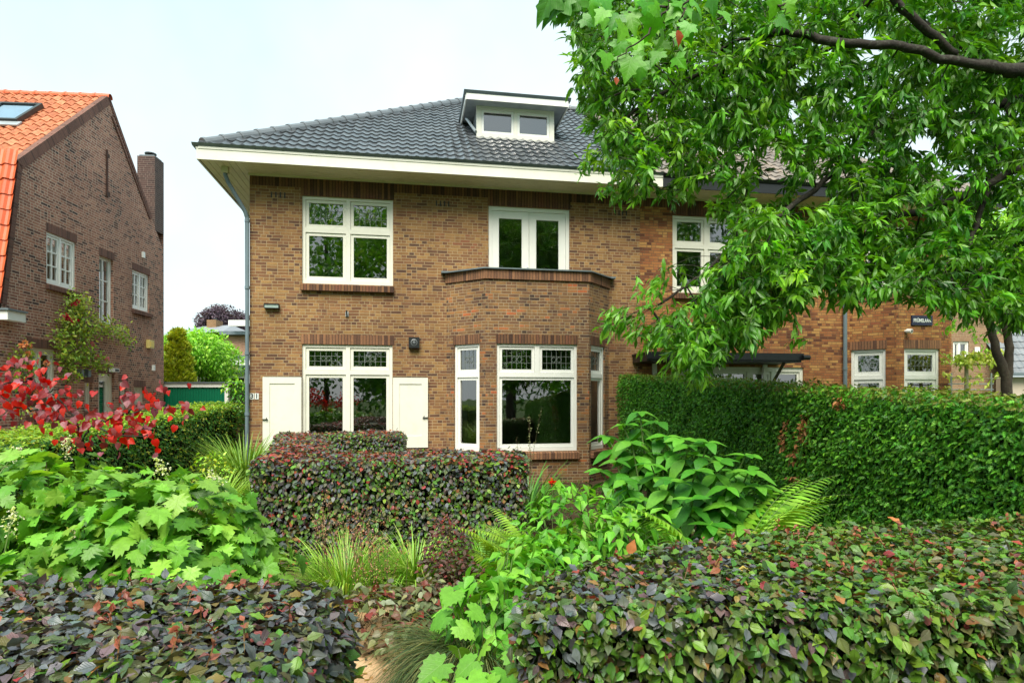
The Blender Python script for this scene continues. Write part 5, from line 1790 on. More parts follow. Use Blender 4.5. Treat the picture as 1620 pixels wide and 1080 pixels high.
# the outline is concave: build its top from three convex pieces
def concave_hedge(name, label, cat, pieces, skip, colf, m, tpls, size, dens, depth, bump, group, core_col, dens_top=None):
    c = np.mean(np.array([p for pc in pieces for p in pc[0]]), 0)
    root = empty(name, (c[0], c[1], 0)); tag(root, label, cat, group)
    for k, (poly, hts) in enumerate(pieces):
        r_ = hedge('tmp', 'x', 'x', poly, hts, colf, m, tpls, size, dens, depth=depth, bump=bump, core_col=core_col, faces=skip[k], dens_top=dens_top)
        off = Vector((r_.location.x - c[0], r_.location.y - c[1], 0))
        for ch in list(bpy.data.objects):
            if ch.parent == r_:
                ch.data.transform(Matrix.Translation(off)); ch.parent = root
        bpy.data.objects.remove(r_)
    # join the three foliage pieces and the three cores
    for nm in ('foliage', 'twigs'):
        obs = [o for o in bpy.data.objects if o.parent == root and o.name.startswith(nm)]
        with bpy.context.temp_override(active_object=obs[0], selected_editable_objects=obs, object=obs[0], selected_objects=obs):
            bpy.ops.object.join()
    return root
concave_hedge('copper_beech_hedge', 'angled copper beech hedge with reddish top in front of the shuttered window', 'hedge',
    [([(-2.62, 6.10), (0.14, 6.35), (0.16, 7.10), (-2.75, 7.0)], [1.13, 1.13, 1.15, 1.14]),
     ([(-2.75, 6.9), (-1.98, 6.95), (-3.20, 10.5), (-4.18, 10.95)], [1.13, 1.15, 1.12, 1.13]),
     ([(-4.05, 10.40), (-1.92, 10.65), (-1.98, 11.35), (-4.18, 11.1)], [1.13, 1.12, 1.12, 1.13])],
    [[0, 1, 2, 3], [1, 3], [0, 1, 2]],
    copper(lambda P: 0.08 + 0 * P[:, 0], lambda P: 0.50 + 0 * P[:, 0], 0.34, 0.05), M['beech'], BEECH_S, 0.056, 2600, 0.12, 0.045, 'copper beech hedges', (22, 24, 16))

# tall conifer hedge on the right
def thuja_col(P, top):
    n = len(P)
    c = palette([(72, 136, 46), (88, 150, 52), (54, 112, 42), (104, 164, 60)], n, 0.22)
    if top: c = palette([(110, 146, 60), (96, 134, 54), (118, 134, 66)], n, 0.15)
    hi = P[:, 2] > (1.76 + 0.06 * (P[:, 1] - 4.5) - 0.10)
    c = np.where((hi & (rng.random(n) < 0.4))[:, None], palette([(112, 136, 62), (122, 124, 62)], n), c)
    # the dead brown wisps
    for (yy, zz, h) in ((7.3, 1.30, 0.2), (6.95, 1.38, 0.2), (7.1, 1.08, 0.12), (7.15, 0.80, 0.05), (6.4, 1.70, 0.07)):
        d = np.hypot((P[:, 1] - yy + (P[:, 2] - zz) * 0.25) / 0.085, (P[:, 2] - zz) / h)
        c = np.where(((d < 1) & (rng.random(n) < 0.75))[:, None], palette([(180, 128, 84), (160, 108, 70), (192, 140, 98)], n), c)
    return c
def hedge_x(Y): return 2.28 + (13.0 - Y) * 0.1684
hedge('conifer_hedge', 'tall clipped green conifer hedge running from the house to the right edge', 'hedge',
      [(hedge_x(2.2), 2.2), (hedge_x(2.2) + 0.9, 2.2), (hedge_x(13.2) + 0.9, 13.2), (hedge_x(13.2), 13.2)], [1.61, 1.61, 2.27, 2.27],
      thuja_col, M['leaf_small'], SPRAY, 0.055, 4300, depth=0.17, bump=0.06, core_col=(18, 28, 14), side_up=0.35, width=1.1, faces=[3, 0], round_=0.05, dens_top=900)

# green hedge on the left boundary
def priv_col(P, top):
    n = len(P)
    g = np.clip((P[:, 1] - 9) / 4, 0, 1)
    a = palette([(124, 164, 60), (148, 184, 76), (104, 148, 54)], n) if top else palette([(66, 116, 52), (80, 130, 58), (54, 100, 48)], n)  # lit top and darker face are put into the leaf colours
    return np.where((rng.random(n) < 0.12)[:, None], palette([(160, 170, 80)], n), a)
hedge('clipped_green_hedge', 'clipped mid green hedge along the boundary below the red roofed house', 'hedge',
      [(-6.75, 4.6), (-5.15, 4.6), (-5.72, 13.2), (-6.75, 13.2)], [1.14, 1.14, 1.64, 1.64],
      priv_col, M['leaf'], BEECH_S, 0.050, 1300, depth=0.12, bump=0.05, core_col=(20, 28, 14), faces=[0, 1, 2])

# ================================================================ dome shaped shrubs
def dome(fo, c, r, n, size, cols, tpls, shell=(0.75, 1.0), droop=0.35, up=0.7, zmin=0.05, width=1.0, jit=0.35, lump=0.12, front=None, radial=0.8):
    d = rdir(int(n * 2.0))
    d = d[d[:, 2] > -0.25]
    if front is not None: d = d[(d @ np.array([0, -1.0, 0])) > front]
    d = d[:n]; k = len(d)
    s = rng.uniform(*shell, k) * (1 + bumpy(d * 3, 1.0, c[0] * 7) * lump)
    P = np.array(c) + d * np.array(r) * s[:, None]
    ok = P[:, 2] > zmin
    P, d = P[ok], d[ok]; k = len(P)
    out = unit(d * np.array([1, 1, 0.35]) + 1e-4)
    D = unit(out * radial + np.array([0, 0, -droop]) + rng.normal(0, jit, (k, 3)))
    N = unit(d * 0.6 + np.array([0, 0, up]) + rng.normal(0, jit, (k, 3)))
    fo.add(tpls, P - D * (size * 0.4), D, N, size * rng.uniform(0.6, 1.15, k), cols(k), width)
    return P


def stems_to(P, base, n, rad=0.008, spread=0.25):
    idx = rng.choice(len(P), min(n, len(P)), replace=False)
    out = []
    for i in idx:
        b = np.array(base) + np.array([rng.uniform(-spread, spread), rng.uniform(-spread, spread), 0])
        m_ = (b + P[i]) / 2 + np.array([0, 0, 0.12])
        pts = smooth_path([b, m_, P[i]], 4)
        out.append((pts, np.linspace(rad, rad * 0.4, len(pts))))
    return out


def shrub(name, label, cat, base, domes, stems=14, group=None, m='leaf', srad=0.008, flowers=None, stem_m='twig'):
    root = empty(name, base); tag(root, label, cat, group)
    fo = Fol(); allP = []
    for dm in domes: allP.append(dome(fo, **dm))
    fo.build('foliage', M[m], root)
    tubes('stem', stems_to(np.concatenate(allP), base, stems, srad), M[stem_m], root)
    if flowers: flowers(root)
    return root


G1 = [(98, 156, 62), (122, 178, 78), (80, 136, 54), (140, 190, 94)]
def oak_flowers(root):
    fo = Fol()
    st = []
    pts = [(G(117, 3.85, 868)), (G(176, 4.2, 818)), (G(165, 4.2, 820)), (G(272, 4.2, 808)), (G(280, 4.0, 815)), (G(14, 3.7, 842)), (G(10, 4.1, 735)), (G(106, 4.8, 718)), (G(60, 4.2, 756)), (G(262, 4.3, 752)), (G(345, 4.2, 770)), (G(170, 3.9, 836))]
    for p in pts:
        p = np.array(p); k = 60
        ax = unit(np.array([rng.normal(0, .4), rng.normal(0, .4), 0.8]))
        s = rng.random(k)
        q = p + ax * (s * 0.14)[:, None] + rng.normal(0, 0.028, (k, 3)) * (1.25 - s)[:, None]
        c = palette([(226, 226, 190), (206, 214, 150), (236, 236, 214), (180, 200, 110)], k, 0.06)
        for a in range(4):
            N = unit(np.array([0, -0.6, 0.7]) + rng.normal(0, .4, (k, 3)))
            D = unit(rng.normal(size=(k, 3)))
            fo.add(PETAL, q, D, N, 0.012, c)
        fo.build('flower', M['petal'], root); fo = Fol()
        st.append((np.array([p - ax * 0.12, p + ax * 0.13]), np.array([0.004, 0.002])))
    tubes('flower_stalk', st, M['green_stem'], root)
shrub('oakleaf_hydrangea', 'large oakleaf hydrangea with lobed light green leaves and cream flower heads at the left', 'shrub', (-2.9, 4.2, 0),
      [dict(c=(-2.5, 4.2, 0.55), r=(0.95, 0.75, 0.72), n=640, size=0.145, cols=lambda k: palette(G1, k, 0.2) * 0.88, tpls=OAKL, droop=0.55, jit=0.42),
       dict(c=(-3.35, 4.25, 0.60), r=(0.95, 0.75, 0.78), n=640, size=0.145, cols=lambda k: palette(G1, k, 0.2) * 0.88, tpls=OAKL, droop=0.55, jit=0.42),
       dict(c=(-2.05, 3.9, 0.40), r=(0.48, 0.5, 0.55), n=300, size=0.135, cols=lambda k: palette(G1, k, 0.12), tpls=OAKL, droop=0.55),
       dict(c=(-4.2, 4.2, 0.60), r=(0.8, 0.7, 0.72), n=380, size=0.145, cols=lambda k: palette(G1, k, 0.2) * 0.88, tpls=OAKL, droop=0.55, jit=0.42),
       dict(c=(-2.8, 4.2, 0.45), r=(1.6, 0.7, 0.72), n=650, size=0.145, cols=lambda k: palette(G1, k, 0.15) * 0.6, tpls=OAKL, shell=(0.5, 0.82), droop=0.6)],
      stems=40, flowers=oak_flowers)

# redbud with purple red heart leaves
def redbud():
    base = np.array(G(130, 5.0))
    root = empty('redbud_tree', tuple(base)); tag(root, 'young redbud with heart shaped red and purple leaves in front of the green hedge', 'tree')
    trunk = [base, base + [0.02, 0, 0.75], base + [-0.04, 0.02, 1.25]]
    limbs = [([G(128, 5.0, 700), G(122, 5.0, 672), G(95, 5.0, 652), G(60, 4.9, 650)]), ([G(128, 5.0, 700), G(150, 4.95, 672), G(200, 4.8, 655), G(250, 4.7, 645), G(292, 4.6, 648)]),
             ([G(122, 5.0, 672), G(90, 5.0, 630), G(50, 5.0, 600), G(35, 5.0, 585)]), ([G(150, 4.95, 672), G(190, 4.7, 690), G(240, 4.55, 688)]), ([G(60, 4.9, 650), G(20, 4.8, 640), G(-20, 4.8, 610)]),
             ([G(95, 5.0, 652), G(75, 5.0, 620), G(110, 4.9, 612)]), ([G(50, 5.0, 600), G(10, 4.9, 605), G(-15, 4.9, 600)]), ([G(200, 4.8, 655), G(215, 4.8, 640), G(235, 4.8, 636)])]
    paths = [(smooth_path(trunk, 5), np.linspace(0.018, 0.014, 11))]
    fo = Fol()
    for lb in limbs:
        pts = smooth_path(lb, 8, 0.008)
        paths.append((pts, np.linspace(0.009, 0.003, len(pts))))
        k = int(len(pts) * 2.5)
        i = rng.integers(len(pts) // 8, len(pts), k)
        P = pts[i] + rng.normal(0, 0.09, (k, 3))
        D = unit(rng.normal(0, 0.6, (k, 3)) + [0, -0.35, -0.9])
        N = unit(rng.normal(0, 0.55, (k, 3)) + [0, -0.9, 0.5])
        c = palette([(178, 40, 34), (198, 56, 40), (140, 46, 52), (150, 100, 110), (112, 60, 70)], k, 0.15)
        fo.add(HEART, P, D, N, rng.uniform(0.035, 0.068, k), c)
    fo.build('foliage', M['leaf_red'], root)
    tubes('trunk', paths, M['bark_dark'], root)
redbud()

# climbing rose on the left house
def rose():
    root = empty('climbing_rose', LF.w(0.05, 1.6)); root.location.z = 0
    tag(root, 'climbing rose with small leaves and pink blooms trained on the gable wall', 'climber')
    fo, fl, st = Fol(), Fol(), []
    P0 = lambda u, v: (lambda tz: np.array(LF.w(0.10, tz[0], tz[1])))(ls(u, v, 0.10))
    runs = [[(120, 700), (108, 600), (118, 540), (125, 500), (128, 475)], [(125, 535), (150, 515), (175, 520), (200, 540)], [(118, 560), (140, 565), (160, 580)], [(122, 500), (112, 475)], [(108, 590), (98, 560), (95, 530)], [(30, 700), (35, 600), (36, 555)], [(118, 520), (100, 508)]]
    wts = [1.0, 1.3, 1.0, 0.7, 1.0, 0.6, 0.7]
    for rn, w_ in zip(runs, wts):
        pts = smooth_path([P0(*p) for p in rn], 8, 0.02)
        st.append((pts, np.linspace(0.012, 0.004, len(pts))))
        vis = pts[len(pts) // 4:] if rn[0][1] >= 700 else pts
        k = int(420 * w_)
        i = rng.integers(0, len(vis), k)
        P = vis[i] + rng.normal(0, 0.12, (k, 3)) * [0.5, 1.3, 1.0] + np.array([LF.a[0], LF.a[1], 0]) * np.abs(rng.normal(0, 0.08, (k, 1)))
        fo.add(OVAL, P, unit(rng.normal(size=(k, 3)) + [0.4, -0.5, -0.3]), unit(rng.normal(0, .5, (k, 3)) + [0.5, -0.5, 0.6]), rng.uniform(0.05, 0.11, k), palette([(122, 158, 66), (142, 174, 78), (100, 136, 58), (156, 166, 78)], k))
    blooms = [((118, 478), 'p'), ((113, 483), 'p'), ((104, 505), 'p'), ((110, 512), 'p'), ((117, 508), 'p'), ((100, 500), 'p'), ((150, 565), 'k'), ((166, 568), 'k'), ((142, 545), 'k'), ((36, 543), 'o'), ((42, 548), 'o'), ((30, 548), 'o'), ((40, 560), 'o'), ((70, 575), 'o'), ((55, 622), 'o'), ((60, 616), 'o'), ((45, 650), 'o'), ((55, 655), 'o')]
    for (u, v), t in blooms:
        p = P0(u, v) + np.array([LF.a[0], LF.a[1], 0]) * 0.12 + np.array([0, -0.1, 0])
        k = 26
        col = {'p': [(200, 50, 84), (186, 40, 70)], 'k': [(214, 120, 130), (222, 150, 150)], 'o': [(224, 150, 104), (234, 176, 128)]}[t]
        d = rdir(k)
        fl.add(PETAL, p + d * 0.02, unit(d + [0, 0, 0.3]), rdir(k), 0.055, palette(col, k, 0.08))
        fl.build('flower', M['petal'], root); fl = Fol()
    fo.build('foliage', M['leaf'], root); tubes('stem', st, M['twig'], root)
rose()

# big leaved shrub in front of the conifer hedge
G2 = [(66, 130, 46), (82, 146, 54), (54, 112, 42), (98, 158, 64)]
GW = [(74, 148, 48), (104, 170, 62), (66, 132, 46)]
def bigleaf():
    base = (1.55, 5.75, 0)
    root = empty('big_leaved_hydrangea', base); tag(root, 'shrub with large oval velvety green leaves at the end of the bay window', 'shrub')
    tips = []
    fo, st = Fol(), []
    spots = [(1012, 652, 5.9), (985, 672, 5.9), (1040, 668, 5.8), (1000, 700, 5.7), (1055, 690, 5.6), (960, 690, 6.0), (1078, 655 + 40, 5.5), (975, 730, 5.6), (1030, 735, 5.3), (1090, 705, 5.3), (1120, 700, 5.2), (1140, 730, 5.0), (1180, 720, 5.1), (1185, 745, 4.9), (1100, 745, 5.0),
             (1150, 770, 4.9), (1200, 770, 4.9), (1095, 790, 4.8), (1150, 800, 4.9), (1060, 760, 5.0), (1205, 805, 4.9), (990, 760, 5.3), (1125, 830, 4.8), (1180, 830, 4.9), (1015, 790, 5.1), (950, 745, 5.7), (1050, 720, 5.6), (1015, 665, 6.1), (1100, 720, 5.5), (1160, 745, 5.2)]
    for (u, v, Y) in spots:
        tip = np.array(G(u, Y, v))
        b = np.array(base) + [rng.uniform(-.2, .2) + (tip[0] - base[0]) * 0.35, rng.uniform(-.15, .15) - 0.1, 0]
        pts = smooth_path([b, (b + tip) / 2 + [0, 0, 0.15], tip], 6)
        st.append((pts, np.linspace(0.012, 0.006, len(pts))))
        for lev in range(4):
            p = pts[-1 - lev * 2 if lev < 3 else -5]
            a0 = rng.random() * 6.28
            nl = 5 if lev == 0 else 3
            for j in range(nl):
                a = a0 + j * 6.283 / nl + rng.normal(0, .2)
                D = np.array([math.cos(a), math.sin(a), -0.15 - 0.3 * lev * 0.6 + (0.35 if lev == 0 else 0) + rng.normal(0, .12)])
                N = np.array([-0.35 * math.cos(a), -0.35 * math.sin(a) - 0.25, 1.0])
                sz = rng.uniform(0.13, 0.20) if lev == 0 else rng.uniform(0.19, 0.27)
                fo.add(BIG, p[None], D, N, sz, palette(G2, 1, 0.1), 1.0)
    fo.build('foliage', M['leaf_big'], root); tubes('stem', st, M['green_stem'], root)
bigleaf()

def ncols(c, j=0.12): return lambda k: palette(c, k, j)
LG = [(94, 160, 58), (112, 176, 72), (74, 138, 50), (128, 184, 84)]
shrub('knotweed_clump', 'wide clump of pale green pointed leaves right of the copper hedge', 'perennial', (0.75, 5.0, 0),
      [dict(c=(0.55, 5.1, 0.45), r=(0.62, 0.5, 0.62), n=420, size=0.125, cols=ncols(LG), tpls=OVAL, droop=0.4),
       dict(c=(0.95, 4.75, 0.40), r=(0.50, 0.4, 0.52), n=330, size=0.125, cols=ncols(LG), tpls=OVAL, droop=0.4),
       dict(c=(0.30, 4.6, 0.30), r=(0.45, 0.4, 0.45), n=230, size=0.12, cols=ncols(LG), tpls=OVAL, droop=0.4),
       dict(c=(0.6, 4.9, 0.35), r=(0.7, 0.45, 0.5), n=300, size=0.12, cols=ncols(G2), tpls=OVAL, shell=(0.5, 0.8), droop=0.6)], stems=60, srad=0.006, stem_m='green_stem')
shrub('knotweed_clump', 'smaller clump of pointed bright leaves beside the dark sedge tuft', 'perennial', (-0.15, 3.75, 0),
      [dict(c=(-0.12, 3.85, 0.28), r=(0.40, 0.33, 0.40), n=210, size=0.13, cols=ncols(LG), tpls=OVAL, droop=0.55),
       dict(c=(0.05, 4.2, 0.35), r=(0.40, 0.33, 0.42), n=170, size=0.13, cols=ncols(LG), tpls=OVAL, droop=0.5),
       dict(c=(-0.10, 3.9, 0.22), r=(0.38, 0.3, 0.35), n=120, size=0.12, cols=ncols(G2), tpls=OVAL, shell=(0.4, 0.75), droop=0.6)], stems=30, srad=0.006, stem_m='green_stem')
def bigfoot(name, label, base, leaves, col=G1):
    root = empty(name, base); tag(root, label, 'perennial')
    fo, st = Fol(), []
    for (u, v, Y, sz) in leaves:
        p = np.array(G(u, Y, v))
        a = rng.random() * 6.28
        D = np.array([math.cos(a), math.sin(a) - 0.6, -0.35]); N = np.array([rng.normal(0, .25), -0.5 + rng.normal(0, .15), 1.0])
        fo.add(ROG, p[None], D, N, sz * 0.72, palette(col, 1, 0.1), 0.95)
        b = np.array(base) + rng.normal(0, 0.04, 3) * [1, 1, 0]
        pts = smooth_path([b, (b + p) / 2 + [0, 0, 0.06], p], 4)
        st.append((pts, np.linspace(0.006, 0.004, len(pts))))
    fo.build('foliage', M['leaf_big'], root); tubes('stem', st, M['green_stem'], root)
bigfoot('hellebore_plant', 'low plant with broad toothed leaves at the bottom centre by the path', (-0.15, 3.0, 0),
        [(700, 1050, 2.9, .20), (740, 1075, 2.75, .22), (770, 1020, 2.95, .20), (800, 1060, 2.8, .2), (725, 1025, 3.1, .16), (780, 1085, 2.7, .2), (690, 1080, 2.8, .15), (810, 1030, 3.0, .18), (750, 1045, 2.9, .16), (760, 1095, 2.7, .2)])
bigfoot('lobed_leaf_plant', 'few large toothed leaves above the dark sedge tuft', (-0.2, 3.65, 0),
        [(718, 935, 3.6, .19), (705, 975, 3.5, .17), (745, 965, 3.5, .16), (760, 940, 3.7, .17), (735, 920, 3.8, .15), (725, 990, 3.45, .16)])

# ferns
def fern(label, base, n, L, az=None, col=((120, 170, 66), (98, 150, 54), (140, 186, 84)), el=(0.5, 1.2)):
    root = empty('fern', base); tag(root, label, 'fern', 'ferns in the border')
    fo, st = Fol(), []
    for i in range(n):
        a = (az[i % len(az)] if az else rng.random() * 6.28) + rng.normal(0, .12)
        l = L * rng.uniform(0.8, 1.1); e0 = rng.uniform(*el)
        pts = []
        p = np.array(base, float); K = 36
        for j in range(K + 1):
            e = e0 - (j / K) ** 1.4 * 1.25
            pts.append(p.copy())
            p = p + np.array([math.cos(a) * math.cos(e), math.sin(a) * math.cos(e), math.sin(e)]) * l / K
        pts = np.array(pts)
        st.append((pts, np.linspace(0.004, 0.0015, len(pts))))
        d = unit(np.gradient(pts, axis=0)); side = unit(np.cross(d, [0, 0, 1.0]))
        N = np.cross(side, d)
        s = np.linspace(0, 1, K + 1); wl = l * 0.20 * np.clip(np.sin(np.pi * (0.12 + 0.88 * s) ** 0.8), 0.04, 1)
        for sg in (1, -1):
            c = palette(list(col), K - 2, 0.1)
            fo.add([t_ovate(0.10, 3, 0.2, 0.2, 0.3)], pts[3:], (side * sg + d * 0.35)[3:] + [0, 0, -0.12], N[3:], wl[3:], np.resize(c, (K - 2, 3)), 0.95)
        fo.build('frond', M['leaf_small'], root); fo = Fol()
    tubes('stem', st, M['green_stem'], root)
fern('fern with one long arching frond right of the big leaved shrub', (1.62, 4.6, 0.1), 10, 1.42, az=[0.25, 0.05, 1.2, 2.4, 3.3, 5.2, 5.8], el=(1.05, 1.35))
fern('yellow green fern beside the right end of the copper hedge', (0.28, 5.5, 0.05), 16, 1.0, col=((132, 170, 76), (116, 156, 66), (146, 182, 90)), el=(0.9, 1.35))
fern('low feathery fern in the middle of the border above the pointed leaves', (0.08, 5.1, 0.05), 14, 1.0, col=((140, 176, 72), (120, 160, 62)), el=(0.7, 1.3))

# grasses
def tuft(name, label, base, n, L, col, tpls, rad=0.1, cat='grass', tilt=None, group=None, width=1.0, plumes=None, lean=0.35):
    root = empty(name, base); tag(root, label, cat, group)
    fo = Fol()
    a = rng.random(n) * 6.283
    if tilt is not None: a = tilt[0] + rng.normal(0, tilt[1], n)
    r = rad * np.sqrt(rng.random(n))
    P = np.array(base) + np.stack([np.cos(a) * r, np.sin(a) * r, np.zeros(n)], 1)
    # blade template rises along its z and bends to +x
    hor = np.stack([np.cos(a), np.sin(a), np.zeros(n)], 1)
    tl = np.abs(rng.normal(0, lean, n))
    D = unit(hor * np.cos(tl)[:, None] - np.array([0, 0, 1.0]) * np.sin(tl)[:, None])
    N = unit(np.array([0, 0, 1.0]) * np.cos(tl)[:, None] + hor * np.sin(tl)[:, None])
    fo.add(tpls, P, D, N, L * rng.uniform(0.6, 1.1, n), palette(col, n, 0.15), width)
    fo.build('blades', M['grass'], root)
    if plumes:
        k, PL, pc, sz = plumes
        fl = Fol(); st = []
        for i in range(k):
            az = rng.random() * 6.28; ln = rng.uniform(0.05, 0.3)
            p0 = np.array(base) + [rng.normal(0, rad * .6), rng.normal(0, rad * .6), 0]
            l = PL * rng.uniform(0.8, 1.1)
            p1 = p0 + np.array([math.cos(az) * ln, math.sin(az) * ln, 1]) * l
            st.append((np.array([p0, (p0 + p1) / 2 + [0, 0, .02], p1]), np.array([0.0025, 0.002, 0.0015])))
            q = 40
            s = rng.uniform(0.55, 1, q)
            Q = p0 + (p1 - p0) * s[:, None] + rng.normal(0, 0.012, (q, 3))
            fl.add(SMALL, Q, unit(rng.normal(0, .6, (q, 3)) + [0, 0, 0.6]), rdir(q), sz, palette(pc, q, 0.1))
            fl.build('seed_head', M['petal'], root); fl = Fol()
        tubes('stalk', st, M['twig'], root)
    return root
YG = [(120, 168, 74), (146, 186, 94), (98, 146, 60), (168, 192, 120)]
tuft('grass_clump', 'yellow green ornamental grass with beige seed heads in front of the copper hedge', (-1.45, 5.35, 0), 900, 0.62, YG, BLADES, 0.22, lean=0.6, plumes=(22, 0.85, [(196, 160, 128), (170, 128, 104)], 0.016), group='ornamental grasses')
tuft('grass_clump', 'smaller green grass clump right of the one with seed heads', (-0.88, 5.55, 0), 600, 0.60, YG, BLADES, 0.12, group='ornamental grasses')
tuft('grass_clump', 'fresh green grass clump at the foot of the copper hedge beside the burgundy shrub', (-0.28, 5.75, 0), 420, 0.62, [(96, 158, 60), (120, 176, 76)], BLADES, 0.10, group='ornamental grasses')
tuft('silver_grass', 'tall fountain of arching silver grass at the house corner below the left shutter', (-4.62, 10.6, 0), 1100, 1.25, [(120, 160, 84), (150, 184, 112), (100, 144, 70)], BLADES, 0.28, cat='grass', width=0.7, lean=0.15)
tuft('silver_grass', 'second arching grass between the green hedge and the copper hedge', (-4.25, 8.9, 0), 450, 0.8, [(130, 172, 84), (156, 190, 110)], BLADES, 0.2, cat='grass', lean=0.2)
tuft('dark_sedge', 'dark blue green sedge tuft sweeping over the path', (-0.20, 3.72, 0.06), 1800, 0.66, [(66, 92, 68), (84, 108, 76), (100, 116, 76), (56, 78, 62), (136, 136, 88)], FINE, 0.15, tilt=(R(225), 0.75), width=0.7, lean=0.4)
tuft('iris_clump', 'strappy green clump below the bay window beside the red flower', (0.20, 8.2, 0), 260, 0.95, [(70, 120, 56), (92, 140, 66)], BLADES, 0.2, plumes=(4, 1.5, [(150, 156, 110)], 0.02), lean=0.1, width=1.3)
def flower():
    b = G(874, 7.2, 790)
    root = empty('red_flower', (b[0], b[1], 0)); tag(root, 'single orange red flower below the bay window', 'flower')
    p = np.array(G(874, 7.2, 762)); k = 26
    d = rdir(k) * [1, 1, 0.6]
    Fol().add(OVAL, np.repeat(p[None], k, 0), unit(d), rdir(k), 0.055, palette([(216, 74, 40), (196, 52, 34)], k)).build('petals', M['petal'], root)
    tubes('stem', [(np.array([[b[0], b[1], 0], p]), np.array([0.005, 0.004]))], M['green_stem'], root)
flower()

# low perennials
HE = [(124, 136, 112), (150, 158, 132), (120, 74, 66), (100, 100, 84), (130, 56, 50), (96, 112, 88)]
def heuchera_fl(root):
    fl, st = Fol(), []
    for i in range(16):
        p0 = np.array([-1.02 + rng.normal(0, .14), 4.75 + rng.normal(0, .12), 0.2]); l = rng.uniform(0.35, 0.62)
        p1 = p0 + [rng.normal(0, .08), rng.normal(0, .06), l]
        st.append((np.array([p0, p1]), np.array([.0025, .0015])))
        q = 36; s = rng.uniform(.35, 1, q)
        fl.add(SMALL, p0 + (p1 - p0) * s[:, None] + rng.normal(0, .012, (q, 3)), rdir(q), rdir(q), .014, palette([(200, 140, 116), (222, 176, 150), (168, 96, 84)], q))
        fl.build('flower', M['petal'], root); fl = Fol()
    tubes('flower_stalk', st, M['twig'], root)
shrub('heuchera_patch', 'low patch of silvery and maroon coral bells spilling over the path edge', 'perennial', (-0.95, 4.4, 0),
      [dict(c=(-0.98, 4.45, 0.10), r=(0.34, 0.38, 0.30), n=420, size=0.062, cols=ncols(HE), tpls=HEART, droop=0.3),
       dict(c=(-0.62, 4.55, 0.12), r=(0.30, 0.36, 0.30), n=360, size=0.062, cols=ncols(HE), tpls=HEART, droop=0.3),
       dict(c=(-0.72, 4.1, 0.05), r=(0.22, 0.22, 0.20), n=90, size=0.055, cols=ncols(HE), tpls=HEART, droop=0.3)], stems=20, srad=0.003, flowers=heuchera_fl)
BU = [(84, 58, 56), (104, 72, 66), (76, 70, 58), (96, 92, 74), (128, 48, 50)]
shrub('burgundy_sedum', 'upright burgundy leaved bushy plant between the grasses and the ferns', 'perennial', (-0.55, 5.15, 0),
      [dict(c=(-0.55, 5.15, 0.38), r=(0.25, 0.25, 0.40), n=700, size=0.05, cols=ncols(BU), tpls=BEECH_S, droop=0.1, up=0.8, shell=(0.6, 1.0)),
       dict(c=(-0.42, 4.85, 0.25), r=(0.22, 0.22, 0.28), n=400, size=0.05, cols=ncols(BU), tpls=BEECH_S, droop=0.1, up=0.8, shell=(0.6, 1.0))], stems=40, srad=0.004, m='beech')
# filler under the hedges and border: ground cover
def cover():
    k = 6500
    P = np.stack([rng.uniform(-4.6, 3.2, k), rng.uniform(3.3, 12.0, k), rng.uniform(0.0, 0.16, k)], 1)
    pth = inpoly(P[:, 0], P[:, 1], [(-1.45, 0.5), (-0.05, 0.5), (-0.25, 3.6), (-0.6, 4.9), (-1.3, 5.6), (-2.0, 5.3), (-1.35, 4.3), (-1.1, 3.4)])
    P = P[~pth]; k = len(P)
    fo = Fol().add(OVAL, P, unit(rng.normal(size=(k, 3)) * [1, 1, .3] + [0, 0, .2]), unit(rng.normal(0, .4, (k, 3)) + [0, 0, 1]), rng.uniform(.05, .11, k), palette([(60, 104, 44), (78, 124, 52), (52, 84, 40), (96, 128, 60)], k))
    o = fo.build('ground_cover', M['leaf'])
    tag(o, 'low green ground cover and weeds between the garden plants', 'ground cover', kind='stuff')
    k = 500
    P = np.stack([rng.uniform(-1.5, -0.1, k), rng.uniform(2.2, 5.2, k), np.full(k, 0.013)], 1)
    o = Fol().add(BEECH_S, P, unit(rng.normal(size=(k, 3)) * [1, 1, .05]), unit(rng.normal(0, .25, (k, 3)) + [0, 0, 1]), rng.uniform(.02, .06, k), palette([(140, 104, 66), (96, 74, 50), (170, 140, 90), (70, 66, 60)], k)).build('leaf_litter', M['leaf_small'])
    tag(o, 'small fallen leaves scattered over the sandy path', 'leaf litter', kind='stuff')
cover()
def fallen(name, label, u, v, Y, sz, col, tp=BEECH):
    p = np.array(G(u, Y, v))
    e = empty(name, tuple(p)); tag(e, label, 'fallen leaf', 'dry leaves lying on the copper hedge')
    Fol().add(tp, p[None] + [[0, 0, .02]], np.array([[rng.normal(), rng.normal(), .1]]), np.array([[.2, -.6, .8]]), sz, palette([col], 1, .03)).build('blade', M['leaf_small'], e)
fallen('fallen_leaf', 'largest curled orange brown leaf on the far edge of the right hedge', 1405, 822, 3.8, .10, (206, 140, 96))
fallen('fallen_leaf', 'yellow leaf standing upright in the right copper hedge', 1189, 912, 2.95, .085, (206, 184, 104))
fallen('fallen_leaf', 'pale tan curled leaf on the right hedge below the conifer hedge foot', 1230, 866, 3.3, .085, (204, 150, 96))
fallen('fallen_leaf', 'tan leaf near the purple left end of the right hedge', 995, 882, 3.1, .08, (196, 130, 90))
# ================================================================ the overhanging tree (trunk outside the frame at the right)
TG = [(74, 136, 44), (90, 150, 50), (58, 114, 42), (110, 168, 60), (82, 136, 50)]
TL = [(112, 168, 62), (96, 152, 56), (134, 182, 76)]


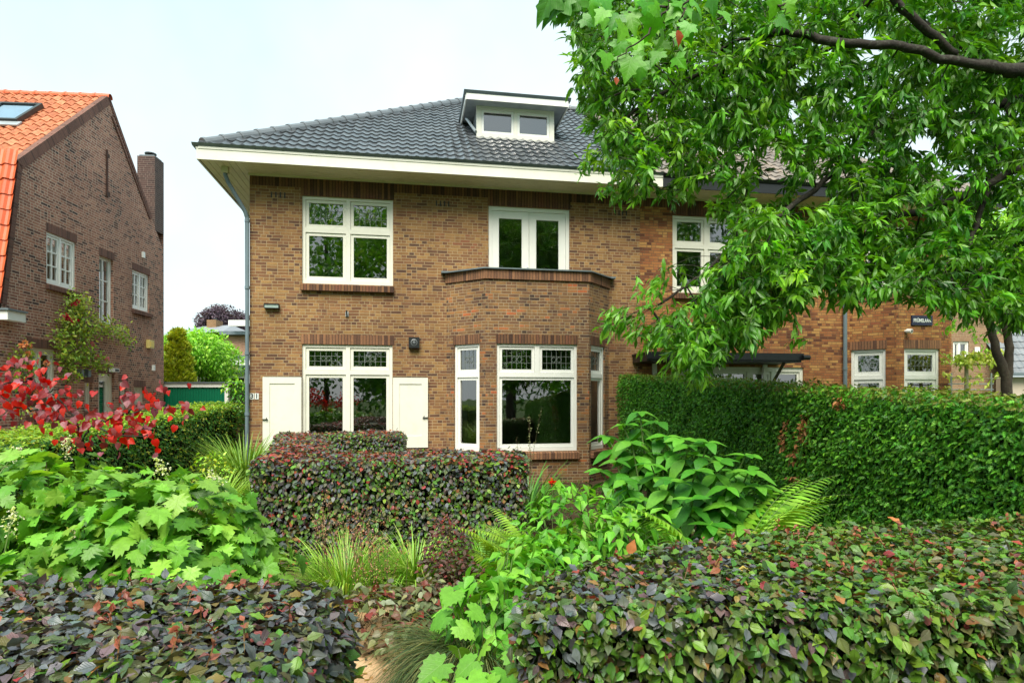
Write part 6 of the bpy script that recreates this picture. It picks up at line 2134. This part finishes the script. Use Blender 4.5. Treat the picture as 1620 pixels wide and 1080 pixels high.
def add_sprays(fo, C, outd, per, length, cols, tpls, sz, spread=0.9, droop=0.45, tw=0.2):
    """clusters of leaves around every point of C: leaves fan out round a short drooping twig"""
    n = len(C)
    paths = []
    ax = unit(outd + rng.normal(0, 0.45, (n, 3)) + [0, 0, -droop * 0.5])
    k = n * per
    idx = np.repeat(np.arange(n), per)
    s = rng.random(k)
    P = C[idx] + ax[idx] * (s * length - length * 0.5)[:, None] + rng.normal(0, 0.015, (k, 3))
    D = unit(ax[idx] * 0.7 + rng.normal(0, spread * 0.6, (k, 3)) + [0, 0, -droop])
    N = unit(np.array([0, 0, 1.0]) + rng.normal(0, 0.55, (k, 3)))
    base = cols(n)
    c = base[idx] * (1 + rng.normal(0, 0.12, (k, 1)))
    fo.add(tpls, P, D, N, sz * rng.uniform(0.65, 1.15, k), np.clip(c, 0.003, 1))
    for i in range(n):
        paths.append((np.array([C[i] - ax[i] * length * 0.5, C[i] + ax[i] * length * 0.5]), np.array([0.004, 0.0018])))
    return paths


def chestnut():
    base = np.array([8.6, 7.0, 0.0])
    root = empty('sweet_chestnut_tree', tuple(base)); tag(root, 'large tree with long glossy leaves overhanging from the right in front of the attached house', 'tree')
    # limbs: first the ones seen in the picture
    limbs = [
        [(8.6, 7.0, 0), (8.5, 7.0, 2.0), (8.3, 7.0, 4.0), (8.0, 7.0, 5.6), (7.6, 7.1, 7.4), (7.3, 7.2, 9.0)],
        [(8.3, 7.0, 4.6), (7.2, 7.0, 5.4), G(1620, 6.8, 112), G(1520, 6.6, 98), G(1420, 6.6, 75), G(1330, 6.7, 66), G(1225, 7.0, 52), G(1130, 7.4, 80)],
        [G(1525, 7.0, 100), G(1470, 6.8, 50), G(1405, 6.7, -10), G(1340, 6.6, -90)],
        [G(1580, 7.0, 108), G(1500, 7.4, 60), G(1440, 7.8, 20), G(1400, 8.0, -60)],
        [(8.3, 7.0, 4.3), (7.4, 7.6, 5.0), G(1620, 8.0, 160), G(1540, 8.1, 185), G(1470, 8.2, 195), G(1390, 8.2, 200), G(1300, 8.1, 240)],
        [(8.4, 7.0, 3.8), (6.6, 7.1, 4.0), G(1620, 7.2, 268), G(1550, 7.3, 300), G(1470, 7.4, 332), G(1380, 7.4, 350), G(1290, 7.2, 400), G(1200, 7.0, 460)],
        [G(1225, 7.4, 52), G(1160, 7.3, 95), G(1080, 7.3, 130), G(1000, 7.4, 180), G(960, 7.5, 220)],
        [G(1390, 8.2, 200), G(1300, 7.6, 290), G(1230, 6.9, 340), G(1150, 7.0, 400), G(1090, 7.0, 450), G(1010, 7.1, 500)],
        [G(1330, 7.2, 66), G(1240, 7.8, 110), G(1150, 8.2, 170), G(1080, 8.4, 230)],
        [G(1600, 8.0, 165), G(1560, 7.6, 300), G(1530, 7.3, 400), G(1500, 7.0, 450)],
    ]
    nodes, par = [], []
    def nearest(p):
        a = np.array(nodes); return int(np.argmin(np.linalg.norm(a - p, axis=1)))
    for li, lb in enumerate(limbs):
        pts = smooth_path(lb, 6, 0.012)
        st = 0
        if nodes:
            prev = nearest(pts[0]); st = 1
        else:
            prev = -1
        for p in pts[st:]:
            nodes.append(p); par.append(prev); prev = len(nodes) - 1
    skel = list(zip(nodes, par))
    # where the foliage is: crown outline seen from the garden, filled in depth
    crown = [(885, 2), (905, 55), (915, 130), (922, 170), (940, 205), (962, 235), (985, 290), (1030, 300), (1075, 318), (1120, 322), (1160, 340), (1165, 372), (1150, 400), (1125, 435), (1095, 475), (1040, 505), (1060, 545), (1085, 575), (1105, 600), (1130, 560), (1180, 545), (1230, 490), (1262, 468), (1300, 448), (1335, 440), (1345, 470), (1420, 462), (1500, 488), (1560, 500), (1660, 520), (1800, 450), (1850, 200), (1850, -60), (1500, -160), (1200, -140), (980, -100), (880, -60)]
    holes_ = [(1378, 70, 26), (1462, 225, 22), (1262, 345, 26), (1225, 265, 28), (1440, 330, 20), (1300, 250, 15), (1590, 340, 22), (1215, 300, 30), (1600, 60, 22), (1500, 270, 18), (1120, 300, 26), (1290, 300, 30), (1050, 275, 22), (1180, 250, 14)]
    n = 5000
    u = rng.uniform(880, 1860, n * 2); v = rng.uniform(-170, 610, n * 2)
    ok = inpoly(u, v, crown)
    for (a, b, r_) in holes_: ok &= np.hypot(u - a, v - b) > r_ * 1.0
    # lighter density at a few see-through bands
    thin = np.exp(-(((u - 1200) / 110) ** 2 + ((v - 290) / 45) ** 2)) * 0.45 + np.exp(-(((u - 1560) / 90) ** 2 + ((v - 320) / 60) ** 2)) * 0.45
    ok &= rng.random(len(u)) > thin
    ok &= rng.random(len(u)) < np.where(u > 1650, 0.45, np.where(v < -20, 0.45, 0.95))
    u, v = u[ok], v[ok]
    low = np.clip((v - 250) / 300, 0, 1)
    Y = rng.uniform(6.7, 9.8, len(u)) * (1 - low) + rng.uniform(5.9, 7.8, len(u)) * low
    C = np.stack([(u - U0) / FPX * Y, Y, H - (v - V0) / FPX * Y], 1)
    ex = np.array([G(rng.uniform(1130, 1345), rng.uniform(6.2, 7.8), rng.uniform(330, 545)) for _ in range(420)])
    eu, ev = U0 + ex[:, 0] / ex[:, 1] * FPX, V0 - (ex[:, 2] - H) / ex[:, 1] * FPX
    ke = inpoly(eu, ev, crown)
    C = np.concatenate([C, ex[ke]]); u = np.concatenate([u, eu[ke]])
    nodes_, par_, ends = grow(skel, C, 0.22, 0.06, 0.02)
    paths, rad = skeleton_paths(nodes_, par_, 0.0036, 2.15, 0.26)
    outd = np.array([nodes_[ends[i]] - nodes_[par_[ends[i]]] for i in range(len(C))])
    outd = unit(outd)
    fo = Fol()
    # big dark mass plus lighter fresh shoots at the outside
    fresh = (bumpy(C, 1.3, 2.0) > 0.1) & (u < 1300)
    a = add_sprays(fo, C[~fresh], outd[~fresh], 16, 0.26, lambda k: palette(TG, k, 0.18), LANCE, 0.138)
    b = add_sprays(fo, C[fresh], outd[fresh], 16, 0.26, lambda k: palette(TG + TL, k, 0.18), LANCE, 0.138)
    # drooping sprays hanging in front of the brick wall
    for (uu, vv, Yy, m_) in ((985, 500, 7.0, 5), (1010, 520, 7.0, 4), (960, 498, 7.0, 2), (1050, 530, 6.9, 5), (1075, 560, 6.8, 5), (1100, 585, 6.8, 4), (1050, 445, 6.9, 2), (1080, 432, 6.9, 2), (1030, 480, 7.0, 2), (1320, 450, 6.7, 5), (1345, 460, 6.7, 2), (940, 255, 7.4, 4), (950, 150, 7.4, 5), (1180, 520, 6.8, 5), (1150, 500, 6.8, 5), (1210, 480, 6.8, 5), (1240, 510, 6.6, 3), (1110, 545, 6.8, 5), (1125, 520, 6.8, 4), (980, 268, 7.4, 3), (1010, 296, 7.4, 4), (975, 290, 7.4, 3)):
        Cc = np.array(G(uu, Yy, vv)) + rng.normal(0, 0.09, (m_ * 2, 3))
        outs = unit(np.array([[-0.6, -0.1, -0.35]]) + rng.normal(0, .25, (m_ * 2, 3)))
        b += add_sprays(fo, Cc, outs, 10, 0.28, lambda k: palette(TL + TG[:2], k, 0.12), LANCE, 0.135)
        for c_ in Cc[:2]:
            j = int(np.argmin(np.linalg.norm(nodes_ - (c_ + [0.35, 0.1, 0.25]), axis=1)))
            q = smooth_path([nodes_[j], (nodes_[j] + c_) / 2 + [0, 0, .05], c_], 4)
            paths.append((q, np.linspace(.005, .003, len(q))))
    fo.build('crown', M['leaf_tree'], root)
    tubes('trunk', paths, M['bark_dark'], root, nside=10)
    tubes('twigs', a + b, M['green_stem'], root)
chestnut()


def plane_tree():
    base = np.array([3.9, 0.9, 0.0])
    root = empty('plane_tree', tuple(base)); tag(root, 'plane tree twigs with bright lobed leaves hanging in from the top edge', 'tree')
    trunk = smooth_path([base, base + [0, 0, 2.5], base + [-.2, .2, 4.6]], 5)
    limb = smooth_path([base + [-.1, .1, 3.9], (2.9, 2.0, 4.9), (1.9, 3.0, 5.0), G(1110, 3.8, -120), G(1060, 3.9, -40)], 6)
    paths = [(trunk, np.linspace(0.16, 0.13, len(trunk))), (limb, np.linspace(0.07, 0.012, len(limb)))]
    tw = [[G(1060, 3.9, -40), G(1055, 3.9, 10), G(1025, 3.8, 55), G(990, 3.8, 80), G(965, 3.8, 110)], [G(1075, 3.9, -70), G(1082, 3.8, 0), G(1075, 3.75, 40), G(1065, 3.7, 75)], [G(1110, 3.8, -120), G(950, 3.5, -60), G(905, 3.4, -25), G(885, 3.4, -5)], [G(1055, 3.9, 10), G(1010, 4.0, 20), G(975, 4.0, 30)], [G(1110, 3.8, -120), G(1180, 4.0, -40), G(1230, 4.1, 10), G(1250, 4.1, 20)], [G(1230, 4.1, 10), G(1330, 4.2, -20), G(1500, 4.3, 0), G(1520, 4.3, 10)]]
    fo = Fol()
    for k_, t_ in enumerate(tw):
        pts = smooth_path(t_, 7, 0.01); paths.append((pts, np.linspace(.009, .003, len(pts))))
    lv = [(985, 50, 3.8, .15), (1000, 30, 3.9, .16), (972, 30, 3.9, .14), (960, 95, 3.8, .13), (995, 105, 3.8, .19), (1012, 110, 3.85, .15), (1030, 45, 3.8, .16), (1045, 20, 3.9, .17), (1085, 10, 3.8, .17), (1105, 5, 3.85, .15), (1085, 45, 3.7, .13), (1025, 15, 3.9, .15), (1050, 62, 3.8, .12), (1070, 20, 3.9, .14), (980, 75, 3.8, .13), (940, 10, 3.9, .15), (960, 5, 3.9, .15), (1010, 70, 3.9, .15), (1038, 90, 3.8, .12), (1075, 95, 3.75, .11), (1060, -10, 3.9, .16), (1010, -10, 3.9, .16), (925, -5, 3.8, .14), (1130, 10, 3.9, .14), (1150, 25, 3.9, .13), (1225, 15, 4.1, .14), (1250, 10, 4.1, .14), (1240, 35, 4.1, .13)]
    lv += [(rng.uniform(930, 1110), rng.uniform(-20, 90), rng.uniform(3.8, 4.3), rng.uniform(.10, .14)) for _ in range(20)]
    for (u_, v_, Y_, s_) in lv:
        p = np.array(G(u_, Y_, v_))
        D = unit(np.array([rng.normal(-0.2, .6), rng.normal(0, .3), -0.8])); N = unit(np.array([rng.normal(0, .5), -1 + rng.normal(0, .4), 0.5]))
        fo.add(PLANE, (p - D * s_ * .35)[None], D, N, s_ * 0.85, palette([(82, 150, 48), (104, 170, 58), (66, 130, 42)], 1, .14))
    for (u_, v_, s_) in ((868, 2, .17), (885, 8, .18), (905, -2, .17), (893, 12, .14)):
        p = np.array(G(u_, 3.3, v_))
        fo.add(PLANE, (p + [.03, 0, .05])[None], np.array([rng.normal(-.6, .2), .1, -.5]), np.array([.1, -.9, .5]), s_, palette([(70, 130, 46)], 1, .05))
    for (u_, v_, s_) in ((1072, 48, .09), (974, 122, .05)):
        fo.add(BEECH, np.array(G(u_, 3.7, v_))[None], np.array([.1, 0, -1]), np.array([.3, -1, .2]), s_, palette([(170, 84, 52)], 1, .05))
    fo.build('crown', M['leaf'], root)
    tubes('trunk', paths, M['bark'], root, nside=8)
plane_tree()


# ================================================================ generic background trees and shrubs
def crown_tree(name, label, base, hgt, cr, n, size, cols, tpls, cat='tree', group=None, trunk_h=None, m='leaf', lumps=9, flat=0.8, trunk_r=0.12, seedv=0, fill=0.5, gap=0.0):
    r = np.random.default_rng(100 + seedv)
    base = np.array(base, float)
    root = empty(name, tuple(base)); tag(root, label, cat, group)
    th = trunk_h if trunk_h is not None else hgt - cr * 1.5
    cc = base + [0, 0, hgt - cr * flat]
    # lumps of foliage spread over the crown
    d = unit(r.normal(size=(lumps, 3))); d[:, 2] = d[:, 2] * 0.8 + 0.1
    L = cc + d * cr * np.array([0.62, 0.62, 0.62 * flat]) * r.uniform(.6, 1.0, (lumps, 1))
    LR = cr * r.uniform(0.34, 0.52, lumps)
    fo = Fol()
    per = n // lumps
    P_all = []
    for i in range(lumps):
        dd = unit(r.normal(size=(per, 3)))
        s = r.uniform(fill, 1.0, per) ** 0.6
        P = L[i] + dd * (LR[i] * s)[:, None] * [1, 1, flat]
        P_all.append(P)
        D = unit(dd * .6 + r.normal(0, .6, (per, 3)) + [0, 0, -.4]); N = unit(dd * .7 + [0, 0, .7] + r.normal(0, .4, (per, 3)))
        c = cols(per) * r.uniform(0.8, 1.2)
        fo.add(tpls, P, D, N, size * r.uniform(.6, 1.2, per), c)
    fo.build('crown', M[m], root)
    paths = [(smooth_path([base, base + [0, 0, max(.2, th * .6)], (base + cc) / 2 + [0, 0, th * .1], cc], 4), np.linspace(trunk_r, trunk_r * .4, 13))]
    for i in range(lumps):
        p0 = base + [0, 0, max(.1, th * r.uniform(.7, 1.1))]
        paths.append((smooth_path([p0, (p0 + L[i]) / 2 + [0, 0, .1], L[i]], 4), np.linspace(trunk_r * .45, trunk_r * .1, 9)))
    tubes('trunk', paths, M['bark'], root)
    return root


BR = [(124, 186, 66), (148, 202, 82), (98, 160, 54), (164, 212, 102)]
YEL = [(170, 186, 72), (190, 200, 88), (146, 166, 62)]
# between the houses
crown_tree('laurel_bush', 'large rounded bright green laurel behind the green garage', G(310, 24.5), 4.75, 1.8, 12000, 0.15, ncols(BR), OVAL, cat='shrub', trunk_h=0.6, seedv=1, lumps=16, flat=0.95, trunk_r=.09)
def golden():
    b = np.array(G(282, 21.5)); root = empty('golden_conifer', tuple(b)); tag(root, 'feathery golden green conifer beside the corner of the red roofed house', 'conifer')
    k = 7000
    z = rng.random(k) ** 0.8; a = rng.random(k) * 6.283
    rr = (0.62 * (1 - z) ** 0.55 + 0.06) * np.sqrt(rng.uniform(.35, 1, k))
    P = b + np.stack([np.cos(a) * rr, np.sin(a) * rr, 0.2 + z * 3.9], 1)
    P = P + bumpy(P, 3.0, 3)[:, None] * [[.12, .12, .05]]
    Fol().add(SPRAY, P, unit(np.stack([np.cos(a), np.sin(a), np.full(k, 1.1)], 1) + rng.normal(0, .4, (k, 3))), rdir(k), rng.uniform(.1, .2, k), palette(YEL, k)).build('crown', M['leaf_small'], root)
    tubes('trunk', [(np.array([b, b + [0, 0, 3.6]]), np.array([.06, .01]))], M['bark'], root)
golden()
shrub('wall_shrub', 'leafy shrub between the garage and the downpipe', 'shrub', G(376, 17.0),
      [dict(c=(G(378, 17.0)[0], 17.0, 1.3), r=(0.35, 0.3, 0.95), n=420, size=0.13, cols=ncols(G2), tpls=OVAL, droop=.4), dict(c=(G(372, 17.0)[0], 17.0, 2.0), r=(0.35, 0.3, 0.35), n=90, size=0.13, cols=ncols(BR), tpls=OVAL, droop=.3)], stems=12)
crown_tree('purple_beech', 'distant dark purple beech crown above the far house', G(357, 72.0), 13.0, 4.1, 22000, 0.32, ncols([(84, 68, 84), (98, 80, 96), (70, 58, 72)]), OVAL, seedv=2, lumps=22, flat=.75, m='leaf_small', trunk_r=.4)
shrub('driveway_shrub', 'small yellow green shrub behind the hedge near the garage door', 'shrub', G(335, 9.3),
      [dict(c=(G(335, 9.3)[0], 9.3, 0.5), r=(0.35, 0.3, 0.45), n=260, size=0.07, cols=ncols(YEL + BR), tpls=OVAL, droop=.2)], stems=12)

# right side: trees in front of and behind the corner house
def twin_trunk():
    b = np.array(G(1592, 12.0)); root = empty('twin_stemmed_tree', tuple(b)); tag(root, 'twin stemmed tree with pale mossy trunks at the right edge behind the conifer hedge', 'tree')
    k = 12.0
    st = [smooth_path([b, G(1592, k, 610), G(1578, k, 560), G(1562, k, 500), G(1550, k, 420)], 6, .01), smooth_path([G(1592, k, 610), G(1598, k, 560), G(1592, k, 500), G(1608, k, 400)], 6, .01), smooth_path([G(1562, k, 500), G(1530, k, 470), G(1500, k, 440)], 5, .01)]
    tubes('trunk', [(s_, np.linspace(.11, .05, len(s_))) for s_ in st[:1]] + [(s_, np.linspace(.09, .05, len(s_))) for s_ in st[1:2]] + [(st[2], np.linspace(.05, .02, len(st[2])))], M['bark'], root, nside=10)
    n = 420
    C = np.array([G(rng.uniform(1490, 1720), rng.uniform(10.8, 13.5), rng.uniform(330, 545)) for _ in range(n)])
    C = C[rng.random(n) < np.clip((560 - (H - C[:, 2]) * 0 - (V0 - (C[:, 2] - H) / C[:, 1] * FPX)) / 120, .15, 1)]
    fo = Fol(); tw_ = add_sprays(fo, C, unit(C - np.array(G(1580, k, 470)) + [0, 0, .01]), 12, .35, lambda q: palette(BR, q), SMALL + OVAL, .10)
    fo.build('crown', M['leaf'], root); tubes('twigs', tw_, M['twig'], root)
twin_trunk()
def espalier():
    b = np.array(G(1528, 13.5)); root = empty('espaliered_tree', tuple(b)); tag(root, 'young espaliered tree with pale leaves trained on a horizontal frame', 'tree')
    k = 13.5
    tubes('trunk', [(smooth_path([b, G(1529, k, 600), G(1528, k, 575)], 4), np.linspace(.05, .03, 9))] + [(np.array([G(1500, k, v_), G(1585, k, v_ + 2)]), np.array([.012, .012])) for v_ in (575, 597)], m_plain('pale_bark', (150, 146, 116), .9), root)
    k2 = 60
    C = np.array([G(rng.uniform(1495, 1592), 13.5 + rng.normal(0, .15), rng.choice([566, 574, 597, 562, 570]) + rng.normal(0, 4)) for _ in range(k2)])
    fo = Fol(); add_sprays(fo, C, rdir(k2), 11, .3, lambda q: palette([(176, 200, 104), (150, 184, 84), (196, 212, 130)], q), OVAL, .11)
    fo.build('crown', M['leaf'], root)
    fr = MB(TM((0, 0, 0)))
    for v_ in (607, 616): fr.tube([Vector(G(1500, k, v_)) - Vector(b), Vector(G(1572, k, v_)) - Vector(b)], .012, 6)
    for u_ in (1505, 1568): fr.tube([Vector(G(u_, k, 690)) - Vector(b), Vector(G(u_, k, 590)) - Vector(b)], .018, 6)
    fr.build('frame', M['zinc_light'], root)
espalier()
crown_tree('street_tree', 'bright green tree behind the corner house roof at the upper right', G(1590, 27.0), 11.5, 3.8, 9000, .24, ncols(BR), OVAL, seedv=5, lumps=18, flat=.9, trunk_r=.25, group='trees beyond the corner house')
crown_tree('street_tree', 'fresh green tree seen between the attached house and the corner house', G(1520, 33.0), 10.5, 3.4, 8000, .26, ncols(BR + G2), OVAL, seedv=6, lumps=18, flat=.9, trunk_r=.25, group='trees beyond the corner house')

# trees along the other side of the street, behind the viewer: they fill the reflections in the panes
def street_row():
    fo, paths = Fol(), []
    r = np.random.default_rng(5)
    for (x, y, hh, cr) in ((-13, -13, 14, 4.6), (-6, -15, 17, 5.2), (1.5, -13.5, 14.5, 4.6), (8.5, -15, 17, 5.0), (16, -13.5, 14, 4.8), (-20, -16, 15, 5), (24, -15, 15, 5), (-2.5, -21, 19, 5.6), (12, -22, 19, 5.6), (-10, -19, 12, 5.5), (5, -19, 12, 5.5), (19, -20, 12, 5.5), (-16, -22, 18, 5)):
        for q in range(12):
            d = unit(r.normal(size=3)); c = np.array([x, y, hh - cr * .9]) + d * cr * [.7, .7, 1.15] - np.array([0, 0, cr * .45])
            k = 420
            dd = unit(r.normal(size=(k, 3)))
            fo.add(OVAL[:1], c + dd * cr * .45 * r.uniform(.5, 1, (k, 1)), unit(r.normal(size=(k, 3)) + [0, 0, -.4]), dd + [0, 0, .6], .42, palette(BR + TG, k))
        paths.append((np.array([[x, y, 0], [x, y, hh - cr]]), np.array([.25, .15])))
    for x0_ in np.arange(-24, 26, .9):
        k = 170
        P = np.array([x0_, -11, 0]) + r.random((k, 3)) * [.9, 2.0, 5.5]
        fo.add(OVAL[:1], P, unit(r.normal(size=(k, 3))), r.normal(size=(k, 3)) + [0, .5, .5], .3, palette(GRN + TG, k))
    o = fo.build('tree_row', M['leaf'])
    tag(o, 'row of dark green street trees reflected in the window panes', 'trees', kind='stuff')
    for p_ in paths: pass
    tr = tubes('tree_trunks', paths, M['bark'], None)
    tr.parent = o; tr.name = 'trunks'
street_row()
